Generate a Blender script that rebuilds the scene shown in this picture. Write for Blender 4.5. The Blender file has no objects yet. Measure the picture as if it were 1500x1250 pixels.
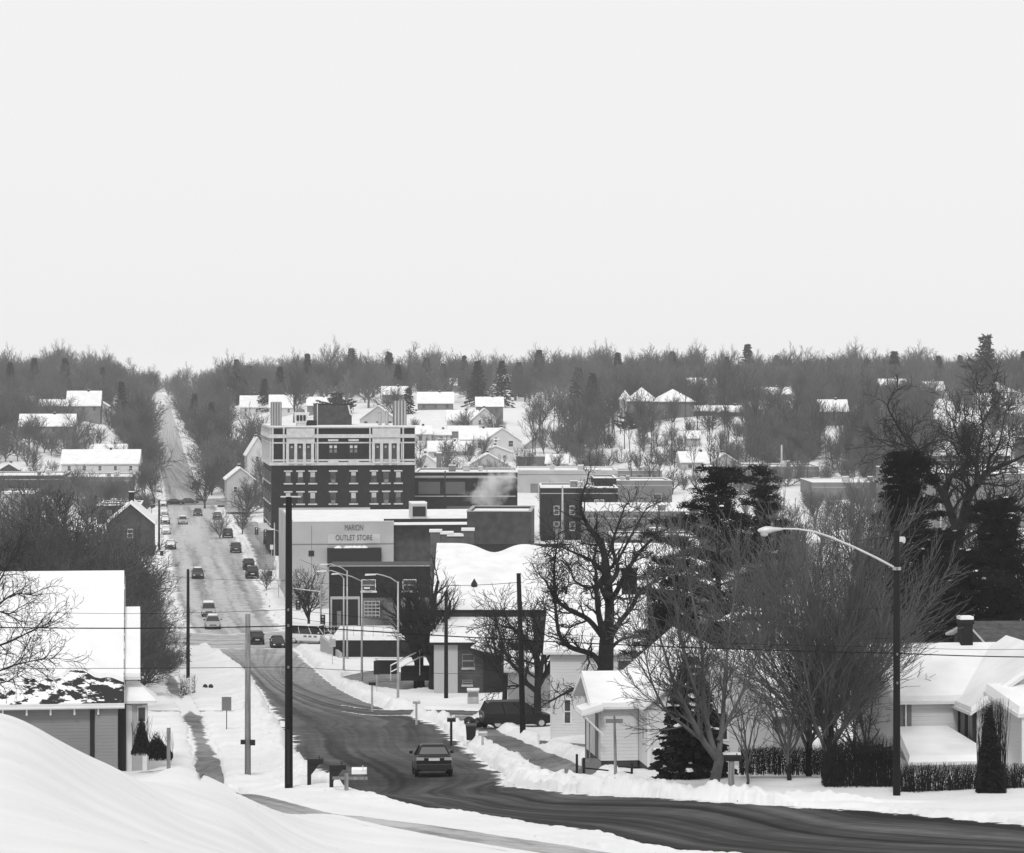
import bpy, math, random
import numpy as np
from mathutils import Vector, Matrix

F = 4200.0
HY = 560.0
rad = math.radians
scene = bpy.context.scene
COL = scene.collection

# ------------------------------------------------------------------ ground
DROW = np.array([10, 20, 35, 50, 60, 70, 80, 95, 105, 120, 135, 160, 188, 218, 250, 285, 325, 360, 416, 535, 640, 725, 800, 880, 1000, 1130, 1230, 1320, 1400, 1700, 3400.])
COLS = {
 -900: [-1.6,-2.4,-3.6,-4.8,-5.8,-7.5,-9.8,-13.0,-15.0,-17.0,-18.5,-20.4,-22.2,-24,-25.8,-27.4,-28.8,-29.6,-30,-30,-29,-26,-20,-14,-8,-5,-3,-2,-1.5,-1,-1],
 0:    [-1.7,-3.2,-4.6,-5.8,-7.2,-9.4,-11.5,-14,-15.4,-17.2,-18.6,-20.6,-22.6,-24.4,-26.2,-27.8,-29.4,-30.3,-30.7,-30.4,-30,-27.5,-21.5,-15,-8,-5.5,-4,-3,-2.5,-2,-2],
 150:  [-1.8,-3.3,-5.2,-6.85,-7.95,-9.75,-11.7,-14.1,-15.4,-17.2,-18.6,-20.6,-22.6,-24.4,-26.2,-27.8,-29.4,-30.3,-30.7,-30.5,-30.2,-28.7,-24,-18,-11,-8,-6,-4,-3,-2,-2],
 260:  [-1.9,-3.4,-5.6,-7.6,-8.8,-9.8,-10.8,-13.9,-15.4,-17.3,-18.7,-20.6,-22.6,-24.4,-26.2,-27.8,-29.4,-30.3,-30.7,-30.6,-30.5,-30.2,-29.3,-27.3,-23.8,-18.9,-14.7,-11.2,-10.0,-8.5,-8],
 340:  [-1.9,-3.4,-5.8,-8.0,-9.2,-10.3,-11.4,-14.0,-15.2,-17.2,-18.7,-20.6,-22.6,-24.4,-26.2,-27.8,-29.4,-30.3,-30.7,-30.6,-30.5,-30.2,-28,-24,-16.5,-10,-7,-4,-3,-2,-2],
 430:  [-1.9,-3.4,-6.0,-8.5,-10.0,-11.2,-12.3,-14.0,-14.95,-17.1,-18.7,-20.6,-22.6,-24.4,-26.2,-27.8,-29.4,-30.3,-30.7,-30.6,-30.5,-30,-26,-20,-11,-6,-4,-3,-2,-2,-2],
 500:  [-1.9,-3.5,-6.2,-8.9,-10.4,-11.7,-12.7,-14.1,-15.05,-17.2,-18.7,-20.6,-22.6,-24.4,-26.2,-27.8,-29.4,-30.3,-30.7,-30.6,-30.2,-29,-23,-17,-9,-5,-3,-2,-1.5,-1.5,-1.5],
 650:  [-1.9,-3.5,-6.3,-9.2,-10.8,-12.0,-13.0,-14.4,-15.4,-17.2,-18.7,-20.6,-22.6,-24.4,-26.2,-27.8,-29.4,-30.3,-30.7,-30.6,-29,-24.5,-19.5,-14,-8,-5,-3,-2,-1.5,-1.5,-1.5],
 800:  [-1.9,-3.5,-6.3,-9.2,-10.9,-12.2,-13.2,-14.7,-15.7,-17.0,-18.5,-20.4,-22.4,-24.2,-26.0,-27.6,-29.2,-30.1,-30.5,-30.4,-29,-25,-19,-14,-8,-5,-3,-2,-1.5,-1.5,-1.5],
 1000: [-1.9,-3.5,-6.3,-9.2,-11.0,-12.4,-13.4,-14.9,-15.7,-16.75,-17.8,-19.6,-21.6,-23.6,-25.5,-27.2,-28.9,-29.8,-30,-30,-27,-21,-12,-9.5,-6,-4,-2.5,-1.5,-1,-1,-1],
 1250: [-1.9,-3.5,-6.3,-9.2,-11.0,-12.4,-13.4,-15.1,-15.8,-16.6,-17.4,-18.8,-20.2,-21.8,-23.5,-25,-26.6,-27.6,-28.5,-28.5,-25,-18,-12,-9,-6,-4,-2.5,-1.5,-1,-1,-1],
 1500: [-1.9,-3.5,-6.3,-9.2,-11.0,-12.4,-13.3,-14.95,-15.6,-16.5,-17.2,-18.3,-19.4,-20.8,-22.3,-23.8,-25.4,-26.6,-27.5,-27.5,-22.5,-13.2,-10,-8,-5,-3,-2,-1,-.5,-.5,-.5],
 2400: [-1.9,-3.5,-6.3,-9.2,-11.0,-12.4,-13.2,-14.6,-15.2,-16.0,-16.7,-17.6,-18.6,-20,-21.5,-23,-24.6,-25.6,-26.5,-26.5,-21.5,-13,-9.5,-7,-4,-2,-1,0,0,0,0],
}
CPX = np.array(sorted(COLS)); CZ = np.array([COLS[k] for k in sorted(COLS)])
LROW = np.log(DROW)

def hermite(xk, yk, x):
    """monotone cubic along axis 0 of yk (K,...) at x (N,) -> per-point with matching trailing axes"""
    pass

def _slopes(xk, Y):
    # Y: (..., K) monotone-limited slopes
    h = np.diff(xk); dl = np.diff(Y, axis=-1) / h
    m = np.zeros_like(Y)
    a, b = dl[..., :-1], dl[..., 1:]
    w1 = 2*h[1:] + h[:-1]; w2 = h[1:] + 2*h[:-1]
    with np.errstate(divide='ignore', invalid='ignore'):
        hm = (w1 + w2) / (w1/a + w2/b)
    m[..., 1:-1] = np.where(a*b > 0, hm, 0.0)
    m[..., 0] = dl[..., 0]; m[..., -1] = dl[..., -1]
    return m
SROW = _slopes(LROW, CZ)

def _herm(xk, yA, yB, mA, mB, i, x):
    h = xk[i+1] - xk[i]; t = (x - xk[i]) / h
    t2, t3 = t*t, t*t*t
    return (2*t3-3*t2+1)*yA + (t3-2*t2+t)*h*mA + (-2*t3+3*t2)*yB + (t3-t2)*h*mB

def G(x, y):
    x = np.asarray(x, float); y = np.asarray(y, float)
    y = np.clip(y, 10.01, 3399)
    px = np.clip(750 + F*x/y, CPX[0]+.01, CPX[-1]-.01)
    L = np.log(y)
    i = np.clip(np.searchsorted(LROW, L) - 1, 0, len(LROW)-2)
    j = np.clip(np.searchsorted(CPX, px) - 1, 0, len(CPX)-2)
    def colval(c):
        return _herm(LROW, CZ[c, i], CZ[c, i+1], SROW[c, i], SROW[c, i+1], i, L)
    K = len(CPX)
    j0 = np.clip(j-1, 0, K-1); j3 = np.clip(j+2, 0, K-1)
    v0, v1, v2, v3 = colval(j0), colval(j), colval(j+1), colval(j3)
    h = (CPX[j+1] - CPX[j]).astype(float)
    m1 = (v2 - v0) / np.maximum(CPX[j+1] - CPX[j0], 1); m2 = (v3 - v1) / np.maximum(CPX[j3] - CPX[j], 1)
    t = (px - CPX[j]) / h; t2, t3 = t*t, t*t*t
    return (2*t3-3*t2+1)*v1 + (t3-2*t2+t)*h*m1 + (-2*t3+3*t2)*v2 + (t3-t2)*h*m2

def gz(x, y): return float(G(x, y))
def X(px, d): return (px - 750) / F * d
def Z(py, d): return -(py - HY) / F * d
def P(px, py, d): return (X(px, d), d, Z(py, d))
def PG(px, d): return (X(px, d), d, gz(X(px, d), d))
DS = np.exp(np.linspace(math.log(60), math.log(2000), 4000))
def hit(px, py, dmin=70):
    """distance at which the ground is seen at this direction"""
    zz = G((px-750)/F*DS, DS); yy = HY - zz*F/DS
    k = np.where((yy <= py) & (DS >= dmin))[0]
    return float(DS[k[0]]) if len(k) else 1500.
def on(px, py, dmin=70):
    d = hit(px, py, dmin); return PG(px, d)

# value noise
def _h(i, j, s):
    n = (i*374761393 + j*668265263 + s*974634777) & 0x7fffffff
    n = ((n ^ (n >> 13)) * 1274126177) & 0x7fffffff
    return ((n ^ (n >> 16)) & 0xffff) / 65535.0
def vnoise(x, y, s=0):
    x = np.asarray(x, float); y = np.asarray(y, float)
    i = np.floor(x).astype(np.int64); j = np.floor(y).astype(np.int64)
    u = x - i; v = y - j; u = u*u*(3-2*u); v = v*v*(3-2*v)
    return (_h(i, j, s)*(1-u)+_h(i+1, j, s)*u)*(1-v) + (_h(i, j+1, s)*(1-u)+_h(i+1, j+1, s)*u)*v
def fbm(x, y, s=0, o=3):
    a = 0; w = .5
    for k in range(o):
        a = a + w*vnoise(np.asarray(x)*2**k, np.asarray(y)*2**k, s+k); w *= .5
    return a

# ------------------------------------------------------------------ materials
MATS = {}
def mat(name, col, rough=.8, ns=0., na=0., bump=0., bs=None, metal=0., stretch=(1, 1, 1), lap=0., emit=None, spec=.3, coat=0.):
    if name in MATS: return MATS[name]
    m = bpy.data.materials.new(name); m.use_nodes = True
    nt = m.node_tree; b = nt.nodes['Principled BSDF']
    b.inputs['Roughness'].default_value = rough; b.inputs['Metallic'].default_value = metal
    b.inputs['Specular IOR Level'].default_value = spec
    if coat: b.inputs['Coat Weight'].default_value = coat
    c = (col, col, col, 1)
    b.inputs['Base Color'].default_value = c
    N = nt.nodes.new; Lk = nt.links.new
    if ns or bump or lap:
        tc = N('ShaderNodeNewGeometry'); mp = N('ShaderNodeMapping'); mp.inputs['Scale'].default_value = stretch
        Lk(tc.outputs['Position'], mp.inputs['Vector'])
    if ns:
        no = N('ShaderNodeTexNoise'); no.inputs['Scale'].default_value = ns; no.inputs['Detail'].default_value = 5
        Lk(mp.outputs[0], no.inputs['Vector'])
        mr = N('ShaderNodeMapRange'); mr.inputs[1].default_value = .3; mr.inputs[2].default_value = .7
        mr.inputs[3].default_value = col*(1-na); mr.inputs[4].default_value = min(.95, col*(1+na))
        Lk(no.outputs['Fac'], mr.inputs[0]); Lk(mr.outputs[0], b.inputs['Base Color'])
    last = None
    if bump:
        n2 = N('ShaderNodeTexNoise'); n2.inputs['Scale'].default_value = bs or 4; n2.inputs['Detail'].default_value = 6
        Lk(mp.outputs[0], n2.inputs['Vector'])
        bp = N('ShaderNodeBump'); bp.inputs['Distance'].default_value = bump; bp.inputs['Strength'].default_value = 1
        Lk(n2.outputs['Fac'], bp.inputs['Height']); last = bp
    if lap:
        sp = N('ShaderNodeSeparateXYZ'); Lk(tc.outputs['Position'], sp.inputs[0])
        ml = N('ShaderNodeMath'); ml.operation = 'MULTIPLY'; ml.inputs[1].default_value = 1/lap; Lk(sp.outputs['Z'], ml.inputs[0])
        fr = N('ShaderNodeMath'); fr.operation = 'FRACT'; Lk(ml.outputs[0], fr.inputs[0])
        iv = N('ShaderNodeMath'); iv.operation = 'SUBTRACT'; iv.inputs[0].default_value = 1; Lk(fr.outputs[0], iv.inputs[1])
        b2 = N('ShaderNodeBump'); b2.inputs['Distance'].default_value = .025; Lk(iv.outputs[0], b2.inputs['Height'])
        if last: Lk(last.outputs[0], b2.inputs['Normal'])
        last = b2
    if last: Lk(last.outputs[0], b.inputs['Normal'])
    MATS[name] = m
    return m
SNOW = mat('snow', .80, .9, 1.5, .07, .06, 2.5)
SNOWR = mat('roof_snow', .81, .9, .7, .08, .03, 1.1)
WSID = mat('white_siding', .56, .6, .5, .06, lap=.16)
WPAI = mat('white_paint', .66, .5, 2, .06)
CREAM = mat('cream_stone', .50, .7, 1.5, .12)
GSID = mat('grey_siding', .22, .6, .6, .10, lap=.16)
LGST = mat('light_stucco', .38, .85, .25, .12)
MGST = mat('mid_stucco', .17, .85, .3, .18)
BRK = mat('dark_brick', .014, .9, 1.5, .35)
BRK2 = mat('brown_brick', .055, .9, 1.2, .3)
BRK3 = mat('pale_brick', .13, .9, 1.2, .22)
SHING = mat('shingle', .07, .9, 2.5, .4)
GLASS = mat('window_glass', .02, .08, spec=.6)
GLASSM = mat('dull_glass', .06, .3, 1, .5)
BLIND = mat('window_blind', .42, .7, 2, .1)
BLK = mat('black_paint', .012, .45)
POLEW = mat('dark_wood_pole', .008, .85, 2, .4, stretch=(4, 4, .3))
WOODG = mat('weathered_wood', .20, .85, 3, .35, stretch=(4, 4, .4))
METG = mat('galvanised_metal', .42, .4, 2, .15, metal=.2)
METL = mat('pale_metal', .62, .4, 2, .1, metal=.1)
RUB = mat('rubber', .015, .8)
BARK = mat('dark_bark', .014, .95, 3, .4, .03, 8)
BARKG = mat('grey_bark', .07, .95, 3, .3, .03, 8)
TWIG = mat('dark_twigs', .018, .9, 1, .25)
TWIGG = mat('grey_twigs', .10, .9, .8, .3)
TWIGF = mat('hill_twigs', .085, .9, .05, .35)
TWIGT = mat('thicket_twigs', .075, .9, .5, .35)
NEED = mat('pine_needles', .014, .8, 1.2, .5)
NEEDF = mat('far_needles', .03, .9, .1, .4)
def vary_per_tree(m, lo, hi):
    nt = m.node_tree; b = nt.nodes['Principled BSDF']; l = b.inputs['Base Color'].links[0]; src = l.from_socket
    oi = nt.nodes.new('ShaderNodeObjectInfo'); r = nt.nodes.new('ShaderNodeMapRange'); nt.links.new(oi.outputs['Random'], r.inputs[0]); r.inputs[3].default_value = lo; r.inputs[4].default_value = hi
    q = nt.nodes.new('ShaderNodeMath'); q.operation = 'MULTIPLY'; nt.links.new(src, q.inputs[0]); nt.links.new(r.outputs[0], q.inputs[1]); nt.links.new(q.outputs[0], b.inputs['Base Color'])
vary_per_tree(TWIGF, .45, 1.7); vary_per_tree(TWIGT, .6, 1.4)
HEDG = mat('brown_hedge_leaves', .011, .9, 2, .5)
REDL = mat('tail_lamp', .12, .25); CHR = mat('chrome', .6, .15, metal=.9)
PLATE = mat('licence_plate', .6, .5)

# ------------------------------------------------------------------ mesh helpers
def fast_mesh(name, V, faces, n=4):
    me = bpy.data.meshes.new(name)
    V = np.ascontiguousarray(V, dtype=np.float32); Fq = np.ascontiguousarray(faces, dtype=np.int32)
    me.vertices.add(len(V)); me.vertices.foreach_set('co', V.ravel())
    me.loops.add(Fq.size); me.loops.foreach_set('vertex_index', Fq.ravel())
    me.polygons.add(len(Fq)); me.polygons.foreach_set('loop_start', np.arange(0, Fq.size, n, dtype=np.int32))
    me.polygons.foreach_set('loop_total', np.full(len(Fq), n, dtype=np.int32))
    me.update(calc_edges=True)
    return me
class MB:
    def __init__(s): s.v = []; s.f = []
    def add(s, v, f):
        o = len(s.v); s.v += [tuple(a) for a in v]; s.f += [tuple(i+o for i in q) for q in f]; return s
    def box(s, x0, x1, y0, y1, z0, z1):
        return s.add([(x0,y0,z0),(x1,y0,z0),(x1,y1,z0),(x0,y1,z0),(x0,y0,z1),(x1,y0,z1),(x1,y1,z1),(x0,y1,z1)],
              [(0,3,2,1),(4,5,6,7),(0,1,5,4),(1,2,6,5),(2,3,7,6),(3,0,4,7)])
    def hexa(s, b, t):
        return s.add(list(b)+list(t), [(0,3,2,1),(4,5,6,7),(0,1,5,4),(1,2,6,5),(2,3,7,6),(3,0,4,7)])
    def prism(s, poly, ax, a0, a1):
        """poly of 2D points; ax='x': points are (y,z); 'y': (x,z); 'z': (x,y)"""
        n = len(poly)
        mk = {'x': lambda a, p: (a, p[0], p[1]), 'y': lambda a, p: (p[0], a, p[1]), 'z': lambda a, p: (p[0], p[1], a)}[ax]
        v = [mk(a0, p) for p in poly] + [mk(a1, p) for p in poly]
        f = [tuple(range(n))[::-1], tuple(range(n, 2*n))] + [(i, (i+1) % n, n+(i+1) % n, n+i) for i in range(n)]
        return s.add(v, f)
    def tube(s, pts, rr, n=8, caps=True):
        pts = [Vector(p) for p in pts]
        if not hasattr(rr, '__len__'): rr = [rr]*len(pts)
        v = []; k = len(pts)
        for i, p in enumerate(pts):
            t = (pts[min(i+1, k-1)] - pts[max(i-1, 0)]).normalized()
            u = t.cross(Vector((0, 0, 1)));
            if u.length < .05: u = t.cross(Vector((1, 0, 0)))
            u.normalize(); w = t.cross(u)
            for a in range(n):
                c = 2*math.pi*a/n; v.append(p + (u*math.cos(c)+w*math.sin(c))*rr[i])
        f = [(i*n+a, i*n+(a+1) % n, (i+1)*n+(a+1) % n, (i+1)*n+a) for i in range(k-1) for a in range(n)]
        if caps: f += [tuple(range(n))[::-1], tuple(range((k-1)*n, k*n))]
        return s.add(v, f)
    def lathe(s, prof, c=(0, 0, 0), n=12):
        v = []; k = len(prof)
        for r, z in prof:
            for a in range(n):
                t = 2*math.pi*a/n; v.append((c[0]+r*math.cos(t), c[1]+r*math.sin(t), c[2]+z))
        f = [(i*n+a, i*n+(a+1) % n, (i+1)*n+(a+1) % n, (i+1)*n+a) for i in range(k-1) for a in range(n)]
        f += [tuple(range(n))[::-1], tuple(range((k-1)*n, k*n))]
        return s.add(v, f)
    def build(s, name, m, parent=None, smooth=False, bevel=0):
        me = bpy.data.meshes.new(name); me.from_pydata(s.v, [], s.f); me.update()
        me.materials.append(m)
        if smooth: me.polygons.foreach_set('use_smooth', [True]*len(me.polygons))
        o = bpy.data.objects.new(name, me); COL.objects.link(o)
        if parent: o.parent = parent
        if bevel:
            b = o.modifiers.new('bevel', 'BEVEL'); b.width = bevel; b.segments = 2; b.limit_method = 'ANGLE'; b.angle_limit = rad(30)
        return o
def link(name, me, m, parent=None):
    if not me.materials: me.materials.append(m)
    o = bpy.data.objects.new(name, me); COL.objects.link(o)
    if parent: o.parent = parent
    return o
def tag(o, label=None, cat=None, group=None, kind=None):
    if label: o['label'] = label
    if cat: o['category'] = cat
    if group: o['group'] = group
    if kind: o['kind'] = kind
    return o
def thing(name, label, cat, loc=(0, 0, 0), rz=0, group=None, scale=1.):
    o = bpy.data.objects.new(name, None); COL.objects.link(o); o.empty_display_size = .5
    o.location = loc; o.rotation_euler = (0, 0, rz); o.scale = (scale,)*3
    return tag(o, label, cat, group)
def copy_tree(o, parent=None):
    c = o.copy(); COL.objects.link(c); c.parent = parent
    for ch in o.children: copy_tree(ch, c)
    return c

# ------------------------------------------------------------------ ribbons (roads, walks)
RIBS = []   # polygons in plan for the terrain
def resample(pts, n):
    pts = np.array(pts, float); s = np.r_[0, np.cumsum(np.linalg.norm(np.diff(pts[:, :2], axis=0), axis=1))]
    return s, pts
def ribbon(name, L, R, m, off=.03, cross=14, step=2.0, cov=None, jit=.25, bank=0., bw=2.5, dip=.35, world=False, kind='structure', edge=1.):
    """L,R lists of (px,py) paired; draped on the ground"""
    if not world:
        L = [on(*p)[:2] if len(p) == 2 else PG(p[0], p[2])[:2] for p in L]; R = [on(*p)[:2] if len(p) == 2 else PG(p[0], p[2])[:2] for p in R]
    L = np.array(L, float); R = np.array(R, float)
    C = (L+R)/2; s = np.r_[0, np.cumsum(np.linalg.norm(np.diff(C, axis=0), axis=1))]
    n = max(3, int(s[-1]/step)); t = np.linspace(0, s[-1], n)
    def ip(A):
        out = np.zeros((n, 2))
        for k in range(2):
            y = A[:, k]; mS = _slopes(s, y[None, :])[0] if len(s) > 2 else np.full(len(s), (y[-1]-y[0])/s[-1])
            # catmull style slopes (non-limited) for smooth curves
            if len(s) > 2: mS = np.gradient(y, s)
            i = np.clip(np.searchsorted(s, t)-1, 0, len(s)-2)
            out[:, k] = _herm(s, y[i], y[i+1], mS[i], mS[i+1], i, t)
        return out
    Lp, Rp = ip(L), ip(R)
    dirv = (Rp-Lp); dirv /= np.linalg.norm(dirv, axis=1)[:, None]+1e-9
    Lp = Lp + dirv*(fbm(t*.35, t*0+3, 11)[:, None]-.45)*2*jit*-1
    Rp = Rp + dirv*(fbm(t*.35, t*0+9, 17)[:, None]-.45)*2*jit
    poly = np.vstack([Lp, Rp[::-1]])
    RIBS.append(dict(L=Lp, R=Rp, poly=poly, bank=bank, bw=bw, dip=dip, off=off))
    if m is None: return None
    u = np.linspace(0, 1, cross)
    V = Lp[:, None, :]*(1-u[None, :, None]) + Rp[:, None, :]*u[None, :, None]
    V = V.reshape(-1, 2); z = G(V[:, 0], V[:, 1]) + off
    co = np.c_[V, z]
    idx = np.arange(n*cross).reshape(n, cross)
    Fq = np.stack([idx[:-1, :-1], idx[:-1, 1:], idx[1:, 1:], idx[1:, :-1]], -1).reshape(-1, 4)
    me = fast_mesh(name, co, Fq)
    uv = me.uv_layers.new(name='uv'); wid = np.linalg.norm(Rp-Lp, axis=1)
    U = np.tile(u, n); Vv = np.repeat(t, cross)
    li = Fq.ravel(); uvs = np.stack([U[li], Vv[li]], -1).astype(np.float32)
    uv.data.foreach_set('uv', uvs.ravel())
    at = me.attributes.new('cov', 'FLOAT', 'POINT'); aw = me.attributes.new('wid', 'FLOAT', 'POINT')
    if cov is None: cv = np.zeros(n)
    elif isinstance(cov[0], tuple): cv = np.interp(t*0+(Lp[:, 1]+Rp[:, 1])/2, [c_[0] for c_ in cov], [c_[1] for c_ in cov])
    else: cv = np.interp(np.linspace(0, 1, n), np.linspace(0, 1, len(cov)), cov)
    at.data.foreach_set('value', np.repeat(cv, cross).astype(np.float32))
    aw.data.foreach_set('value', np.repeat(wid, cross).astype(np.float32))
    o = link(name, me, m); tag(o, kind=kind)
    me.polygons.foreach_set('use_smooth', [True]*len(me.polygons))
    return o
def paved(name, dark, light, snowy=.8, cm=.6, sx=.75, sy=.009, ns=.9, edgew=.9):
    """asphalt with tyre streaks along its length and trodden snow; 'cov' attribute raises the snow residue"""
    m = bpy.data.materials.new(name); m.use_nodes = True; nt = m.node_tree; b = nt.nodes['Principled BSDF']
    N = nt.nodes.new; K = nt.links.new
    b.inputs['Roughness'].default_value = .85; b.inputs['Specular IOR Level'].default_value = .08
    def mth(op, a, c=None, d=None):
        q = N('ShaderNodeMath'); q.operation = op
        for i, w in enumerate([a, c, d]):
            if w is None: continue
            if isinstance(w, (int, float)): q.inputs[i].default_value = w
            else: K(w, q.inputs[i])
        return q.outputs[0]
    uv = N('ShaderNodeUVMap'); uv.uv_map = 'uv'; sp = N('ShaderNodeSeparateXYZ'); K(uv.outputs[0], sp.inputs[0])
    aw = N('ShaderNodeAttribute'); aw.attribute_name = 'wid'; ac = N('ShaderNodeAttribute'); ac.attribute_name = 'cov'
    um = mth('MULTIPLY', sp.outputs[0], aw.outputs['Fac'])
    cb = N('ShaderNodeCombineXYZ'); K(mth('MULTIPLY', um, sx), cb.inputs[0]); K(mth('MULTIPLY', sp.outputs[1], sy), cb.inputs[1])
    n1 = N('ShaderNodeTexNoise'); n1.inputs['Scale'].default_value = 1; n1.inputs['Detail'].default_value = 3; n1.inputs['Roughness'].default_value = .6
    K(cb.outputs[0], n1.inputs['Vector'])
    geo = N('ShaderNodeNewGeometry')
    n2 = N('ShaderNodeTexNoise'); n2.inputs['Scale'].default_value = ns; n2.inputs['Detail'].default_value = 8; n2.inputs['Roughness'].default_value = .65
    K(geo.outputs['Position'], n2.inputs['Vector'])
    n3 = N('ShaderNodeTexNoise'); n3.inputs['Scale'].default_value = .12; n3.inputs['Detail'].default_value = 3; K(geo.outputs['Position'], n3.inputs['Vector'])
    def mr(x, a, c, d, e):
        q = N('ShaderNodeMapRange'); K(x, q.inputs[0]); [setattr(q.inputs[i+1], 'default_value', w) for i, w in enumerate([a, c, d, e])]; return q.outputs[0]
    streak = mr(n1.outputs['Fac'], .38, .64, dark, light)
    fine = mr(n2.outputs['Fac'], .3, .7, .74, 1.28)
    base = mth('MULTIPLY', mth('MULTIPLY', streak, fine), mr(n3.outputs['Fac'], .3, .7, .68, 1.35))
    # residue brightening with coverage (salt and packed snow)
    res = mth('MULTIPLY', ac.outputs['Fac'], mr(n1.outputs['Fac'], .32, .56, .55, 1.2))
    resq = mth('MULTIPLY', res, mr(n2.outputs['Fac'], .3, .7, .5, 1.1))
    mx = N('ShaderNodeMix'); mx.data_type = 'FLOAT'; K(mth('MINIMUM', resq, 1.), mx.inputs[0]); K(base, mx.inputs[2]); mx.inputs[3].default_value = .52
    # edge snow: distance from edge in metres
    du = mth('MINIMUM', um, mth('SUBTRACT', aw.outputs['Fac'], um))
    ed = mth('SUBTRACT', mth('ADD', mth('MULTIPLY', n2.outputs['Fac'], 2*edgew*1.5), mth('MULTIPLY', ac.outputs['Fac'], cm)), mth('ADD', du, edgew*1.15))
    em = mr(ed, -.05, .12, 0, 1)
    mx2 = N('ShaderNodeMix'); mx2.data_type = 'FLOAT'; K(em, mx2.inputs[0]); K(mx.outputs[0], mx2.inputs[2]); mx2.inputs[3].default_value = snowy
    K(mx2.outputs[0], b.inputs['Base Color'])
    bp = N('ShaderNodeBump'); bp.inputs['Distance'].default_value = .02; K(n2.outputs['Fac'], bp.inputs['Height']); K(bp.outputs[0], b.inputs['Normal'])
    return m
ASPH = paved('asphalt', .015, .10, edgew=1.15, sx=.5)
WALKM = paved('concrete_walk', .13, .20, cm=1.5, edgew=.25, sx=.5, sy=.3, ns=1.6)
DIRTY = paved('trodden_snow', .25, .5, edgew=.9, ns=1.2)
# ------------------------------------------------------------------ main street
Lw = [(62, 55), (46, 68), (30, 76), (18, 81)]
def pw(px, py): return on(px, py)[:2]
roadL = [(X(1800, 64), 64.), (X(1500, 70), 70.), (X(1250, 77), 77.), (X(1120, 81), 81.), pw(1000, 1250), pw(800, 1212), pw(640, 1192), pw(540, 1168), pw(478, 1146), pw(436, 1112), pw(405, 1060), pw(385, 1022), pw(362, 987), pw(338, 968), pw(300, 946),
         pw(270, 922), pw(255, 895), pw(249, 866), pw(245, 836), pw(240, 800), pw(239, 765), pw(238, 738), pw(238, 716), pw(234, 692), pw(228, 662), pw(224, 630), pw(228, 605), pw(232, 593)]
roadR = [(X(1950, 86), 86.), (X(1700, 92), 92.), pw(1500, 1211), pw(1400, 1200), pw(1300, 1190), pw(1050, 1176), pw(880, 1167), pw(790, 1158), pw(735, 1133), pw(690, 1098), pw(628, 1058), pw(560, 1038), pw(500, 1012), pw(466, 985), pw(436, 952),
         pw(418, 925), pw(400, 897), pw(388, 866), pw(374, 836), pw(356, 800), pw(338, 765), pw(315, 738), pw(293, 716), pw(283, 692), pw(270, 662), pw(262, 630), pw(253, 605), pw(250, 593)]
road = ribbon('main_street', roadL, roadR, ASPH, off=.04, cross=26, step=1.6, bank=.55, bw=2.6, jit=.5, world=True,
   cov=[(60, 0), (150, 0), (200, .12), (240, .3), (290, .6), (330, 1.05), (400, 1.0), (520, 1.0), (650, 1.05), (750, .8), (850, .6), (1000, .8), (1120, 1.2), (1300, 1.5)])
ribbon('cross_street_pavement', [(100, 918), (180, 922), (255, 926), (330, 930), (420, 925), (480, 918), (560, 915)], [(60, 944), (150, 946), (235, 947), (330, 952), (430, 951), (500, 940), (580, 936)], ASPH, off=.055, cross=12, cov=[.9, 1, 1, 1, 1, .9], bank=.25)
ribbon('side_road', [(100, 731), (200, 731), (300, 731), (380, 731), (480, 731)], [(100, 741), (200, 741), (300, 741), (380, 741), (480, 741)], ASPH, off=.06, cross=8, cov=[.6, .6, .6], bank=.2)
ribbon('parking_lane', [(372, 836), (366, 810), (352, 782), (338, 765)], [(412, 836), (405, 810), (398, 782), (380, 765)], ASPH, off=.05, cross=10, cov=[.5, .6, .5], bank=.1, dip=.2)
# left pavement with cleared slabs
ribbon('pavement', [(292, 1146), (283, 1110), (276, 1083), (272, 1060), (260, 1040), (248, 1020), (240, 1000), (236, 975)], [(330, 1146), (320, 1110), (312, 1083), (302, 1060), (290, 1040), (276, 1020), (262, 1000), (254, 975)], WALKM, off=.06, cross=12, step=.8, cov=[.1, 0, .1, 0, .3, .1, 0, .9, .1, .05, .3, .8], jit=.3, dip=.2)
ribbon('driveway', [(250, 1150, 120), (300, 1150, 120), (360, 1150, 119), (420, 1151, 117)], [(250, 1150, 126), (300, 1150, 126), (360, 1150, 125), (420, 1151, 123)], WALKM, off=.05, cross=12, step=.8, cov=[.0, 0, .1, .1], dip=.3)
ribbon('side_path', [(205, 1042), (240, 1042), (300, 1042), (360, 1042)], [(205, 1047), (240, 1047), (300, 1047), (360, 1047)], WALKM, off=.05, cross=6, step=.8, dip=.3, cov=[0, 0, .1])
# foreground walk in front of the letterboxes
ribbon('near_pavement', [(352, 1163), (400, 1168), (450, 1181), (560, 1196), (700, 1216), (900, 1246), (1100, 1280)], [(345, 1172), (390, 1184), (450, 1196), (550, 1214), (690, 1238), (860, 1268), (1050, 1300)], WALKM, cross=16, step=.4, cov=[.0, .15, .6, 1.2, .75, .8, .9, .8, .7, 1.1], jit=.5, dip=.0, bank=-1, off=.014)
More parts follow.
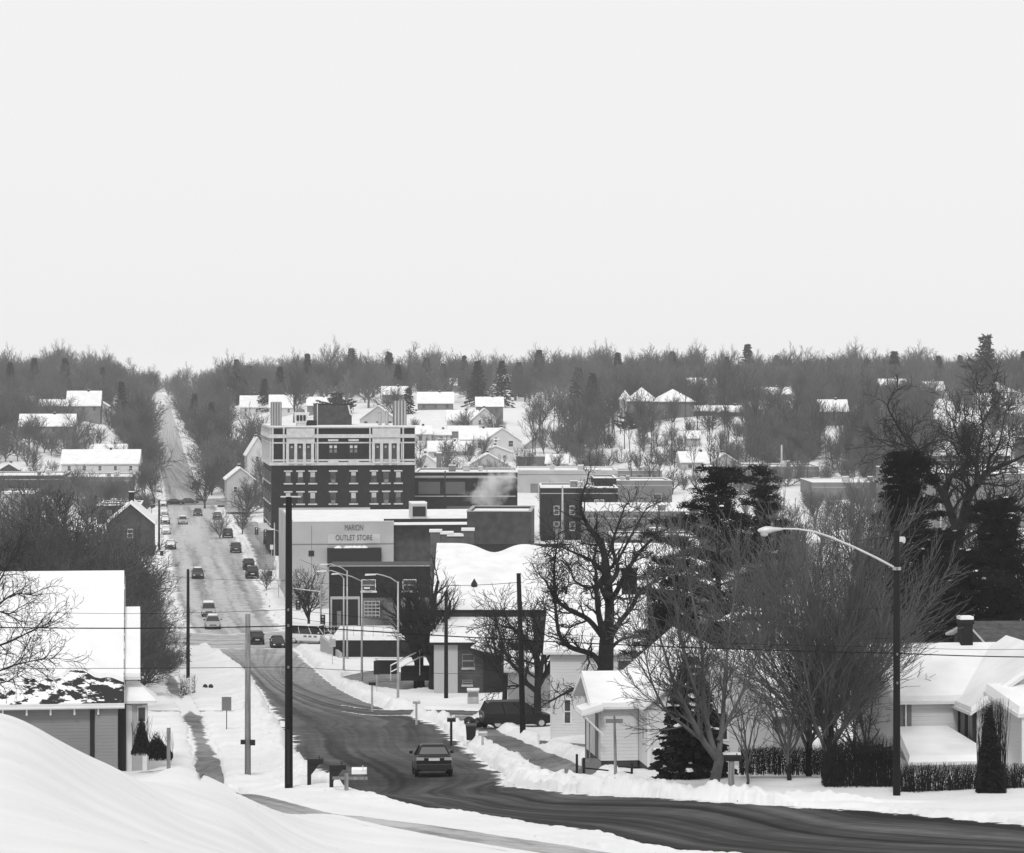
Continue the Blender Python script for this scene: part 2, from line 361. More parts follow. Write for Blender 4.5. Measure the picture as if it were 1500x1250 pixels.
# right hand walk / drive
ribbon('right_pavement', [(598, 1044), (640, 1052), (690, 1080), (735, 1107), (790, 1138), (830, 1158)], [(690, 1049), (712, 1062), (745, 1078), (790, 1098), (848, 1122), (880, 1148)], WALKM, off=.05, cross=16, step=.8, cov=[.3, .1, 0, 0, 0, 0, 0], jit=.35, dip=.2, bank=.35, bw=1.3)
ribbon('corner_drive', [(500, 1034), (560, 1041), (640, 1041), (720, 1043)], [(500, 1044), (560, 1050), (640, 1049), (720, 1051)], ASPH, off=.06, cross=8, step=.8, cov=[.1, .1, .2], dip=.3)
ribbon('forecourt', [(500, 992), (540, 984), (600, 988), (660, 994)], [(505, 1001), (560, 1010), (600, 1013), (660, 1006)], WALKM, off=.05, cross=10, step=1, cov=[.2, .1, .1, .2], dip=.2)
ribbon('cross_walk', [(790, 1086), (840, 1090), (905, 1097)], [(790, 1096), (840, 1099), (905, 1104)], WALKM, off=.07, cross=6, step=.8, cov=[0, .2, .9], dip=.15)

# ------------------------------------------------------------------ terrain
pxs = np.r_[np.arange(-880, -80, 25), np.arange(-80, 1580, 3.5), np.arange(1580, 2390, 25)]
ds = np.exp(np.r_[np.linspace(math.log(12), math.log(25), 40, endpoint=False), np.linspace(math.log(25), math.log(60), 240, endpoint=False), np.linspace(math.log(60), math.log(78), 80, endpoint=False), np.linspace(math.log(78), math.log(140), 420, endpoint=False), np.linspace(math.log(140), math.log(300), 250, endpoint=False),
     np.linspace(math.log(300), math.log(3300), 240)])
PXg, Dg = np.meshgrid(pxs, ds)
Xg = (PXg-750)/F*Dg; Yg = Dg
Zg = G(Xg, Yg)
fade = np.clip((500-Yg)/300, 0, 1)
Zg = Zg + (fbm(Xg*.25, Yg*.25, 3)-.12)*.30*fade*np.clip((Yg-70)/60, .06, 1) + (fbm(Xg*1.7, Yg*1.0, 5)-.1)*.05*fade*np.clip((Yg-60)/40, .15, 1)
Zg = Zg + np.where(Yg > 700, (fbm(Xg*.02, Yg*.02, 31)-.44)*3, 0)
def inside(poly, x, y):
    r = np.zeros(x.shape, bool); n = len(poly)
    for i in range(n):
        x1, y1 = poly[i]; x2, y2 = poly[(i+1) % n]
        if y1 == y2: continue
        c = ((y1 > y) != (y2 > y)) & (x < (x2-x1)*(y-y1)/(y2-y1)+x1)
        r ^= c
    return r
def segdist(line, x, y):
    best = np.full(x.shape, 1e9)
    for a, b in zip(line[:-1], line[1:]):
        d = b-a; L2 = (d**2).sum()+1e-9
        t = np.clip(((x-a[0])*d[0]+(y-a[1])*d[1])/L2, 0, 1)
        q = (x-a[0]-t*d[0])**2+(y-a[1]-t*d[1])**2
        np.minimum(best, q, out=best)
    return np.sqrt(best)
xf, yf, zf = Xg.ravel(), Yg.ravel(), Zg.ravel().copy()
allin = np.zeros(xf.shape, bool); low = np.full(xf.shape, 1e9)
g0 = G(xf, yf)
bankz = np.zeros(xf.shape)
for rb in RIBS:
    pl = rb['poly']; m5 = 5
    sel = np.where((xf > pl[:, 0].min()-m5) & (xf < pl[:, 0].max()+m5) & (yf > pl[:, 1].min()-m5) & (yf < pl[:, 1].max()+m5))[0]
    if not len(sel): continue
    x, y = xf[sel], yf[sel]
    st = max(1, len(rb['L'])//220)
    ins = inside(np.vstack([rb['L'][::st], rb['R'][::-1][::st]]), x, y)
    dist = np.minimum(segdist(rb['L'][::st], x, y), segdist(rb['R'][::st], x, y))
    si = sel[ins]
    low[si] = np.minimum(low[si], (g0[si] - rb['dip']*np.clip(dist[ins]/.25, 0, 1)*1.0))
    allin[si] = True
    if rb['bank'] >= 0:
        rb['bank'] = rb['bank'] or .16; o = ~ins; dd = dist[o]
        lump = .1 + 1.3*fbm(x[o]*.7, y[o]*.6, 21, 3)**1.3 + .6*np.abs(fbm(x[o]*2.6, y[o]*2.2, 25, 3)-.42)*2 + .55*fbm(x[o]*4.5, y[o]*3.5, 29, 2)
        prof = np.clip(dd/.5, 0, 1)*np.exp(-(np.maximum(dd-.6, 0)/rb['bw'])**2*2)
        k = rb['bank'] * np.clip((620-y[o])/250, .0, 1) * np.where(y[o] < 108, .3, 1)
        bb = prof*lump*k
        so = sel[o]; bankz[so] = np.maximum(bankz[so], bb)
zf = np.where(allin, np.minimum(low, g0), zf + bankz*1.0)
# lumps in the dirt-and-ice windrow before the walk
co = np.c_[xf, yf, zf]
nr, nc = Xg.shape; idx = np.arange(nr*nc).reshape(nr, nc)
Fq = np.stack([idx[:-1, :-1], idx[:-1, 1:], idx[1:, 1:], idx[1:, :-1]], -1).reshape(-1, 4)
me = fast_mesh('snowy_ground', co, Fq); me.polygons.foreach_set('use_smooth', [True]*len(me.polygons))
def snow_ground_mat():
    m = bpy.data.materials.new('snow_ground'); m.use_nodes = True; nt = m.node_tree; b = nt.nodes['Principled BSDF']; N = nt.nodes.new; K = nt.links.new
    b.inputs['Roughness'].default_value = .9; b.inputs['Specular IOR Level'].default_value = .15
    geo = N('ShaderNodeNewGeometry')
    n = N('ShaderNodeTexNoise'); n.inputs['Scale'].default_value = 10.0; n.inputs['Detail'].default_value = 8; K(geo.outputs['Position'], n.inputs['Vector'])
    n2 = N('ShaderNodeTexNoise'); n2.inputs['Scale'].default_value = .35; n2.inputs['Detail'].default_value = 6; K(geo.outputs['Position'], n2.inputs['Vector'])
    r = N('ShaderNodeMapRange'); K(n2.outputs['Fac'], r.inputs[0]); r.inputs[1].default_value = .3; r.inputs[2].default_value = .7; r.inputs[3].default_value = .74; r.inputs[4].default_value = .84
    # debris specks: leaves and grit poking through
    n3 = N('ShaderNodeTexNoise'); n3.inputs['Scale'].default_value = 4.0; n3.inputs['Detail'].default_value = 4; K(geo.outputs['Position'], n3.inputs['Vector'])
    r3 = N('ShaderNodeMapRange'); K(n3.outputs['Fac'], r3.inputs[0]); r3.inputs[1].default_value = .70; r3.inputs[2].default_value = .75
    mx = N('ShaderNodeMix'); mx.data_type = 'FLOAT'; K(r3.outputs[0], mx.inputs[0]); K(r.outputs[0], mx.inputs[2]); mx.inputs[3].default_value = .3
    # dead ground cover far out between the woods
    K(mx.outputs[0], b.inputs['Base Color'])
    bp = N('ShaderNodeBump'); bp.inputs['Distance'].default_value = .014; bp.inputs['Strength'].default_value = 1; K(n.outputs['Fac'], bp.inputs['Height']); K(bp.outputs[0], b.inputs['Normal'])
    return m
tag(link('snowy_ground', me, snow_ground_mat()), kind='structure')
# ------------------------------------------------------------------ buildings
def window(parent, face, c, z, w, h, W, D, fm=WPAI, gm=GLASS, bar=True, sill=False, blind=0, shutter=None, frame=.09, proud=.03):
    """window on the wall of a box building: face f (front), l (left), r (right); c along the wall, z its bottom"""
    def T(mb):
        out = []
        for (a, b, q) in mb.v:   # a along, b outwards, q up
            if face == 'f': out.append((c+a, -b, z+q))
            elif face == 'l': out.append((-b, c-a, z+q))
            elif face == 'r': out.append((W+b, c+a, z+q))
        mb.v = out; return mb
    f = MB(); t = proud
    f.box(-w/2, w/2, .0, t, h-frame, h); f.box(-w/2, w/2, 0, t, 0, frame)
    f.box(-w/2, -w/2+frame, 0, t, frame, h-frame); f.box(w/2-frame, w/2, 0, t, frame, h-frame)
    if bar: f.box(-w/2+frame, w/2-frame, 0, t*.8, h*.48, h*.48+frame*.7)
    if sill: f.box(-w/2-.12, w/2+.12, 0, t+.12, -.18, 0)
    o = T(f).build('window', fm, parent)
    T(MB().box(-w/2+frame*.9, w/2-frame*.9, -.02, t*.5, frame*.9, h-frame*.9)).build('pane', gm, o)
    if blind: T(MB().box(-w/2+frame, w/2-frame, 0, t*.6, h*(1-blind), h-frame)).build('blind', BLIND, o)
    if shutter:
        for s in (-1, 1): T(MB().box(s*(w/2+.22)-.19, s*(w/2+.22)+.19, 0, .05, -.02, h+.02)).build('shutter', shutter, o)
    return o
def house(name, label, px, d, w, l, h, rise, ridge='x', yaw=0., wallm=WSID, roofm=SHING, zb=None, wins=(), chim=None, over=.4, group=None, cat='house', snow=.16, foot=1.6, fascia=None, gm=GLASSM, shut=None, door=None, fm=WPAI):
    if zb is not None and foot >= 4 and d >= 450:
        d2 = min(max(hit(px, zb, 300), d*.75), d*1.5); q_ = d2/d; w, l, h, rise = w*q_, l*q_, h*q_, rise*q_; wins = [(a_[0],)+tuple(b_*q_ for b_ in a_[1:5]) for a_ in wins]; d = d2
    x, y, z0 = PG(px, d)
    if zb is not None: z0 = Z(zb, d)
    if not wins and w > 3.5 and cat in ('house', 'mansion', 'mansion wing', 'shop row', 'building', 'hall') and h > 1.7:
        fm = MGST if wallm is not WSID else fm
        n_ = max(1, int(w/3.4)); wins = []
        hh_ = min(1.35, h*.45); 
        for i_ in range(n_):
            cx_ = w*(i_+.5)/n_; wins.append(('f', cx_, h-hh_-.55 if ridge != 'flat' else h-hh_-1.0, .95, hh_))
            if h > 5: wins.append(('f', cx_, h-hh_-3.4, .95, hh_))
        if px < 204: wins.append(('r', l*.5, max(.6, h-hh_-.6), .9, hh_))
        else: wins.append(('l', l*.5, max(.6, h-hh_-.6), .9, hh_))
    t = thing(name, label, cat, (x, y, z0), rad(yaw), group)
    t['px'] = 0; del t['px']
    mb = MB()
    if ridge == 'flat':
        mb.box(0, w, 0, l, -foot, h-.5)
        q = .28
        mb.box(0, w, 0, q, h-.497, h); mb.box(0, w, l-q, l, h-.497, h); mb.box(0, q, q, l-q, h-.497, h); mb.box(w-q, w, q, l-q, h-.497, h)
        mb.build('wall', wallm, t)
        rf = MB().box(q, w-q, q, l-q, h-.49, h-.40).build('roof', roofm, t)
        MB().box(q+.02, w-q-.02, q+.02, l-q-.02, h-.395, h-.395+max(snow, .1)).build('snow_cover', SNOWR, rf)
        cp = MB(); e = .06
        cp.box(-e, w+e, -e, q+e, h+.003, h+.10); cp.box(-e, w+e, l-q-e, l+e, h+.003, h+.10); cp.box(-e, q+e, q+e+.003, l-q-e-.003, h+.003, h+.10); cp.box(w-q-e, w+e, q+e+.003, l-q-e-.003, h+.003, h+.10)
        cp.build('coping', fascia or SNOWR, t)
        if w > 8 and l > 7:
            rr_ = random.Random(int(px)); 
            for k_ in range(1+int(w/9)):
                ux, uy, us = rr_.uniform(1.5, w-3), rr_.uniform(1.2, max(1.5, l*.55)), rr_.uniform(.7, 1.5)
                uo = MB().box(ux, ux+us, uy, uy+us, h-.3, h+.25+us*.5).build('rooftop_unit', MGST if k_ % 2 else METG, t)
                MB().box(ux-.03, ux+us+.03, uy-.03, uy+us+.03, h+.253+us*.5, h+.36+us*.5).build('snow_cap', SNOWR, uo)
            MB().tube([(w*.7, l*.3, h-.35), (w*.7, l*.3, h+.9)], .1, 8).build('vent_pipe', METG, t)
            if h > 3: MB().box(-.02, w+.02, -.05, -.004, h-1.1, h-.95).build('string_course', LGST if wallm in (BRK, BRK2, MGST) else MGST, t)
            if h > 2.5 and cat != 'office block':
                for k_ in range(int(w/7)):
                    dx_ = w*(k_+.5)/max(1, int(w/7)); MB().box(dx_-.9, dx_+.9, -.07, -.004, -.2, min(2.2, h*.55)).build('door', BLK if k_ % 2 else MGST, t)
    else:
        o = over; tt = .14
        if ridge == 'x':
            prof = [(0, -foot), (l, -foot), (l, h), (l/2, h+rise), (0, h)]; mb.prism(prof, 'x', 0, w)
            s = rise/(l/2); lo = h - o*s
            ch = lambda a, b, i: [(-o+i, lo+a), (l/2, h+rise+a), (l+o-i, lo+a), (l+o-i, lo+b), (l/2, h+rise+b), (-o+i, lo+b)]
            mb.build('wall', wallm, t)
            rf = MB().prism(ch(.01, tt, 0), 'x', -o, w+o).build('roof', fascia or WPAI, t)
            if snow: MB().prism(ch(tt+.004, tt+snow, .04), 'x', -o+.04, w+o-.04).build('snow_cover', SNOWR, rf)
            else: MB().prism(ch(tt+.004, tt+.05, .02), 'x', -o+.02, w+o-.02).build('shingles', roofm, rf)
        elif ridge == 'y':
            prof = [(0, -foot), (w, -foot), (w, h), (w/2, h+rise), (0, h)]; mb.prism(prof, 'y', 0, l)
            s = rise/(w/2); lo = h - o*s
            ch = lambda a, b, i: [(-o+i, lo+a), (w/2, h+rise+a), (w+o-i, lo+a), (w+o-i, lo+b), (w/2, h+rise+b), (-o+i, lo+b)]
            mb.build('wall', wallm, t)
            rf = MB().prism(ch(.01, tt, 0), 'y', -o, l+o).build('roof', fascia or WPAI, t)
            if snow: MB().prism(ch(tt+.004, tt+snow, .04), 'y', -o+.04, l+o-.04).build('snow_cover', SNOWR, rf)
            else: MB().prism(ch(tt+.004, tt+.05, .02), 'y', -o+.02, l+o-.02).build('shingles', roofm, rf)
        elif ridge == 'hip':
            mb.box(0, w, 0, l, -foot, h); mb.build('wall', wallm, t)
            def hp(z, i):
                r = min(w, l)/2
                a = [(-o+i, -o+i, z), (w+o-i, -o+i, z), (w+o-i, l+o-i, z), (-o+i, l+o-i, z)]
                if w >= l: b = [(l/2, l/2, z+rise), (w-l/2, l/2, z+rise)]; f = [(0, 1, 5, 4), (1, 2, 5), (2, 3, 4, 5), (3, 0, 4), (3, 2, 1, 0)]
                else: b = [(w/2, w/2, z+rise), (w/2, l-w/2, z+rise)]; f = [(0, 1, 4), (1, 2, 5, 4), (2, 3, 5), (3, 0, 4, 5), (3, 2, 1, 0)]
                return a+b, f
            v, f = hp(h+.02, 0); rf = MB().box(-o, w+o, -o, l+o, h+.003, h+.16).build('roof', fascia or WPAI, t)
            v, f = hp(h+.165, .05); MB().add(v, f).build('snow_cover', SNOWR if snow else roofm, rf)
    for wn in wins:
        f, c, z, ww, hh = wn[:5]
        window(t, f, c, z, ww, hh, w, l, gm=gm, shutter=shut, blind=(wn[5] if len(wn) > 5 else 0), fm=fm)
    if door: 
        f, c, ww, hh = door
        MB().box(c-ww/2, c+ww/2, -.05, .02, 0, hh).build('door', BLK, t)
    if chim is None and cat in ('house', 'mansion') and ridge in ('x', 'y') and d > 500 and w > 4:
        chim = (w*.62, l*.5, .6, h+rise+.7) if ridge == 'x' else (w*.5, l*.55, .6, h+rise+.7)
    if chim:
        cx, cy, cw, top = chim
        c = MB().box(cx-cw/2, cx+cw/2, cy-cw/2, cy+cw/2, h, top-.15).box(cx-cw/2-.08, cx+cw/2+.08, cy-cw/2-.08, cy+cw/2+.08, top-.147, top).build('chimney', BRK, rf)
        MB().box(cx-cw/2-.04, cx+cw/2+.04, cy-cw/2-.04, cy+cw/2+.04, top+.003, top+.12).build('snow_cap', SNOWR, c)
    return t
def S(d): return d/F
def W2(p0, p1, d): return (p1-p0)*d/F
SY = 7.4   # street yaw: buildings line up with the street

# ---- left near house under a deep snow roof
def left_house():
    d = 138; x, y, _ = P(-190, 0, d); z0 = Z(1120, d)
    w = W2(-190, 178, d); ya_ = rad(7.4); x, y = x+w*(1-math.cos(ya_)), y-w*math.sin(ya_)
    t = thing('house', 'grey clapboard house with half-melted snow roof behind the foreground slope', 'house', (x, y, z0), ya_); h = (1120-1021)*S(d)
    L = 11.; rise = 5.3; o = .45; s = rise/(L/2); lo = h-o*s; tt = .16
    MB().prism([(0, -2), (L, -2), (L, h), (L/2, h+rise), (0, h)], 'x', 0, w-.6).build('wall', GSID, t)
    ch = lambda a, b, y0, y1: [(-o+y0, lo+s*y0+a), (L/2, h+rise+a), (L+o, lo+a), (L+o, lo+b), (L/2, h+rise+b), (-o+y0, lo+s*y0+b)]
    rf = MB().prism(ch(.01, tt, 0, 0), 'x', -.4, w+.15).build('roof', WPAI, t)
    sm = bpy.data.materials.new('half_bare_shingles'); sm.use_nodes = True; nt = sm.node_tree; b = nt.nodes['Principled BSDF']; b.inputs['Roughness'].default_value = .9
    g = nt.nodes.new('ShaderNodeNewGeometry'); mp = nt.nodes.new('ShaderNodeMapping'); mp.inputs['Scale'].default_value = (.9, 1.8, 1.8); nt.links.new(g.outputs['Position'], mp.inputs[0])
    n = nt.nodes.new('ShaderNodeTexNoise'); n.inputs['Scale'].default_value = 1.5; n.inputs['Detail'].default_value = 6; n.inputs['Roughness'].default_value = .65; nt.links.new(mp.outputs[0], n.inputs['Vector'])
    sp = nt.nodes.new('ShaderNodeSeparateXYZ'); nt.links.new(g.outputs['Position'], sp.inputs[0])
    a = nt.nodes.new('ShaderNodeMapRange'); nt.links.new(sp.outputs['X'], a.inputs[0]); a.inputs[1].default_value = x+w-5; a.inputs[2].default_value = x+w-1; a.inputs[3].default_value = .07; a.inputs[4].default_value = -.06
    ad = nt.nodes.new('ShaderNodeMath'); nt.links.new(n.outputs['Fac'], ad.inputs[0]); nt.links.new(a.outputs[0], ad.inputs[1])
    r = nt.nodes.new('ShaderNodeMapRange'); nt.links.new(ad.outputs[0], r.inputs[0]); r.inputs[1].default_value = .49; r.inputs[2].default_value = .51; r.inputs[3].default_value = .02; r.inputs[4].default_value = .85
    nt.links.new(r.outputs[0], b.inputs['Base Color'])
    MB().prism(ch(tt+.004, tt+.05, .02, 0), 'x', -.38, w+.13).build('shingles', sm, rf)
    # thick snow sheet with a scalloped lower edge
    mb = MB(); rnd = random.Random(4); xs = np.linspace(-.38, w+.1, 46); pts = []
    for i, xx in enumerate(xs):
        y0 = 1.12 + .12*math.sin(i*.9) + rnd.uniform(-.08, .08); y0 = y0 if i > 1 else .9
        if i > 33: y0 += .25*math.sin((i-33)*.35)
        pts.append(y0)
    v = []; f = []
    for i, xx in enumerate(xs):
        a0 = -o+pts[i]; th = .22
        v += [(xx, a0, lo+s*pts[i]+tt+.05), (xx, a0+.05, lo+s*pts[i]+tt+.05+th), (xx, L/2, h+rise+tt+.05+th), (xx, L+o, lo+tt+.05+th), (xx, L+o, lo+tt+.05)]
    n5 = len(xs)
    for i in range(n5-1):
        for k in range(4): f.append((i*5+k, (i+1)*5+k, (i+1)*5+k+1, i*5+k+1))
    f += [(0, 1, 2, 3, 4), tuple((n5-1)*5+k for k in (4, 3, 2, 1, 0))]
    MB().add(v, f).build('snow_cover', SNOWR, rf)
    gt = MB().tube([(-.4, -o-.07, lo-.0), (w+.15, -o-.07, lo-.0)], .075, 8).build('gutter', WPAI, t)
    for i in range(9):
        xx = w-1.1-i*1.13; MB().box(xx-.04, xx+.04, -o+.05, -o+.14, lo-.36, lo-.02).build('gutter_bracket', WPAI, gt)
    # corner pillar and recessed porch
    px0 = w-.6
    MB().box(w-1.25, w-.18, -.25, -.05, -1.5, h-.05).build('pillar', GSID, t)
    MB().box(w-1.50, w-1.30, -.06, .02, -1.2, h-.6).build('door', BLK, t)  # shade of the narrow door gap, put in as a black strip
    MB().box(w-.15, w+.2, .6, 1.0, -1.5, h-.3).build('porch_wall', BLK, t)
    # lower roof beyond (extension) 
    w0 = w+.2; w1 = W2(-190, 205, d)
    MB().box(w-.3, w1-.12, 4.6, 9.5, -1.5, Z(1003, d)-z0).build('extension_wall', GSID, t)
    za, zb_ = Z(1000, d)-z0, Z(899, d+4.5)-z0
    rf2 = MB().prism([(1.2, za), (4.6, zb_), (9.8, zb_-1.2), (9.8, zb_-1.05), (4.6, zb_+.15), (1.2, za+.15)], 'x', w-.1, w1+.02).build('extension_roof', WPAI, t)
    MB().prism([(1.2, za+.154), (4.6, zb_+.154), (9.8, zb_-1.04), (9.8, zb_-.9), (4.6, zb_+.34), (1.2, za+.32)], 'x', w-.08, w1).build('snow_cover', SNOWR, rf2)
    # bay with hip roof and sash window
    b0, b1 = W2(-190, 184, d), W2(-190, 216, d)
    hb = Z(1033, d)-z0
    bay = MB().box(b0, b1, .9, 3.2, -1.5, hb).build('bay', LGST, t)
    MB().box(b0+.02, b0+.3, .84, .897, -1.5, hb-.1).build('bay_corner_board', WPAI, bay); MB().box(b1-.25, b1-.02, .84, .897, -1.5, hb-.1).build('bay_corner_board', WPAI, bay)
    f = MB().box(W2(-190, 201, d), W2(-190, 213.5, d), .83, .895, Z(1084, d)-z0, Z(1038, d)-z0).build('window', WPAI, bay)
    for q0, q1 in ((1040, 1060), (1063, 1083)): MB().box(W2(-190, 202.3, d), W2(-190, 212.3, d), .81, .828, Z(q1, d)-z0, Z(q0, d)-z0).build('pane', GLASSM, f)
    v = [(b0-.1, .5, hb+.02), (b1+.45, .5, hb+.02), (b1+.45, 3.5, hb+.02), (b0-.1, 3.5, hb+.02), (b0, 2.0, hb+.85), (b1-.5, 2.0, hb+.85)]
    MB().box(b0-.1, b1+.45, .5, 3.5, hb+.004, hb+.12).build('bay_eave', WPAI, bay)
    MB().add([(a_, b_, c_+.105) for a_, b_, c_ in v], [(0, 1, 5, 4), (1, 2, 5), (2, 3, 4, 5), (3, 0, 4), (3, 2, 1, 0)]).build('bay_snow', SNOWR, bay)
left_house()

# ---- right near white houses
def small_white_house():
    d = 127; x, y, _ = P(949, 1126, d); z0 = Z(1124, d)
    t = thing('cottage', 'small white clapboard cottage behind the split rail fence, snow on its roof and porch hood', 'cottage', (x, y, z0), rad(7))
    w, l, h, rise, o = 5.6, 9., 2.75, 2.35, .3
    MB().prism([(0, .0), (w, .0), (w, h), (w/2, h+rise), (0, h)], 'y', 0, l).build('wall', WSID, t)
    MB().prism([(0.05, -.8), (w-.05, -.8), (w-.05, -.003), (.05, -.003)], 'y', .05, l).build('foundation', BRK2, t)
    s = rise/(w/2); lo = h-o*s; tt = .12
    ch = lambda a, b, i: [(-o+i, lo+a+i*s), (w/2, h+rise+a), (w+o-i, lo+a+i*s), (w+o-i, lo+b+i*s), (w/2, h+rise+b), (-o+i, lo+b+i*s)]
    rf = MB().prism(ch(.01, tt, 0), 'y', -o, l+o).build('roof', WPAI, t)
    MB().prism(ch(tt+.004, tt+.2, .04), 'y', -o+.04, l+o-.04).build('snow_cover', SNOWR, rf)
    for a in (0, w): MB().box(a-.02 if a else -.03, a+.03 if a else .12, -.03, .0-.003, 0, h-.1).build('corner_board', WPAI, t)
    window(t, 'l', 1.1, 1.0, .8, 1.4, w, l, gm=BLIND)
    window(t, 'f', 3.2, 1.1, .9, 1.3, w, l)
    # side wing with ridge across
    ww = W2(878, 931, 133)
    a = MB().prism([(2.5, -.02), (7.3, -.02), (7.3, 2.45), (4.9, 3.5), (2.5, 2.45)], 'x', -ww-.05, -.02).build('wing_wall', WSID, t)
    MB().box(-ww, -.02, 2.55, 7.2, -.8, -.025).build('wing_foundation', BRK2, t)
    c2 = lambda a_, b_, i: [(2.2+i, 2.32+a_), (4.9, 3.5+a_), (7.6-i, 2.32+a_), (7.6-i, 2.32+b_), (4.9, 3.5+b_), (2.2+i, 2.32+b_)]
    r2 = MB().prism(c2(.01, .12, 0), 'x', -ww-.6, .9).build('wing_roof', WPAI, t)
    MB().prism(c2(.124, .3, .04), 'x', -ww-.56, .9).build('snow_cover', SNOWR, r2)
    MB().box(-ww-.08, -ww-.06, 3.2, 4.0, .0, 2.0).build('door', MGST, t)
    window(t, 'l', 4.4, .9, .6, 1.1, w, l)
    # porch hood with brackets on the left end
    zc = 2.35; ww -= .3
    hd = MB().hexa([(-ww-1.35, 1.7, zc-.28), (-ww-.36, 1.7, zc-.02), (-ww-.36, 3.6, zc-.02), (-ww-1.35, 3.6, zc-.28)], [(-ww-1.35, 1.7, zc-.2), (-ww-.36, 1.7, zc+.06), (-ww-.36, 3.6, zc+.06), (-ww-1.35, 3.6, zc-.2)]).build('porch_hood', WPAI, t)
    MB().hexa([(-ww-1.33, 1.72, zc-.195), (-ww-.36, 1.72, zc+.065), (-ww-.36, 3.58, zc+.065), (-ww-1.33, 3.58, zc-.195)], [(-ww-1.33, 1.72, zc+.0), (-ww-.36, 1.72, zc+.28), (-ww-.36, 3.58, zc+.28), (-ww-1.33, 3.58, zc+.0)]).build('snow_cover', SNOWR, hd)
    for yy in (1.8, 3.45): MB().tube([(-ww-1.2, yy, zc-.28), (-ww-.36, yy, zc-1.1)], .05, 6).build('bracket', WPAI, hd)
    MB().box(-ww-1.1, -ww-.4, 2.0, 3.3, -.8, .0).build('porch_step', MGST, t)
    MB().box(-ww-.95, -ww-.9, 2.0, 2.05, 0, 1.9).box(-ww-.95, -ww-.9, 3.2, 3.25, 0, 1.9).build('porch_post', MGST, t)
small_white_house()
house('house', 'tall white clapboard house behind the cottage, above the parked minivan', 806, 166, W2(806, 935, 166), 9, 5.2, 2.6, 'x', -4, wallm=WSID, zb=1084,
      wins=[('f', 1.0, .9, .5, 1.5), ('f', 4.3, 3.4, .9, 1.3), ('l', 2.2, .9, 1.0, 1.5)], chim=(4.4, 6.2, .9, 9.6))
def right_house():
    d = 122; x, y, _ = P(1318, 0, d); z0 = Z(1150, d)
    t = thing('house', 'white clapboard house with dark shutters and deep roof snow behind the hedge', 'house', (x, y, z0), rad(6.5))
    s = S(d)
    h = (1150-1027)*s; w = (1600-1318)*s
    # main block, ridge across
    L = 9.; rise = (1027-955)*S(d+4.5)+(466*(S(d+4.5)-s))
    rise = Z(955, d+4.5)-Z(1027, d)
    MB().prism([(0, -2), (L, -2), (L, h), (L/2, h+rise), (0, h)], 'x', .1, w).build('wall', WSID, t)
    o = .35; sl = rise/(L/2); lo = h-o*sl; tt = .14
    ch = lambda a, b, i: [(-o+i, lo+a), (L/2, h+rise+a), (L+o-i, lo+a), (L+o-i, lo+b), (L/2, h+rise+b), (-o+i, lo+b)]
    rf = MB().prism(ch(.01, tt, 0), 'x', -.3, w).build('roof', WPAI, t); MB().prism(ch(tt+.004, tt+.24, .04), 'x', -.26, w-.04).build('snow_cover', SNOWR, rf)
    # projecting gable at the right, its eave running down to the valley
    gx0 = (1408-1318)*s; gy0 = -2.6; gw = 6.4; gr = 2.15; gh = h-.1
    MB().prism([(gx0, -2), (gx0+gw, -2), (gx0+gw, gh), (gx0+gw/2, gh+gr), (gx0, gh)], 'y', gy0, .0-.004).build('gable_wall', WSID, t)
    gs = gr/(gw/2); glo = gh-.35*gs
    c2 = lambda a, b, i: [(gx0-.35+i, glo+a+i*gs), (gx0+gw/2, gh+gr+a), (gx0+gw+.35-i, glo+a+i*gs), (gx0+gw+.35-i, glo+b+i*gs), (gx0+gw/2, gh+gr+b), (gx0-.35+i, glo+b+i*gs)]
    r2 = MB().prism(c2(.01, .13, 0), 'y', gy0-.35, 4.0).build('gable_roof', WPAI, t)
    MB().prism(c2(.134, .34, .04), 'y', gy0-.31, 4.0).build('snow_cover', SNOWR, r2)
    # porch roof in front of the gable
    pz = Z(1027, d-5)-z0
    pr = MB().hexa([(gx0+1.1, gy0-2.3, pz-.75), (gx0+7.5, gy0-2.3, pz-.75), (gx0+7.5, gy0, pz-.05), (gx0+.3, gy0, pz-.05)], [(gx0+1.1, gy0-2.3, pz-.6), (gx0+7.5, gy0-2.3, pz-.6), (gx0+7.5, gy0, pz+.1), (gx0+.3, gy0, pz+.1)]).build('porch_roof', WPAI, t)
    MB().hexa([(gx0+1.15, gy0-2.26, pz-.595), (gx0+7.5, gy0-2.26, pz-.595), (gx0+7.5, gy0-.003, pz+.105), (gx0+.35, gy0-.003, pz+.105)], [(gx0+1.2, gy0-2.2, pz-.3), (gx0+7.5, gy0-2.2, pz-.3), (gx0+7.5, gy0-.003, pz+.42), (gx0+.45, gy0-.003, pz+.42)]).build('snow_cover', SNOWR, pr)
    for xx in (gx0+1.3, gx0+2.7): MB().box(xx, xx+.14, gy0-2.2, gy0-2.06, -1, pz-.75).build('porch_post', WPAI, t)
    def win(px0, px1, y0, y1, yy, nm='window'):
        f = MB().box((px0-1318)*s, (px1-1318)*s, yy-.05, yy-.002, Z(y1, d)-z0, Z(y0, d)-z0).build(nm, WPAI, t)
        a0, a1 = (px0-1318)*s+.08, (px1-1318)*s-.08; zz0, zz1 = Z(y1, d)-z0+.08, Z(y0, d)-z0-.08; zm = (zz0+zz1)/2
        MB().box(a0, a1, yy-.07, yy-.053, zz0, zm-.03).box(a0, a1, yy-.07, yy-.053, zm+.03, zz1).build('pane', GLASSM, f)
        return f
    f = win(1320, 1328, 1030, 1072, 0)
    MB().box(2/1*s*0+.0, .0+.22, -.06, -.003, Z(1070, d)-z0, Z(1026, d)-z0).build('shutter', MGST, f); MB().box(.32, .50, -.06, -.003, Z(1070, d)-z0, Z(1026, d)-z0).build('shutter', MGST, f)
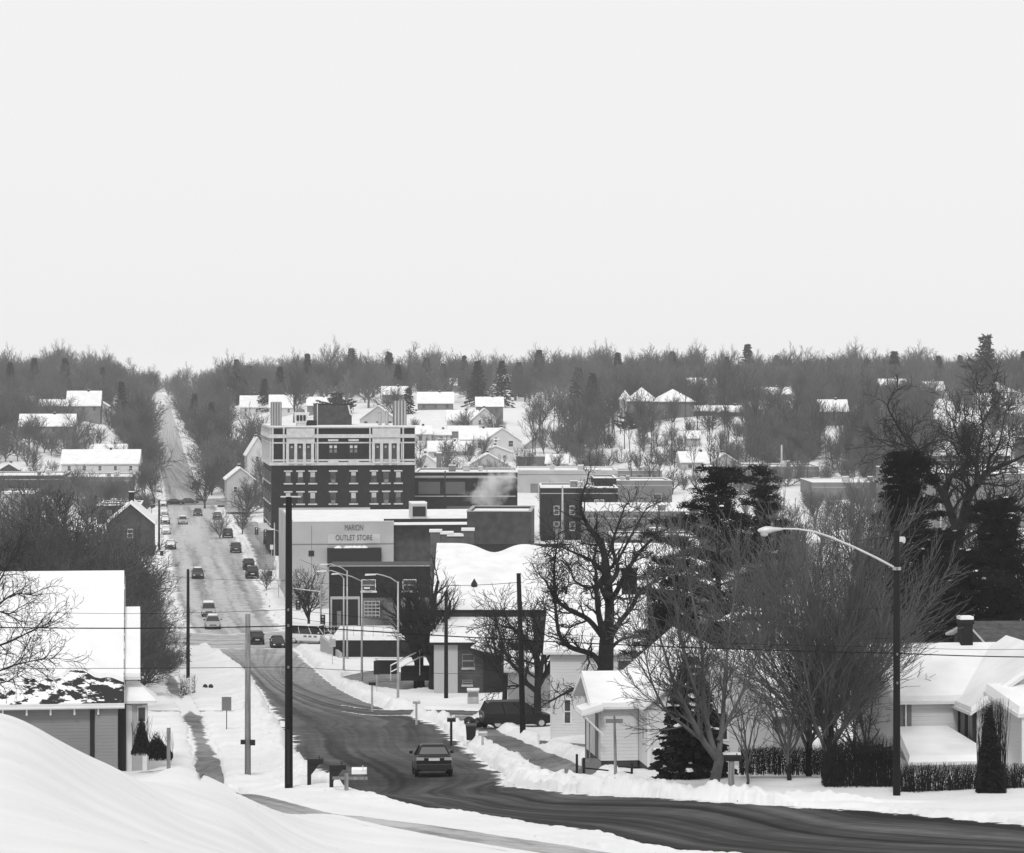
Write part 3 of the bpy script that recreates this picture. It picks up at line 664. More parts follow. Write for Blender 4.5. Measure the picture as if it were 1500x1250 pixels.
    # side windows on the gable's left wall (faces left, seen at an angle)
    for yc in (-.75, -1.95):
        f = MB().box(gx0-.05, gx0-.003, yc-.3, yc+.3, .0, 0).build('window', WPAI, t)
        f.data.clear_geometry(); 
        m = MB().box(gx0-.06, gx0-.003, yc-.4, yc+.4, Z(1080, d)-z0-.1, Z(1032, d)-z0); f.data.from_pydata(m.v, [], m.f)
        MB().box(gx0-.08, gx0-.063, yc-.3, yc+.3, Z(1078, d)-z0, Z(1035, d)-z0).build('pane', GLASSM, f)
        for s2 in (-.56, .56): MB().box(gx0-.09, gx0-.003, yc+s2-.15, yc+s2+.15, Z(1082, d)-z0-.05, Z(1031, d)-z0).build('shutter', BRK, f)
    win(1500-14, 1500-2, 1052, 1075, gy0); 
    MB().box(gx0+2.0, gx0+3.0, gy0-.05, gy0-.003, .4, 2.4).build('door', BLK, t)
    cx = (1459-1318)*s
    c = MB().box(cx-.27, cx+.27, 4.2, 4.8, h+rise-.8, h+rise+1.2).box(cx-.32, cx+.32, 4.15, 4.85, h+rise+1.203, h+rise+1.4).build('chimney', BRK, rf)
    MB().box(cx-.30, cx+.30, 4.17, 4.83, h+rise+1.403, h+rise+1.55).build('snow_cap', SNOWR, c)
    # lower lean-to roof in front (garage) heavy with snow
    g0, g1 = (1290-1318)*s, (1420-1318)*s
    zt, zl = Z(1075, d-1)-z0, Z(1118, d-4.5)-z0
    MB().box(g0+.3, g1-.6, -4.3, -.01, -2, zl-.1).build('lean_to_wall', WSID, t)
    r3 = MB().hexa([(g0, -4.6, zl-.08), (g1, -4.6, zl-.08), (g1-.8, -.01, zt-.12), (g0+.6, -.01, zt-.12)], [(g0, -4.6, zl+.05), (g1, -4.6, zl+.05), (g1-.8, -.01, zt), (g0+.6, -.01, zt)]).build('lean_to_roof', WPAI, t)
    MB().hexa([(g0+.04, -4.56, zl+.054), (g1-.04, -4.56, zl+.054), (g1-.84, -.02, zt+.004), (g0+.64, -.02, zt+.004)], [(g0+.1, -4.45, zl+.3), (g1-.1, -4.45, zl+.3), (g1-.9, -.02, zt+.2), (g0+.7, -.02, zt+.2)]).build('snow_cover', SNOWR, r3)
right_house()
house('house', 'white house with plain dark window screened by the bare maple twigs', 1068, 133, W2(1068, 1185, 133), 8, 2.6, 2.2, 'x', 0, wallm=LGST, zb=1124, wins=[('f', 1.5, .8, 1.0, 1.5)])
house('house', 'dark roofed house behind the chimney at the right edge, snow lining its eaves', 1456, 158, 7, 8, 4.6, .9, 'x', 7, wallm=BRK2, zb=1070, snow=0, wins=[('f', 3, 3, .9, 1.2)])
# ---- brick church like hall, centre
def hall():
    d = 232; x, y, _ = P(636, 0, d); z0 = Z(1014, d)
    t = thing('brick_hall', 'long brick hall with two tiers of snow-covered roof behind the bare trees', 'hall', (x, y, z0), rad(0))
    s = S(d)
    w1 = W2(636, 776, d); h1 = Z(943, d)-z0
    MB().box(0, w1, 0, 9, -2, h1).build('wall', BRK2, t)
    MB().box(-.02+.0, 1.9, -.06, -.003, -2, h1-.1).build('end_panel', LGST, t)
    z2 = Z(907, d+5)-z0
    rl = MB().hexa([(-.4, -.5, h1-.05), (w1+.4, -.5, h1-.05), (w1+.4, 5, z2-.2), (-.4, 5, z2-.2)], [(-.4, -.5, h1+.12), (w1+.4, -.5, h1+.12), (w1+.4, 5, z2-.04), (-.4, 5, z2-.04)]).build('lower_roof', BRK, t)
    MB().hexa([(-.35, -.45, h1+.124), (w1+.35, -.45, h1+.124), (w1+.35, 5, z2-.036), (-.35, 5, z2-.036)], [(-.35, -.4, h1+.36), (w1+.35, -.4, h1+.36), (w1+.35, 5, z2+.18), (-.35, 5, z2+.18)]).build('snow_cover', SNOWR, rl)
    wt = W2(636, 985, d+5); z3 = Z(897, d+5)-z0; z4 = Z(797, d+22)-z0
    MB().box(0, wt, 5.01, 21, -2, z3).build('upper_wall', BRK2, t)
    ru = MB().hexa([(-.4, 4.7, z3+.003), (wt+.4, 4.7, z3+.003), (wt+.4, 22, z4-.2), (-.4, 22, z4-.2)], [(-.4, 4.7, z3+.2), (wt+.4, 4.7, z3+.2), (wt+.4, 22, z4), (-.4, 22, z4)]).build('roof', BRK, t)
    # snow sheet with a melted bay at the ridge
    mb = MB(); n = 60; v = []
    for i in range(n+1):
        u = i/n; xx = -.35+u*(wt+.7); pxx = 636+xx/(d+20)*F
        m = .35 + 2.6*math.exp(-((pxx-715)/26)**2) + 1.2*math.exp(-((pxx-800)/30)**2)
        k = m/17.3
        ya, za = 4.75, z3+.204; yb, zb = 22-17.3*k, (z4+.004)-(z4-z3-.2)*k
        v += [(xx, ya, za), (xx, ya+.05, za+.24), (xx, yb-.05, zb+.2), (xx, yb, zb)]
    f = [(i*4+k, (i+1)*4+k, (i+1)*4+k+1, i*4+k+1) for i in range(n) for k in range(3)]+[(0, 1, 2, 3), (n*4+3, n*4+2, n*4+1, n*4)]
    MB().add(v, f).build('snow_cover', SNOWR, ru)
    MB().prism([(22.01, -2), (23, -2), (23, z4-.3), (22.01, z4-.3)], 'x', 0, wt).build('back_wall', BRK, t)
    vx = (690-636)*S(d+10); MB().lathe([(.28, 0), (.28, .35), (.02, .8)], (vx, 10, z3+(z4-z3)*5.3/17.3+.2), 8).build('roof_vent', BLK, ru)
    # crenellated stone end
    for i, (p0, p1, yt) in enumerate([(620, 636, 780), (636, 653, 783), (646, 668, 786), (667, 684, 778)]):
        a0, a1 = W2(636, p0, d+23), W2(636, p1, d+23); zt = Z(yt, d+23)-z0
        o = MB().box(a0, a1-.05, 23.1+i*.01, 24.5, z4-4, zt).build('battlement', BRK3, t)
        MB().box(a0-.1, a1+.05, 23.0, 24.6, zt+.003, zt+.22).build('snow_cap', SNOWR, o)
    MB().box(W2(636, 620, d+23), W2(636, 637, d+23)-.2, 23.2, 30, -2, Z(798, d+23)-z0).build('end_wall', BRK2, t)
    # windows
    for p0, p1, ya, yb in ((677, 695, 958, 978), (677, 692, 996, 1003)):
        fz0, fz1 = Z(yb, d)-z0, Z(ya, d)-z0
        f = MB().box((p0-636)*s, (p1-636)*s, -.08, -.003, fz0, fz1).build('window', MGST, t)
        MB().box((p0-635)*s, (p1-637)*s, -.1, -.083, fz0+.06, (fz0+fz1)/2-.06).box((p0-635)*s, (p1-637)*s, -.1, -.083, (fz0+fz1)/2+.06, fz1-.06).build('pane', GLASS, f)
        MB().box((p0-637)*s, (p1-635)*s, -.16, -.003, fz0-.16, fz0-.004).build('sill', LGST, f)
    # entrance with gabled canopy
    e0 = (708-636)*s
    MB().box(e0, e0+1.5, -.1, -.003, -.4, 3.0).build('door', BLK, t); MB().box(e0+1.55, e0+1.75, -.9, -.75, -1, 2.9).build('canopy_post', WPAI, t)
    MB().box(e0+1.8, e0+3.2, -.7, -.01, -1, 2.6).build('porch_wall', LGST, t)
    cz = 3.1
    cp = MB().hexa([(e0-1.0, -1.3, cz+.6), (e0+2.2, -1.3, cz-.3), (e0+2.2, 0-.01, cz-.3), (e0-1.0, -.01, cz+.6)], [(e0+.8, -1.3, cz+1.9), (e0+2.6, -1.3, cz+.2), (e0+2.6, -.01, cz+.2), (e0+.8, -.01, cz+1.9)]).build('canopy', SNOWR, t)
hall()
house('garage', 'low snow-roofed shed between the minivan and the brick hall', 744, 205, 3.4, 5, 1.9, .8, 'x', 0, wallm=LGST, zb=1022, over=.3, snow=.3, cat='shed')
# ---- Marion outlet store
def store():
    d = 386; x, y, _ = P(428, 0, d); z0 = gz(x, y)-.1
    t = thing('outlet_store', 'pale stucco outlet store with lettered facade and wide snow-covered flat roof', 'store', (x, y, z0), rad(7))
    s = S(d); H = Z(765, d)-z0; w = W2(428, 577, d); L = 44
    MB().box(0, w, 0, L, -2, H-.6).box(0, w, 0, .3, H-.597, H).box(0, .3, .3, L, H-.597, H).box(.3, w, L-.3, L, H-.597, H).build('wall', LGST, t)
    rf = MB().box(.3, w+15, .3, L-.3, H-.59, H-.5).build('roof', SHING, t)
    MB().box(.32, w+14.9, .32, L-.32, H-.497, H-.3).build('snow_cover', SNOWR, rf)
    MB().box(-.06, w+.05, -.06, .33, H+.003, H+.09).build('coping', WPAI, t)
    MB().box(w+.003, w+12.5, 2, L, -2, H-.7).build('brick_wing', BRK2, t)
    zt = lambda py: Z(py, d)-z0
    a = lambda px: (px-428)*s
    # fascia band, sign board, dark awning box with snow tufts, vertical joints
    sb = MB().box(a(480), a(557), -.12, -.003, zt(797), zt(783)).build('sign_board', mat('pale_board', .47, .8, .5, .1), t)
    for txt, pc, yc, hh, par, off in (('MARION', 518.5, 774, 1.15, t, -.04), ('OUTLET STORE', 518.5, 788.5, 1.05, sb, -.17)):
        cu = bpy.data.curves.new('lettering', 'FONT'); cu.body = txt; cu.size = hh; cu.extrude = .03; cu.align_x = 'CENTER'; cu.align_y = 'CENTER'; cu.offset = .0
        o = bpy.data.objects.new('lettering', cu); COL.objects.link(o); o.parent = par; o.rotation_euler = (rad(90), 0, 0); o.location = (a(pc), off, zt(yc)); cu.materials.append(mat('faded_lettering', .11))
        wd = {'MARION': 27, 'OUTLET STORE': 54}[txt]*s; bpy.context.view_layer.update(); sx_ = wd/max(o.dimensions.x, .1); me_ = bpy.data.meshes.new_from_object(o); o2 = bpy.data.objects.new('lettering', me_); COL.objects.link(o2); o2.parent = par; o2.rotation_euler = o.rotation_euler; o2.location = o.location; o2.scale.x = sx_; bpy.data.objects.remove(o)
    aw = MB().box(a(479), a(558), -1.3, -.003, zt(830), zt(803)).build('awning', BLK, t)
    mb = MB(); rnd = random.Random(2)
    for p in (495, 508, 513, 519, 526, 533): mb.lathe([(.5+rnd.random()*.2, -.1), (.45, .12), (.15, .28)], (a(p), -.6, zt(803)), 8)
    mb.build('awning_snow', SNOWR, aw)
    for p in (456,): MB().box(a(p), a(p)+.08, -.02, -.003, 0, H-.5).build('joint', MGST, t)
    MB().box(0, w, -.03, -.003, zt(798)-.05, zt(797)).build('band', MGST, t)
    fr = MB().box(a(452), a(460), -.1, -.003, zt(815), zt(807)).build('window', BLK, t)
    # rooftop plant
    hz = H-.3; hx = W2(428, 607, d+20); hx1 = W2(428, 630, d+20)
    u = MB().box(hx, hx1, 14, 18, hz-.15, hz+2.1).build('rooftop_unit', METG, t)
    MB().box(hx+.2, hx1-.2, 13.94, 13.997, hz+.3, hz+1.7).build('grille', BLK, u); MB().box(hx, hx1, 14, 18, hz+2.103, hz+2.3).build('snow_cap', SNOWR, u)
    MB().box(w-1.0, w+13.6, 4.0, 4.4, hz-.1, hz+.45).build('roof_kerb', BRK, t)
    # street side windows
    for i in range(3): window(t, 'l', 6+i*9, 1.2, 3.2, 2.4, w, L, gm=GLASSM, bar=False)
store()
def lower_shop():
    d = 322; x, y, _ = P(482, 0, d); z0 = Z(942, d)
    t = thing('brick_shop', 'dark brick shop with tall dark doorway and snow-lined parapet below the outlet store', 'shop', (x, y, z0), rad(2))
    s = S(d); a = lambda px: (px-482)*s; zt = lambda py: Z(py, d)-z0
    w = a(660); H = zt(830)
    MB().box(0, w, 0, 12, -2, H-.3).box(0, w, 0, .3, H-.297, H).build('wall', BRK, t)
    rf = MB().box(.02, w-.02, .32, 11.9, H-.29, H-.2).build('roof', SHING, t)
    MB().box(0, w*.9, -.05, .25, H+.003, H+.07).build('coping', METG, t)
    f = MB().box(a(484), a(527), -.14, -.003, zt(878), zt(874)).box(a(484), a(486.5), -.14, -.003, zt(928), zt(878)-.003).box(a(524.5), a(527), -.14, -.003, zt(928), zt(878)-.003).build('shopfront_frame', LGST, t)
    MB().box(a(487), a(524), -.06, -.004, zt(930), zt(878.5)).build('shopfront_glass', BLK, t)
    MB().box(a(494), a(500), -.9, -.16, zt(930), zt(895)).build('pier', MGST, t)
    # painted mural wall panel and windows
    mm = mat('mottled_brick', .13, .9, .35, .75)
    MB().box(a(530), a(640), -.05, -.003, zt(930), zt(876)).build('mottled_panel', mm, t)
    for p in (540, 600): window(t, 'f', a(p), zt(866), 1.6, 1.3, w, 12, gm=GLASSM, sill=True)
    g = MB()
    for i in range(5): g.box(a(533), a(556), -.2, -.06, zt(882+i*5), zt(880.6+i*5))
    for i in range(5): g.box(a(533+i*5.6), a(534+i*5.6), -.25, -.205, zt(904), zt(880))
    g.build('window_grille', METG, t)
    mb = MB()
    mb.box(a(536)-.2, a(542), -1.3, -.3, zt(861.5), zt(860)); mb.build('snow_ledge', SNOWR, t)
lower_shop()
def retaining():
    d = 292; x, y, _ = P(488, 0, d); z0 = Z(972, d); s = S(d)
    t = thing('retaining_wall', 'low brick terrace wall with snow along its top below the dark shop', 'wall', (x, y, z0))
    w = (632-488)*s; H = Z(938, d)-z0
    MB().box(0, w, 0, 14, -2, H).build('wall', BRK, t)
    MB().box(-.1, w+.1, -.1, 14, H+.003, H+.3).build('snow_cover', SNOW, t)
    r = MB(); 
    for i in range(14): r.box(-1+i*1.0, -.95+i*1.0, 1.2, 1.25, H+.3, H+1.3)
    r.box(-1, 12, 1.19, 1.26, H+1.3, H+1.36); r.box(-1, 12, 1.19, 1.26, H+.8, H+.84); r.build('railing', METG, t)
    # pale ramp wall at the left
    t2 = thing('ramp_wall', 'pale concrete ramp wall sloping down beside the white van', 'wall', P(469, 932, 300))
    z1 = Z(932, 300)
    MB().hexa([(0, 0, -2.6), (2.6, -10, Z(972, 290)-z1), (2.9, -10, Z(972, 290)-z1), (.3, 0, -2.6)], [(0, 0, .1), (2.6, -10, Z(957, 290)-z1), (2.9, -10, Z(957, 290)-z1), (.3, 0, .1)]).build('wall', LGST, t2)
retaining()
# ---- the hotel
def hotel():
    d = 505; x, y, _ = P(398, 0, d); z0 = gz(x, y)-.2
    t = thing('hotel', 'five-storey dark brick hotel with cream cornices, pilasters and two pedimented bays', 'hotel', (x, y, z0), rad(SY))
    s = S(d); a = lambda px: (px-398)*s; zt = lambda py: Z(py, d)-z0
    w = a(608.5); L = 34; H = zt(627)
    MB().box(0, w, 0, L, -2, H).build('wall', BRK, t)
    sh = 2.6  # chamfered corner toward the street
    def strip(nm, p0, p1, y0, y1, proud=.25, m=CREAM, par=None): return MB().box(a(p0), a(p1), -proud, -.004, zt(y1), zt(y0)).build(nm, m, par or t)
    # belt courses
    strip('cornice', 396.5, 609, 677.5, 682, .45); strip('belt_course', 398, 609, 673.2, 676, .2)
    strip('belt_course', 398, 609, 648, 650, .18); strip('cornice', 396.5, 609, 636.5, 642, .5); strip('parapet_rail', 397, 609, 625.5, 627.5, .3)
    MB().box(a(397), w+.2, -.3, L+.2, H+.003, H+.28).build('roof_snow', SNOWR, t)
    for p in (398.3, 414.5, 464, 541, 590): strip('pilaster', p, p+2.2, 626.5, 680, .34)
    strip('pilaster', 409.5+4.8, 409.5+6, 626, 680, .33)
    # pedimented bays
    for c in (440, 566):
        by = MB().box(a(c-20.5), a(c+20.5), -.7, -.005, zt(650), zt(628)).build('bay', CREAM, t)
        MB().prism([(a(c-20), zt(641)), (a(c+20), zt(641)), (a(c), zt(631))], 'y', -1.0, -.71).build('pediment', CREAM, by)
        for q in (-19, -7, 5.6, 17.6): MB().box(a(c+q-2.2), a(c+q+2.0), -.75, -.005, zt(682), zt(650)-.01).build('column', CREAM, by)
        for q in (-12.7, -.7, 11.6):
            f = MB().box(a(c+q-3.7), a(c+q+3.7), -.12, -.006, zt(675), zt(651)).build('window', GLASSM, t)
            MB().box(a(c+q-1.6), a(c+q+1.6), -.15, -.125, zt(656.5), zt(653)).build('blind', CREAM, f)
        for q in (-24.5, 22): MB().box(a(c+q-.2), a(c+q+1.4), -.3, -.005, zt(673), zt(650)).build('quoin_strip', CREAM, t)
        strip('sill_block', c-20.5, c+20.5, 676.5, 679.5, .8)
    for c in (488, 518):
        strip('lintel', c-7.5, c+7.5, 643.8, 646.8, .3)
        f = MB().box(a(c-6.3), a(c+6.3), -.1, -.006, zt(673), zt(651)).build('window', BLK, t)
        for q in (-3.3, 3.3):
            MB().box(a(c+q-2), a(c+q+2), -.13, -.105, zt(657), zt(653)).build('blind', CREAM, f)
            MB().box(a(c+q-2), a(c+q+2), -.13, -.105, zt(663.5), zt(659)).build('blind', MGST, f)
        strip('sill_block', c-7.7, c+7.7, 674, 680, .5)
    # two storeys of sash windows (two more below are hidden by the store roof)
    rnd = random.Random(8)
    for row, (yl, ys) in enumerate(((690.5, 709), (720.8, 739.2), (751, 769.5), (781, 799.5))):
        for c in (422, 440, 458, 488, 518, 548, 566, 584):
            strip('lintel', c-6.2, c+6.2, yl-1, yl+1, .16); strip('sill', c-6.6, c+6.6, ys-1, ys+1, .22)
            f = MB().box(a(c-4), a(c+4), -.08, -.006, zt(ys-1.1), zt(yl+1.1)).build('window', GLASSM, t)
            if c in (488, 566): MB().box(a(c-2.8), a(c+2.8), -.55, -.085, zt(ys-1.5), zt(ys-6)).build('air_conditioner', MGST, f)
            else:
                k = rnd.choice([5, 7, 8]); MB().box(a(c-3.2), a(c+3.2), -.1, -.082, zt(yl+1.8+k), zt(yl+1.8)).build('blind', BLIND if (row == 0 or rnd.random() < .5) else MGST, f)
    # street side
    def side(nm, y0, y1, za, zb, pr, m=CREAM): return MB().box(-pr, -.004, y0, y1, zt(zb), zt(za)).build(nm, m, t)
    side('cornice', -.4, L, 677.5, 682, .45); side('cornice', -.4, L, 636.5, 642, .5); side('parapet_rail', 0, L, 625.5, 627.5, .3); side('belt_course', 0, L, 648, 650, .2)
    for i in range(5):
        side('pilaster', i*8+.2, i*8+1.2, 627, 680, .34)
        for (ya, yb) in ((652, 674), (692, 708), (722, 738), (752, 768)):
            if i < 4: side('window', i*8+3, i*8+6.2, ya, yb, .1, GLASSM); side('sill', i*8+2.6, i*8+6.6, yb+.5, yb+2, .25)
    side('street_canopy', 2, 20, 774, 777.5, 1.6, WPAI)
    # rooftop: striped vents, cupola, dark penthouse
    for p0, p1, y0, yy in ((399.5, 415, 597, 6), (583.5, 602.5, 596, 8)):
        b = MB().box(a(p0), a(p1), yy, yy+2.5, H, zt(y0+1)+1).build('roof_house', MGST, t); n = 4
        for i in range(n):
            q = p0+(p1-p0)*(i+.2)/n; MB().box(a(q), a(q+(p1-p0)*.5/n), yy-.15, yy-.004, H+.3, zt(y0)+1).build('slat', LGST, b)
    cu = MB().box(a(436), a(450), 3, 5.5, H, H+.8).build('cupola', CREAM, t)
    MB().hexa([(a(434), 2.9, H+.8), (a(450), 2.9, H+.8), (a(450), 5.6, H+.8), (a(434), 5.6, H+.8)], [(a(433), 2.7, H+2.7), (a(455), 2.7, H+2.7), (a(455), 5.8, H+2.7), (a(433), 5.8, H+2.7)]).build('lantern', WPAI, cu)
    for i in range(3): MB().box(a(435.5+i*5), a(439+i*5), 2.6, 2.698, H+1.2, H+2.2).build('window', BLK, cu)
    MB().lathe([(.8, 0), (.75, .4), (.3, .7), (.05, .75)], (a(442), 4.2, H+2.7), 10).build('dome', MGST, cu)
    ph = MB().box(a(471), a(524), 14, 24, H, H+4.0).build('penthouse', BRK2, t)
    MB().box(a(470.5), a(524.5), 13.9, 24.1, H+4.003, H+4.15).build('coping', BRK, ph)
    MB().box(a(449), a(468), 8, 12, H, H+1.2).build('penthouse', BRK, t)
    MB().tube([(a(470), 10, H), (a(470), 10, H+4.2)], .09, 6).build('mast', METL, t)
    pp = [(a(516), 9, H+3.9), (a(517.5), 9, H+3.0), (a(519), 9, H+2.4), (a(522), 9, H+2.0), (a(523.5), 9, H+2.6), (a(521.5), 9, H+3.2), (a(519), 9, H+3.0)]
    MB().tube(pp, .16, 6).build('vent_pipe', METL, t)
    for p in (563, 573.5): MB().tube([(a(p), 9, H), (a(p), 9, H+2.7)], .32, 8).box(a(p)-.55, a(p)+.55, 8.6, 9.4, H+2.7, H+2.9).build('chimney', LGST, t)
hotel()
house('office_block', 'dark brick block with blank stucco panels right of the hotel, smoke drifting past', 607, 530, W2(607, 758, 530), 25, (796-693)*S(530)+.6, 0, 'flat', 0, wallm=BRK, zb=800, cat='office block', foot=4)
bpy.data.objects  # panels
_t = [o for o in bpy.data.objects if o.name.startswith('office_block')][0]
def panel(t, p0, p1, ya, yb, base, d, zb, m, nm='panel', pr=.12): return MB().box((p0-base)*S(d), (p1-base)*S(d), -pr, -.004, Z(yb, d)-Z(zb, d), Z(ya, d)-Z(zb, d)).build(nm, m, t)
for p0, p1, ya, yb in ((613, 645, 705, 723), (652, 682, 705, 723), (700, 722, 705, 722), (655, 700, 741, 760), (722, 752, 741, 760)): panel(_t, p0, p1, ya, yb, 607, 530, 800, mat('dark_stucco', .10, .9, .2, .2))
panel(_t, 607, 757, 696, 698.5, 607, 530, 800, LGST, 'belt_course', .3); panel(_t, 607, 757, 725.5, 727, 607, 530, 800, LGST, 'belt_course', .3)
house('workshop', 'windowless brick block with pale coping in front of the stucco panelled block', 684, 330, W2(684, 778, 330), 14, 9.3, 0, 'flat', -2, wallm=BRK2, zb=868, cat='workshop', fascia=LGST, foot=4)
# ---- downtown right
house('warehouse', 'long low warehouse with a white snow roof stretching right of the panelled block', 758, 590, W2(758, 905, 590), 26, 4.6, 0, 'flat', 0, wallm=LGST, zb=722, cat='warehouse', foot=6)
house('warehouse', 'dark brick building with stepped parapet behind the oak crown', 792, 470, W2(792, 905, 470), 22, 8.6, 0, 'flat', 0, wallm=BRK, zb=792, cat='warehouse', foot=6, wins=[('f', 2.6, 4.2, .9, 1.5), ('f', 5.2, 4.2, .9, 1.5), ('f', 2.6, 1.6, .9, 1.5), ('f', 5.2, 1.6, .9, 1.5), ('f', 9.6, 6.2, 1.6, .5)])
house('warehouse', 'dark raised brick block standing over the stepped parapet building', 869, 500, W2(869, 903, 500), 16, 9.8, 0, 'flat', 0, wallm=BRK, zb=783, cat='warehouse', foot=6)
house('corner_building', 'grey stone building with cornice and a single framed window', 897, 520, W2(897, 985, 520), 16, 6.4, 0, 'flat', 3, wallm=MGST, zb=756, cat='building', wins=[('f', 8.2, 1.8, 1.5, 2.2)], foot=6, fm=CREAM)
house('corner_building', 'low annex with a chalky roof terrace left of the tall pine', 905, 560, W2(905, 970, 560), 12, 3.0, 0, 'flat', 3, wallm=MGST, zb=712, cat='building', foot=6)
house('garage', 'grey garage with a snow-heaped flat roof behind the oak', 858, 430, W2(858, 1010, 430), 30, 6, 0, 'flat', 0, wallm=MGST, zb=808, cat='garage', foot=4, snow=.4)
house('garage', 'lower grey annex with pale doors below the heaped garage roof', 895, 395, W2(895, 1020, 395), 12, 3.4, 0, 'flat', 0, wallm=mat('dark_stucco', .10), zb=822, cat='garage', foot=4)
for i, (p, q) in enumerate(((925, 942), (944, 958), (962, 975), (976, 990))): 
    _t2 = [o for o in bpy.data.objects if o.name.startswith('garage')][-1]
    MB().box((p-895)*S(395), (q-895)*S(395), -.1, -.004, Z(791, 395)-Z(822, 395), Z(783, 395)-Z(822, 395)).build('door_panel', LGST, _t2)
house('church_hall', 'steep snow roof rising right of the hall behind the oak limbs', 925, 262, W2(925, 1000, 262), 10, 4.5, 3.6, 'y', -25, wallm=MGST, zb=930, cat='hall')
house('store_building', 'wide grey warehouse with long white parapet behind the spreading elm', 1330, 455, W2(1330, 1560, 455), 40, 9.2, 0, 'flat', 0, wallm=MGST, zb=779, cat='warehouse', foot=4, fascia=SNOWR)
_t2 = [o for o in bpy.data.objects if o.name.startswith('store_building')][-1]
MB().box(W2(1330, 1362, 455), W2(1330, 1388, 455), -.2, -.004, 0, 6.6).build('loading_bay', LGST, _t2); MB().box(W2(1330, 1366, 455), W2(1330, 1385, 455), -.3, -.21, 0, 5.2).build('loading_door', MGST, _t2)
house('shed', 'long dark fence-like shed roofed in snow above the wide grey warehouse', 1352, 520, W2(1352, 1480, 520), 8, 2.6, 0, 'flat', 0, wallm=BRK2, zb=689, cat='shed', foot=9)
house('kiosk', 'small dark shed at the right edge above the wide grey warehouse', 1494, 500, 4, 5, 4.5, 0, 'flat', 0, wallm=BLK, zb=678, cat='shed', foot=9)
house('garage', 'pale flat garage row right of the tall pine', 1190, 480, W2(1140, 1260, 480), 20, 3.2, 0, 'flat', 0, wallm=MGST, zb=735, cat='garage', foot=9, snow=.3)
house('shed', 'long low building with snow roof just right of the tall pine top', 1085, 560, W2(1085, 1200, 560), 16, 3.0, 0, 'flat', 0, wallm=MGST, zb=706, cat='shed', foot=9)
# ---- downtown left
house('gabled_house', 'dark front-gabled house with snow on its roof by the kerbside car row', 158, 440, W2(158, 224, 440), 14, 3.5, 2.9, 'y', 6, wallm=BRK2, zb=800, wins=[('f', 3.4, 1.2, .9, 1.4)], chim=(3.4, 7, .8, 8), snow=.25)
house('shop_row', 'low brick shop row with pale parapet left of the street', 146, 600, W2(146, 206, 600), 20, 3.6, 0, 'flat', 6, wallm=BRK2, zb=765, cat='shop row', foot=4)
house('shop_row', 'brick shop with arched-window front behind the front-gabled house', 142, 560, W2(142, 178, 560), 12, 3.6, 0, 'flat', 6, wallm=BRK, zb=768, cat='shop row', foot=4)
house('shop_row', 'long brick warehouse with white flat roof at the left edge', -60, 560, W2(-60, 92, 560), 24, 3.6, 0, 'flat', 6, wallm=BRK2, zb=724, cat='warehouse', foot=6)
house('shop_row', 'low pale garage roof under the left warehouse', -60, 520, W2(-60, 47, 520), 24, 2.2, 0, 'flat', 6, wallm=MGST, zb=742, cat='garage', foot=6)
house('shop_row', 'flat snowy roof between the left warehouse and the front-gabled house', 60, 640, W2(60, 192, 640), 26, 3.8, 0, 'flat', 6, wallm=MGST, zb=724, cat='shop row', foot=6)
house('house', 'pale shed wall at the left edge among the thicket', -20, 330, W2(-20, 20, 330), 5, 2.4, 0, 'flat', 0, wallm=LGST, zb=754, cat='shed', foot=12)
house('gabled_house', 'white house with two front gables left of the street', 90, 720, W2(78, 190, 720), 12, 4.2, 3.2, 'x', 4, wallm=WSID, zb=704, foot=5)
house('gabled_house', 'dark cross gable with white rake boards before the twin-gabled house', 100, 708, W2(98, 136, 708), 6, 1.5, 3.2, 'y', 4, wallm=BRK, zb=702, foot=5)
house('gabled_house', 'pale cross gable beside the dark gable left of the street', 124, 704, W2(124, 160, 704), 6, 1.6, 3.1, 'y', 4, wallm=LGST, zb=702, foot=5)
house('house', 'white roofed house peeping above the twin-gabled house', 138, 780, W2(138, 184, 780), 9, 2.2, 2.2, 'x', 4, wallm=WSID, zb=676, foot=6)
house('house', 'small dark bungalow with snow ridge at the left edge', 0, 700, W2(0, 26, 700), 8, 1.0, 1.3, 'y', 4, wallm=BRK2, zb=694, foot=6)
house('house', 'long pale house with snowy roof among trees on the left hill', 28, 840, W2(28, 108, 840), 9, 3.2, 3.2, 'x', 4, wallm=MGST, zb=640, foot=6)
house('house', 'tall house with broad white roof high on the left hill', 98, 960, W2(98, 146, 960), 9, 4.2, 4.5, 'x', 4, wallm=MGST, zb=612, foot=6)
house('house', 'white gabled wing stepping down from the tall left hill house', 130, 940, W2(130, 158, 940), 8, 3.8, 1.8, 'y', 4, wallm=WSID, zb=612, foot=6)
house('house', 'smaller dark house below the tall left hill house', 58, 900, W2(58, 108, 900), 8, 2.4, 1.8, 'x', 4, wallm=BRK2, zb=606, foot=6)
house('house', 'white house behind the hotel cupola on the far slope', 352, 860, W2(352, 400, 860), 9, 3.2, 3.2, 'x', 4, wallm=WSID, zb=612, foot=6)
house('house', 'broad white-roofed house above the left end of the hotel', 395, 880, W2(395, 432, 880), 9, 3.6, 3.6, 'x', 4, wallm=WSID, zb=614, foot=6)
house('house', 'white gabled house beside the street left of the hotel', 332, 660, W2(332, 372, 660), 12, 4.4, 2.5, 'y', 8, wallm=LGST, zb=730, wins=[('f', 2, 1.2, 1, 1.5), ('f', 4.3, 1.2, 1, 1.5)], foot=3)
house('house', 'tall white gabled house tucked against the left side of the hotel', 362, 600, W2(362, 392, 600), 12, 7.2, 3.4, 'y', 8, wallm=WSID, zb=716, foot=6)
house('house', 'half-timbered gabled house above the hotel penthouse', 527, 760, W2(527, 580, 760), 12, 4.6, 3.6, 'y', 2, wallm=LGST, zb=640, foot=8)
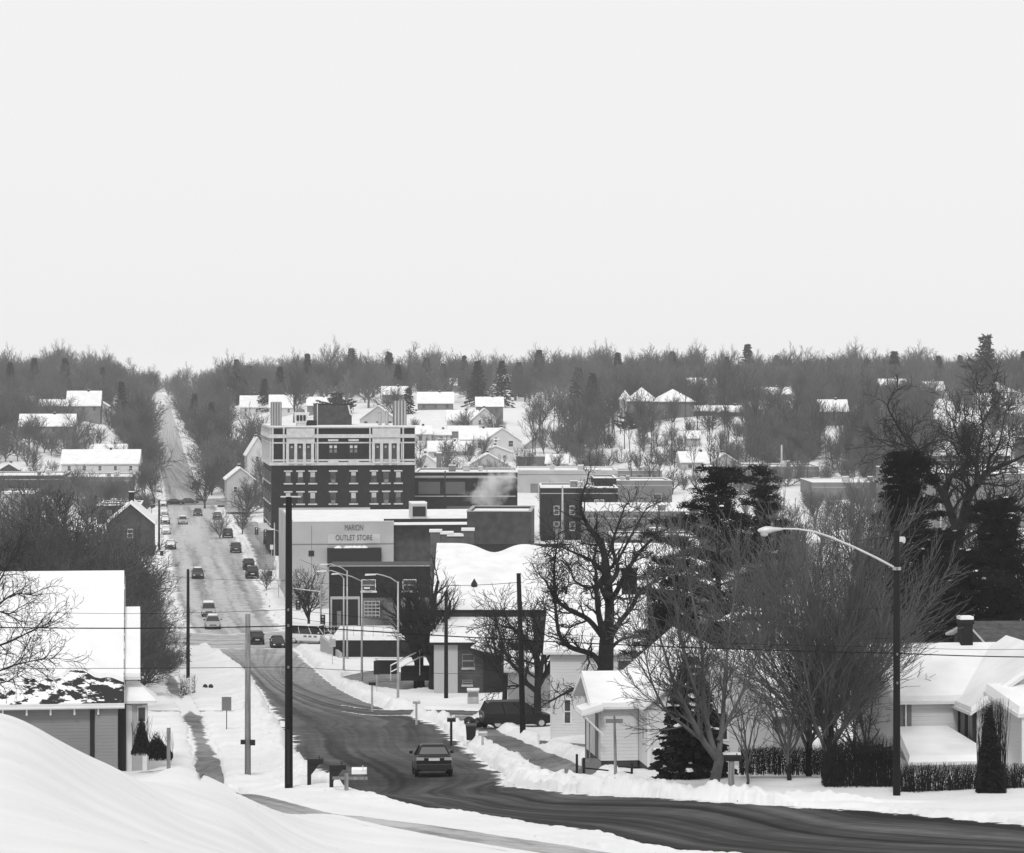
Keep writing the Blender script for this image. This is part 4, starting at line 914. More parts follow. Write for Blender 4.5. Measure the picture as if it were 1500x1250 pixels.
# ---- houses on the far slope, centre
FS = 'houses on the far slope'
house('house', 'long white-roofed house highest behind the right end of the hotel', 612, 900, W2(612, 664, 900), 9, 2.9, 3.2, 'x', 2, wallm=MGST, zb=604, group=FS, foot=6)
house('house', 'brown house with small snow roof above the white gabled pair', 698, 880, W2(698, 737, 880), 9, 5.6, 2.6, 'x', 2, wallm=BRK3, zb=622, group=FS, foot=6)
house('house', 'white L-shaped house, its side wing roofed in snow, upper of the white pair', 655, 820, W2(655, 700, 820), 9, 3.0, 2.8, 'x', 2, wallm=WSID, zb=632, group=FS, wins=[('f', 3, 1.2, 1, 1.3), ('f', 6, 1.2, 1, 1.3)], foot=6)
house('house', 'white front gable with two small dark windows, upper of the white pair', 692, 812, W2(692, 728, 812), 10, 3.4, 3.0, 'y', 2, wallm=WSID, zb=632, group=FS, wins=[('f', 2.1, 1.8, .9, 1.4), ('f', 4.9, 2.0, .9, 1.5)], foot=6)
house('shed', 'white carport roof in front of the upper white house', 657, 800, W2(657, 700, 800), 6, 1.6, 1.2, 'x', 2, wallm=MGST, zb=640, cat='shed', foot=6)
house('house', 'pale house with snow roof right against the hotel corner', 600, 780, W2(600, 632, 780), 9, 3.0, 2.0, 'x', 2, wallm=LGST, zb=652, group=FS, foot=8)
house('house', 'low white porch roof between hotel and the white gables', 632, 770, W2(632, 660, 770), 8, 1.6, 1.3, 'x', 2, wallm=LGST, zb=646, group=FS, foot=8)
house('house', 'white house with wide front gable and side wing, lower of the white pair', 674, 740, W2(674, 730, 740), 9, 3.6, 2.6, 'x', 2, wallm=WSID, zb=664, group=FS, wins=[('f', 2.2, 1.2, 1.1, 1.6), ('f', 5.0, 1.2, 1.1, 1.6)], foot=6)
house('house', 'broad white front gable with attic window, lower of the white pair', 708, 730, W2(708, 764, 730), 12, 3.0, 3.3, 'y', 2, wallm=WSID, zb=664, group=FS, wins=[('f', 3.2, 2.8, .7, 1.3), ('f', 7.0, 1.6, 1.3, 1.6)], foot=6)
house('house', 'snow roof with arched gable just below the broad white gable', 700, 690, W2(700, 752, 690), 8, 2.0, 1.6, 'y', 2, wallm=WSID, zb=676, group=FS, foot=8)
house('house', 'dark-framed gabled house with crossing timbers below the white gables', 682, 655, W2(682, 748, 655), 10, 1.6, 2.9, 'y', 2, wallm=LGST, zb=694, group=FS, foot=8)
house('house', 'white side roof at the left foot of the slope beside the hotel', 606, 660, W2(606, 640, 660), 8, 2.4, 2.0, 'y', 2, wallm=WSID, zb=694, group=FS, foot=8)
house('house', 'long snow roof running behind the brick chimney on the slope', 628, 700, W2(628, 690, 700), 9, 1.8, 2.2, 'x', 2, wallm=LGST, zb=672, group=FS, foot=8)
house('shed', 'long white flat-roofed shed with dark eave line right of the hotel', 612, 730, W2(612, 672, 730), 8, 1.8, 0, 'flat', 2, wallm=WSID, zb=658, cat='shed', foot=8)
house('house', 'white triangular roof right of the bare tree on the slope', 770, 720, W2(770, 802, 720), 8, 1.4, 2.2, 'y', 2, wallm=LGST, zb=660, group=FS, foot=8)
house('shed', 'low flat shed behind the bare slope tree', 758, 660, W2(758, 806, 660), 8, 3.6, 0, 'flat', 2, wallm=BRK3, zb=692, cat='shed', foot=8)
house('shed', 'small white flat shed at the right end of the slope houses', 791, 650, W2(791, 815, 650), 8, 1.6, 0, 'flat', 2, wallm=LGST, zb=680, cat='shed', foot=8)
house('garage', 'white garage with snow roof standing behind the long warehouse', 800, 620, W2(800, 831, 620), 8, 2.2, 1.7, 'x', -3, wallm=WSID, zb=694, cat='garage', foot=9)
c_ = thing('chimney_stack', 'brown brick chimney stack rising among the slope roofs', 'chimney', P(643, 692, 640)); MB().box(-.55, .55, -.55, .55, -6, Z(664, 640)-Z(692, 640)).build('stack', BRK3, c_); MB().box(-.62, .62, -.62, .62, Z(664, 640)-Z(692, 640)+.003, Z(664, 640)-Z(692, 640)+.25).build('snow_cap', SNOWR, c_)
# ---- right hill
house('mansion', 'large brick house with hipped snow roofs crowning the far slope', 958, 838, W2(958, 1016, 838), 12, 5.8, 3.6, 'hip', 0, wallm=BRK3, zb=618, cat='mansion', wins=[('f', 3.6, 1.0, 1.2, 2.2)], foot=6, over=.7)
house('mansion', 'left wing of the hilltop brick house with a row of windows', 920, 846, W2(920, 962, 846), 11, 5.6, 4.0, 'hip', 0, wallm=BRK3, zb=616, cat='mansion wing', wins=[('f', 4.2, 3.2, .9, 1.4), ('f', 5.6, 3.2, .9, 1.4), ('f', 7.0, 3.2, .9, 1.4)], foot=6, over=.7)
house('mansion', 'narrow turret house at the left end of the hilltop brick house', 908, 850, 3.2, 4, 5.4, 2.6, 'hip', 0, wallm=LGST, zb=612, cat='turret', foot=6)
house('garage', 'long low garage right of the hilltop brick house', 1013, 850, W2(1013, 1052, 850), 8, 2.0, 1.3, 'x', 0, wallm=BRK2, zb=612, cat='garage', foot=6)
house('house', 'low dark house with snow roof in the woods right of the hilltop garage', 1052, 870, W2(1052, 1094, 870), 8, 1.8, 1.6, 'x', 0, wallm=BRK2, zb=612, foot=6)
house('house', 'faint white house in the woods above the hilltop brick house', 1008, 1080, W2(1008, 1050, 1080), 9, 3.0, 3.0, 'x', 0, wallm=MGST, zb=578, foot=6)
house('house', 'wide low snow roof in the woods above the tall pine', 1105, 960, W2(1105, 1160, 960), 9, 2.0, 2.0, 'x', 0, wallm=MGST, zb=586, foot=6)
house('house', 'tall brown house with white roof alone on the right slope', 1202, 760, W2(1202, 1242, 760), 9, 3.9, 2.8, 'x', 0, wallm=BRK3, zb=624, foot=6)
house('house', 'grey house with hip roof beside the skyline pine at right', 1418, 900, W2(1418, 1488, 900), 10, 4.6, 3.0, 'hip', 0, wallm=BRK3, zb=596, foot=6)
house('house', 'white house with columned porch at the right edge of the slope', 1449, 735, W2(1449, 1502, 735), 8, 2.8, 1.7, 'x', 0, wallm=WSID, zb=622, wins=[('f', 2.2, .6, .8, 1.6), ('f', 4.4, .6, 1.6, 1.7), ('f', 7.2, .6, 1.6, 1.7)], foot=6)
house('house', 'snow roofed cottage behind the columned porch house', 1432, 790, W2(1432, 1480, 790), 8, 2.6, 2.0, 'x', 0, wallm=LGST, zb=602, foot=6)
house('house', 'white cottage with broad gable at the foot of the wooded slope', 1040, 700, W2(1040, 1084, 700), 9, 2.4, 2.4, 'y', 4, wallm=LGST, zb=694, foot=6, wins=[('f', 3.6, .8, 1.3, 1.2)])
house('house', 'long snow roof beside the broad gabled cottage', 998, 716, W2(998, 1050, 716), 9, 2.2, 2.3, 'x', 4, wallm=LGST, zb=690, foot=6)
house('shed', 'tiny white hut on the snowy slope below the hilltop house', 1006, 760, W2(1006, 1026, 760), 5, 2.6, 1.6, 'x', 4, wallm=LGST, zb=656, cat='hut', foot=6)
for i, (p, d_, w_, lb) in enumerate([(640, 1150, 8, 'house'), (730, 1240, 8, 'house'), (560, 1020, 9, 'house'), (1290, 1050, 10, 'house'), (1350, 980, 8, 'house'), (450, 980, 9, 'house')]):
    x_, y_, z_ = PG(p, d_)
    house('house', ['faint roof in the woods above the far slope', 'pale gable lost in the woods behind the pine pair', 'low roof in the woods above the hotel penthouse', 'faint snow roof deep in the right woods', 'small white roof glimpsed through right hillside trees', 'dim house in the woods above the hotel'][i], p, d_, w_, 8, 3.4, 2.6, 'x', 3, wallm=MGST, foot=4)
print('BUILDINGS', len([o for o in bpy.data.objects if o.get('category')]))
# ------------------------------------------------------------------ trees
def perp(d):
    u = d.cross(Vector((0, 0, 1)));
    if u.length < .1: u = d.cross(Vector((1, 0, 0)))
    return u.normalized()
def turn(d, ang, rnd, az=None):
    u = perp(d); v = d.cross(u); t = rnd.uniform(0, 2*math.pi) if az is None else az
    q = u*math.cos(t)+v*math.sin(t)
    return (d*math.cos(ang)+q*math.sin(ang)).normalized()
def grow(segs, rnd, p, d, L, r, lv, K):
    """one branch: a wandering polyline of segments that throws side branches"""
    n = max(2, min(K.get('nseg', 5), int(L/K.get('sl', .35))+1)) if lv < K['lv'] else K.get('tseg', 2)
    st = L/n; az = rnd.uniform(0, 6.28); tips = []
    r0 = r; rend = r*K.get('taper', .35)
    for i in range(n):
        g = K['gnarl']*(1 if lv else .5)
        d = (d + Vector((rnd.gauss(0, g), rnd.gauss(0, g), rnd.gauss(0, g)+K['up'] if lv < K['lv'] else rnd.gauss(0, g)+K.get('tup', K['up'])))).normalized()
        q = p + d*st; r1 = r + (rend-r)*(i+1)/n
        a = r0+(rend-r0)*i/n; b = r0+(rend-r0)*(i+1)/n
        segs.append((p.x, p.y, p.z, q.x, q.y, q.z, max(a, K['rmin']), max(b, K['rmin']), lv))
        p = q
        if lv < K['lv'] and (i+1)/n >= K['start'][min(lv, len(K['start'])-1)]:
            kids = K['kids'][min(lv, len(K['kids'])-1)]
            m = int(kids) + (rnd.random() < kids-int(kids))
            for k in range(m):
                az += 2.4 + rnd.uniform(-.5, .5)
                t = (i+1)/n
                cd = turn(d, K['ang'][min(lv, len(K['ang'])-1)]*rnd.uniform(.7, 1.25), rnd, az)
                cl = L*K['lr'][min(lv, len(K['lr'])-1)]*(1.15-.55*t)*rnd.uniform(.7, 1.2)
                grow(segs, rnd, p, cd, cl, b*K.get('rr', .62), lv+1, K)
    return p, d
def seg_mesh(name, segs, big=5, small=3, thr=.03):
    A = np.array(segs, dtype=np.float64)
    if not len(A): A = np.zeros((0, 9))
    out_v = []; out_f = []; off = 0
    rm = np.maximum(A[:, 6], A[:, 7])
    for sel, n in ((rm >= thr*3, 8), ((rm >= thr) & (rm < thr*3), big), (rm < thr, small)):
        B = A[sel]
        if not len(B): continue
        p0, p1 = B[:, 0:3], B[:, 3:6]; t = p1-p0; t /= np.linalg.norm(t, axis=1)[:, None]+1e-9
        ref = np.tile([0.13, .21, .97], (len(B), 1)); bad = np.abs((t*ref).sum(1)) > .96; ref[bad] = [1, .1, 0]
        u = np.cross(t, ref); u /= np.linalg.norm(u, axis=1)[:, None]+1e-9; v = np.cross(t, u)
        ang = np.arange(n)*2*math.pi/n
        ring = u[:, None, :]*np.cos(ang)[None, :, None]+v[:, None, :]*np.sin(ang)[None, :, None]
        a = p0[:, None, :]-t[:, None, :]*.2*B[:, 6][:, None, None]+ring*B[:, 6][:, None, None]; b = p1[:, None, :]+t[:, None, :]*.2*B[:, 7][:, None, None]+ring*B[:, 7][:, None, None]
        V = np.concatenate([a, b], 1).reshape(-1, 3)
        base = np.arange(len(B))[:, None]*2*n; k = np.arange(n)
        q = np.stack([base+k, base+(k+1) % n, base+n+(k+1) % n, base+n+k], -1).reshape(-1, 4)
        out_v.append(V); out_f.append(q+off); off += len(V)
    V = np.concatenate(out_v) if out_v else np.zeros((3, 3)); Fq = np.concatenate(out_f) if out_f else np.zeros((0, 4), int)
    me = fast_mesh(name, V, Fq)
    me.polygons.foreach_set('use_smooth', [True]*len(me.polygons))
    return me
def split_tree(segs): return [s for s in segs if s[8] == 0], [s for s in segs if s[8] > 0]
def put_tree(name, label, loc, segs, mt, mc, group=None, cat='tree', rz=0, thr=.03):
    t = thing(name, label, cat, loc, rz, group)
    a, b = split_tree(segs)
    link('trunk', seg_mesh('trunk', a, thr=thr), mt, t); link('crown', seg_mesh('crown', b, thr=thr), mc, t)
    return t
OAK = dict(lv=4, nseg=6, sl=.35, gnarl=.22, up=.05, start=[.3, .25, .2, .2], kids=[2, 1.6, 1.5, 1.3], ang=[.9, .85, .8, .8], lr=[.65, .6, .6, .6], rmin=.011, taper=.4, rr=.6)
MAPLE = dict(lv=4, nseg=6, sl=.4, gnarl=.08, up=.09, start=[.25, .2, .2, .2], kids=[2.2, 1.7, 1.6, 1.3], ang=[.55, .55, .5, .5], lr=[.75, .6, .6, .6], rmin=.010, taper=.4, rr=.58)
def polylimb(segs, pts, r0, r1, d, dz, rnd, K, lv=1, twig=1.0, lscale=2.6, sub=None):
    """a drawn limb: pts in px; d depth of start; dz depth change toward its tip. Twigs grow along it."""
    n = len(pts); W = [Vector(P(px, py, d+dz*i/(n-1))) for i, (px, py) in enumerate(pts)]
    # subdivide with catmull-rom
    fine = []
    for i in range(n-1):
        p0 = W[max(i-1, 0)]; p1 = W[i]; p2 = W[i+1]; p3 = W[min(i+2, n-1)]
        for k in range(4):
            t = k/4; fine.append(.5*((2*p1)+(p2-p0)*t+(2*p0-5*p1+4*p2-p3)*t*t+(3*p1-p0-3*p2+p3)*t**3))
    fine.append(W[-1]); m = len(fine)-1
    az = rnd.uniform(0, 6)
    for i in range(m):
        a = r0+(r1-r0)*i/m; b = r0+(r1-r0)*(i+1)/m; p, q = fine[i], fine[i+1]
        segs.append((p.x, p.y, p.z, q.x, q.y, q.z, a, b, lv))
        if twig and (lv > 0 or i > m*.7) and i > m*.12:
            dd = (q-p).normalized()
            for k in range(int(twig)+(rnd.random() < twig-int(twig))):
                az += 2.4
                cd = turn(dd, rnd.uniform(.5, 1.2), rnd, az); cd.z += .15; cd.normalize()
                grow(segs, rnd, q, cd, lscale*rnd.uniform(.5, 1.2)*(1.1-.3*i/m), max(b*.45, .028), 2 if lv else 1, K)
    grow(segs, rnd, fine[-1], (fine[-1]-fine[-2]).normalized(), lscale, r1, 2, K)
def rebase(segs, loc):
    x, y, z = loc
    return [(s[0]-x, s[1]-y, s[2]-z, s[3]-x, s[4]-y, s[5]-z)+tuple(s[6:]) for s in segs]

# --- the gnarled oak behind the cottage
def oak():
    rnd = random.Random(11); d = 150; sg = []
    K = dict(OAK); K.update(lv=4, gnarl=.28, sl=.25, nseg=5, kids=[2, 1.5, 1.25, 1.1], up=.03)
    base = PG(890, d)
    Kt = dict(K)
    polylimb(sg, [(893, 1128), (889, 1060), (887, 1000), (888, 950), (890, 925)], .50, .36, d, 0, rnd, K, lv=0, twig=0)
    sg = [s for s in sg if s[8] == 0]
    lims = [
     ([(889, 955), (893, 895), (890, 850), (885, 812), (876, 790), (860, 768), (850, 742), (856, 716)], .36, .06, 4),
     ([(888, 945), (878, 905), (874, 870), (873, 838)], .26, .10, -3),
     ([(890, 945), (903, 918), (925, 890), (937, 868), (957, 853), (975, 846)], .22, .06, 3),
     ([(888, 870), (900, 872), (916, 841), (936, 810), (958, 788), (982, 772)], .22, .05, -4),
     ([(884, 935), (862, 908), (835, 894), (818, 881), (813, 861), (812, 827), (816, 800)], .20, .05, -3),
     ([(884, 985), (869, 960), (835, 948), (820, 931), (815, 905), (812, 878), (798, 850)], .21, .06, 4),
     ([(885, 840), (868, 822), (842, 810), (822, 801)], .14, .05, -3),
     ([(884, 856), (862, 861), (842, 851), (835, 832), (822, 815)], .12, .03, 3),
     ([(881, 1004), (855, 1005), (829, 1015), (806, 1028)], .16, .05, -4),
     ([(890, 1003), (923, 989), (953, 984), (978, 993), (994, 1015)], .15, .05, -3),
     ([(893, 952), (912, 936), (943, 933), (962, 944)], .13, .04, 3),
     ([(890, 858), (905, 835), (897, 800), (906, 768), (915, 742)], .18, .05, 5),
     ([(889, 880), (880, 850), (905, 820), (930, 775), (945, 748)], .16, .04, 6)]
    for pts, a, b, dz in lims: polylimb(sg, pts, a*.8, b*.8, d, dz, rnd, K, lv=1, twig=1.05, lscale=1.7)
    put_tree('oak_tree', 'big gnarled bare oak with a thick dark trunk rising behind the white cottage', base, rebase(sg, base), BARK, TWIG)
    print('oak', len(sg))
oak()
def elm():
    rnd = random.Random(5); d = 205; sg = []
    K = dict(OAK); K.update(lv=4, gnarl=.24, sl=.4, kids=[2, 1.4, 1.3, 1.1], up=.05, rmin=.016)
    base = PG(1392, d)
    polylimb(sg, [(1388, 990), (1392, 920), (1397, 850), (1403, 795), (1408, 772)], .62, .40, d, 0, rnd, K, lv=0, twig=0); sg = [s for s in sg if s[8] == 0]
    lims = [
     ([(1406, 780), (1417, 734), (1432, 709), (1447, 692), (1474, 680), (1500, 668)], .36, .08, 4),
     ([(1405, 790), (1396, 760), (1384, 729), (1369, 707), (1355, 684), (1342, 661), (1325, 640), (1308, 612)], .34, .07, -4),
     ([(1408, 775), (1417, 759), (1436, 744), (1455, 737), (1474, 738), (1499, 748), (1530, 768)], .26, .08, -4),
     ([(1416, 735), (1418, 718), (1411, 700), (1415, 680), (1402, 664)], .16, .05, 3),
     ([(1384, 729), (1390, 708), (1398, 694), (1415, 680), (1418, 655)], .18, .05, -3),
     ([(1430, 711), (1431, 690), (1428, 678), (1413, 661), (1403, 640), (1395, 615)], .2, .05, 5),
     ([(1431, 690), (1432, 660), (1440, 630), (1436, 600)], .14, .04, 2),
     ([(1410, 765), (1432, 765), (1447, 773), (1462, 768)], .15, .05, -3),
     ([(1402, 768), (1384, 778), (1368, 790)], .12, .04, -4),
     ([(1400, 800), (1420, 784), (1445, 777), (1463, 786), (1480, 802), (1487, 826)], .2, .05, -5),
     ([(1355, 684), (1340, 668), (1325, 662), (1310, 655)], .1, .03, 2),
     ([(1447, 692), (1450, 672), (1462, 655), (1468, 630)], .14, .04, -2)]
    for pts, a, b, dz in lims: polylimb(sg, pts, a, b, d, dz, rnd, K, lv=1, twig=1.0, lscale=3.0)
    put_tree('elm_tree', 'spreading bare elm at the right with wide dark limbs before the grey warehouse', base, rebase(sg, base), BARK, TWIG)
    print('elm', len(sg))
elm()
def vase():
    rnd = random.Random(21); d = 119; base = PG(1213, d); sg = []
    K = dict(lv=3, nseg=7, sl=.35, gnarl=.075, up=.035, tup=.05, start=[.3, .12, .1, .1], kids=[2, 2.3, 2.0, 1.2], ang=[.4, .42, .42, .4], lr=[.7, .52, .55, .6], rmin=.0095, taper=.3, rr=.5, tseg=3)
    p0 = Vector((0, 0, -.3)); sg.append((0, 0, -.3, .05, 0, 1.4, .30, .26, 0)); sg.append((.05, 0, 1.4, .0, 0, 2.4, .26, .22, 0))
    for i in range(26):
        az = i*2.399; tilt = .08+.80*((i+.5)/26)**.85
        dr = Vector((math.sin(tilt)*math.cos(az), math.sin(tilt)*math.sin(az)*.9, math.cos(tilt)))
        grow(sg, rnd, Vector((.02*math.cos(az), 0, rnd.uniform(1.0, 2.6))), dr, rnd.uniform(6.6, 8.4)*(1-.10*tilt), rnd.uniform(.04, .085), 1, K)
    put_tree('maple_tree', 'broad vase-shaped bare maple with a dense haze of pale twigs behind the brown hedge', base, sg, BARK, mat('maple_twigs', .11, .9, .8, .45), thr=.025)
    print('vase', len(sg))
vase()
def leaning():
    rnd = random.Random(31); d = 112; sg = []; base = PG(1043, d)
    K = dict(lv=4, nseg=6, sl=.3, gnarl=.07, up=.05, start=[.3, .15, .15, .15], kids=[2, 1.5, 1.4, 1.1], ang=[.5, .5, .5, .5], lr=[.7, .6, .6, .6], rmin=.010, taper=.35, rr=.55)
    polylimb(sg, [(1043, 1162), (1049, 1135), (1053, 1112), (1046, 1098)], .22, .17, d, 0, rnd, K, lv=0, twig=0); sg = [s for s in sg if s[8] == 0]
    for pts, a, b, dz in [([(1050, 1112), (1030, 1085), (1008, 1043), (989, 1005), (975, 960), (960, 915)], .14, .03, -1),
        ([(1046, 1100), (1036, 1060), (1030, 1010), (1028, 949), (1015, 880), (1005, 830)], .13, .03, 2),
        ([(1052, 1110), (1058, 1060), (1062, 1000), (1068, 930), (1078, 860)], .12, .03, 1),
        ([(1036, 1060), (1018, 1010), (1000, 950), (990, 890), (985, 840)], .10, .02, -2),
        ([(1052, 1085), (1075, 1040), (1100, 990), (1118, 940)], .09, .02, 2),
        ([(1030, 1085), (1002, 1063), (975, 1040), (955, 1000), (945, 960)], .09, .02, -1)]:
        polylimb(sg, pts, a, b, d, dz, rnd, K, lv=1, twig=1.1, lscale=2.0)
    put_tree('leaning_tree', 'grey leaning tree with forked trunk standing by the road left of the maple', base, rebase(sg, base), BARKG, TWIGG)
    print('lean', len(sg))
leaning()
def simple(name, label, px, d, H, K, seed, trunk=.35, r=.2, mt=BARK, mc=TWIG, stems=1, spread=.2, group=None, sy=1., zoff=0):
    rnd = random.Random(seed); sg = []
    th = H*trunk
    for s in range(stems):
        az = s*2.4+seed; tl = spread*(0 if stems == 1 else 1)
        d0 = Vector((math.cos(az)*tl, math.sin(az)*tl, 1)).normalized()
        p = Vector((0, 0, -.3)); n = 4
        rr = r/(1 if stems == 1 else 1.6)
        for i in range(n):
            dd = (d0+Vector((rnd.gauss(0, .06), rnd.gauss(0, .06), 0))).normalized(); q = p+dd*(th+.3)/n
            sg.append((p.x, p.y, p.z, q.x, q.y, q.z, rr*(1-.07*i), rr*(1-.07*(i+1)), 0)); p = q
        m = K.get('fork', 4)
        for i in range(m):
            tilt = K.get('tilt', .6)*(0 if i == 0 else 1)*rnd.uniform(.7, 1.2)
            grow(sg, rnd, p-dd*th*.12*i, turn(dd, tilt, rnd, i*2.4), (H-th)*rnd.uniform(.6, .85)*(1.0 if i == 0 else .85), rr*.62, 1, K)
    return put_tree(name, label, PG(px, d) if zoff == 0 else (X(px, d), d, Z(zoff, d)), sg, mt, mc, group)
KD = dict(lv=4, nseg=5, sl=.4, gnarl=.12, up=.06, start=[.2, .2, .2, .2], kids=[2, 1.6, 1.5, 1.2], ang=[.65, .65, .65, .6], lr=[.7, .58, .58, .6], rmin=.012, taper=.35, rr=.58, fork=5, tilt=.6)
def v(**k): q = dict(KD); q.update(k); return q
simple('bare_tree', 'bare tree with thick double trunk beside the pale lamp post', 637, 236, 11.5, v(gnarl=.09, up=.09, tilt=.45, rmin=.014), 41, .28, .55, BARK, TWIG)
simple('bare_tree', 'bare tree just left of the brick hall, trunk next to the stair rail', 614, 240, 11, v(gnarl=.1, up=.08, tilt=.55, rmin=.014), 42, .3, .5, BARK, TWIG)
simple('bare_tree', 'twiggy bare tree in front of the brick hall roof', 738, 212, 9.5, v(gnarl=.12, tilt=.6, rmin=.013), 43, .25, .22, BARK, TWIG)
simple('bare_tree', 'dense dark tree hung with vines between the hall and the oak', 788, 200, 12, v(gnarl=.2, tilt=.45, rmin=.018, kids=[2, 2, 1.6, 1.2], up=.0), 44, .2, .3, BARK, TWIG)
simple('bare_tree', 'small street tree before the pale outlet store facade', 452, 352, 8, v(tilt=.5, rmin=.02), 45, .2, .2, BARK, TWIG)
simple('bare_tree', 'thin young tree on the roadside behind the letterbox at right', 1095, 117, 5.5, v(lv=3, tilt=.4, rmin=.009, gnarl=.06), 46, .3, .07, BARKG, TWIGG)
simple('bare_tree', 'slim dark stem left of the maple with long low branches', 1157, 118, 6.5, v(lv=3, tilt=.5, rmin=.01, gnarl=.07), 47, .22, .11, BARK, TWIGG)
simple('bare_tree', 'second dark stem close left of the maple trunk', 1185, 120, 8, v(tilt=.45, rmin=.01, gnarl=.07), 48, .22, .14, BARK, TWIGG)
simple('bare_tree', 'bare tree behind the maple, its twigs over the white roof edge', 1262, 128, 7.5, v(tilt=.6, rmin=.010, gnarl=.08), 49, .15, .12, BARKG, TWIGG, stems=3, spread=.4)
simple('bare_tree', 'twiggy tree between the oak and the leaning tree', 965, 185, 10, v(tilt=.6, rmin=.014), 50, .25, .2, BARKG, TWIGG)
simple('bare_tree', 'pale twiggy tree behind the maple and below the dark pines', 1130, 165, 11.5, v(tilt=.5, rmin=.014, gnarl=.07, up=.1), 51, .25, .22, BARKG, TWIGG)
simple('bare_tree', 'bare tree in front of the grey garage roofs', 915, 300, 13, v(tilt=.6, rmin=.02), 52, .25, .25, BARKG, TWIGG)
simple('bare_tree', 'bare tree right of the dark pines above the neighbouring roof', 1285, 260, 15, v(tilt=.5, rmin=.018), 53, .25, .25, BARK, TWIG)
for i, (p, d_, h_, lb) in enumerate([(1420, 300, 12, 'bare tree on the snowy bank right of the elm'), (1452, 310, 11, 'short trunked tree on the snow below the grey warehouse'), (1475, 300, 12, 'bare tree on the snowy bank at the right edge'), (1500, 180, 9, 'dark bare tree above the roof at the right edge')]):
    simple('bare_tree', lb, p, d_, h_, v(tilt=.6, rmin=.018), 60+i, .3, .28, BARK, TWIG)
# tree whose branches hang over the left house roof, standing just outside the picture
def overhang():
    rnd = random.Random(71); d = 128; sg = []; base = PG(-40, d)
    K = dict(lv=4, nseg=5, sl=.25, gnarl=.2, up=.02, start=[.2, .15, .15], kids=[2, 1.6, 1.4, 1.1], ang=[.7, .7, .7], lr=[.7, .65, .6], rmin=.0085, taper=.35, rr=.5)
    polylimb(sg, [(-40, 1120), (-42, 1050), (-40, 960), (-35, 900)], .2, .15, d, 0, rnd, K, lv=0, twig=0); sg = [s for s in sg if s[8] == 0]
    for pts, a, b, dz in [([(-38, 930), (-20, 905), (5, 880), (25, 870), (45, 872)], .07, .02, -2), ([(-40, 960), (-15, 950), (15, 940), (45, 925), (70, 915)], .07, .018, 1),
       ([(-40, 980), (-10, 985), (20, 975), (50, 968), (75, 965)], .06, .018, -1), ([(-36, 910), (-20, 875), (0, 850), (12, 825)], .07, .02, 0),
       ([(-40, 1000), (-20, 995), (5, 1000), (30, 990)], .05, .015, 2), ([(-36, 900), (-10, 895), (20, 905), (50, 940)], .05, .015, 2)]:
        polylimb(sg, pts, a, b, d, dz, rnd, K, lv=1, twig=1.0, lscale=1.5)
    put_tree('bare_tree', 'fine branched tree reaching in over the snow roof at the left edge', base, rebase(sg, base), BARK, TWIG)
overhang()
# --- thicket behind the left house
TK = 'bare trees crowding behind the left house'
protos = []
for i in range(4):
    rnd = random.Random(80+i)
    protos.append(simple('bare_tree', 'x', 60, 260, 13, v(gnarl=.14, tilt=.6, rmin=.022, kids=[2, 2, 1.6, 1.2], lv=4), 80+i, .12, .28, BARK, TWIGT, group=TK))
spots = [(170, 330, .95), (196, 345, .8), (150, 360, 1.0), (120, 350, 1.1), (75, 350, 1.15), (20, 320, 1.2), (-15, 270, 1.15), (65, 275, 1.1), (5, 290, 1.2), (135, 290, 1.1), (90, 300, 1.15), (-25, 330, 1.2), (180, 285, .9), (50, 230, .95), (110, 235, .95), (-30, 235, 1.0), (12, 215, .85), (40, 262, 1.05), (78, 240, 1.0), (110, 278, 1.1), (140, 232, .85), (165, 262, .95), (192, 246, .72), (212, 270, .62), (-10, 300, 1.15), (60, 315, 1.2), (100, 330, 1.1), (30, 345, 1.1), (150, 320, 1.0), (185, 310, .85), (-50, 270, 1.1), (205, 225, .55), (222, 300, .5), (225, 330, .5), (218, 245, .5), (85, 205, .8), (125, 210, .72), (160, 205, .66), (0, 262, 1.1), (200, 350, .6), (178, 225, .7)]
side = ['left', 'middle', 'right']
for i, (p, d_, sc) in enumerate(spots):
    t = protos[i] if i < 4 else copy_tree(protos[i % 4])
    t.location = PG(p, d_); sc *= 1.05 if p < 150 else .92; t.scale = (sc*1.1, sc*1.1, sc); t.rotation_euler = (0, 0, i*1.7)
    t['label'] = 'bare grey-brown tree in the dense thicket behind the left house'
simple('bare_tree', 'dark limbed tree rising above the thicket beside the twin-gabled house', 113, 330, 19, v(gnarl=.2, tilt=.7, rmin=.03, kids=[2, 1.3, 1.2, 1]), 91, .45, .4, BARK, TWIG)
simple('bare_tree', 'leaning dark tree at the left edge above the thicket', -6, 240, 14, v(gnarl=.2, tilt=.7, rmin=.02, kids=[2, 1.3, 1.2, 1]), 92, .4, .3, BARK, TWIG)

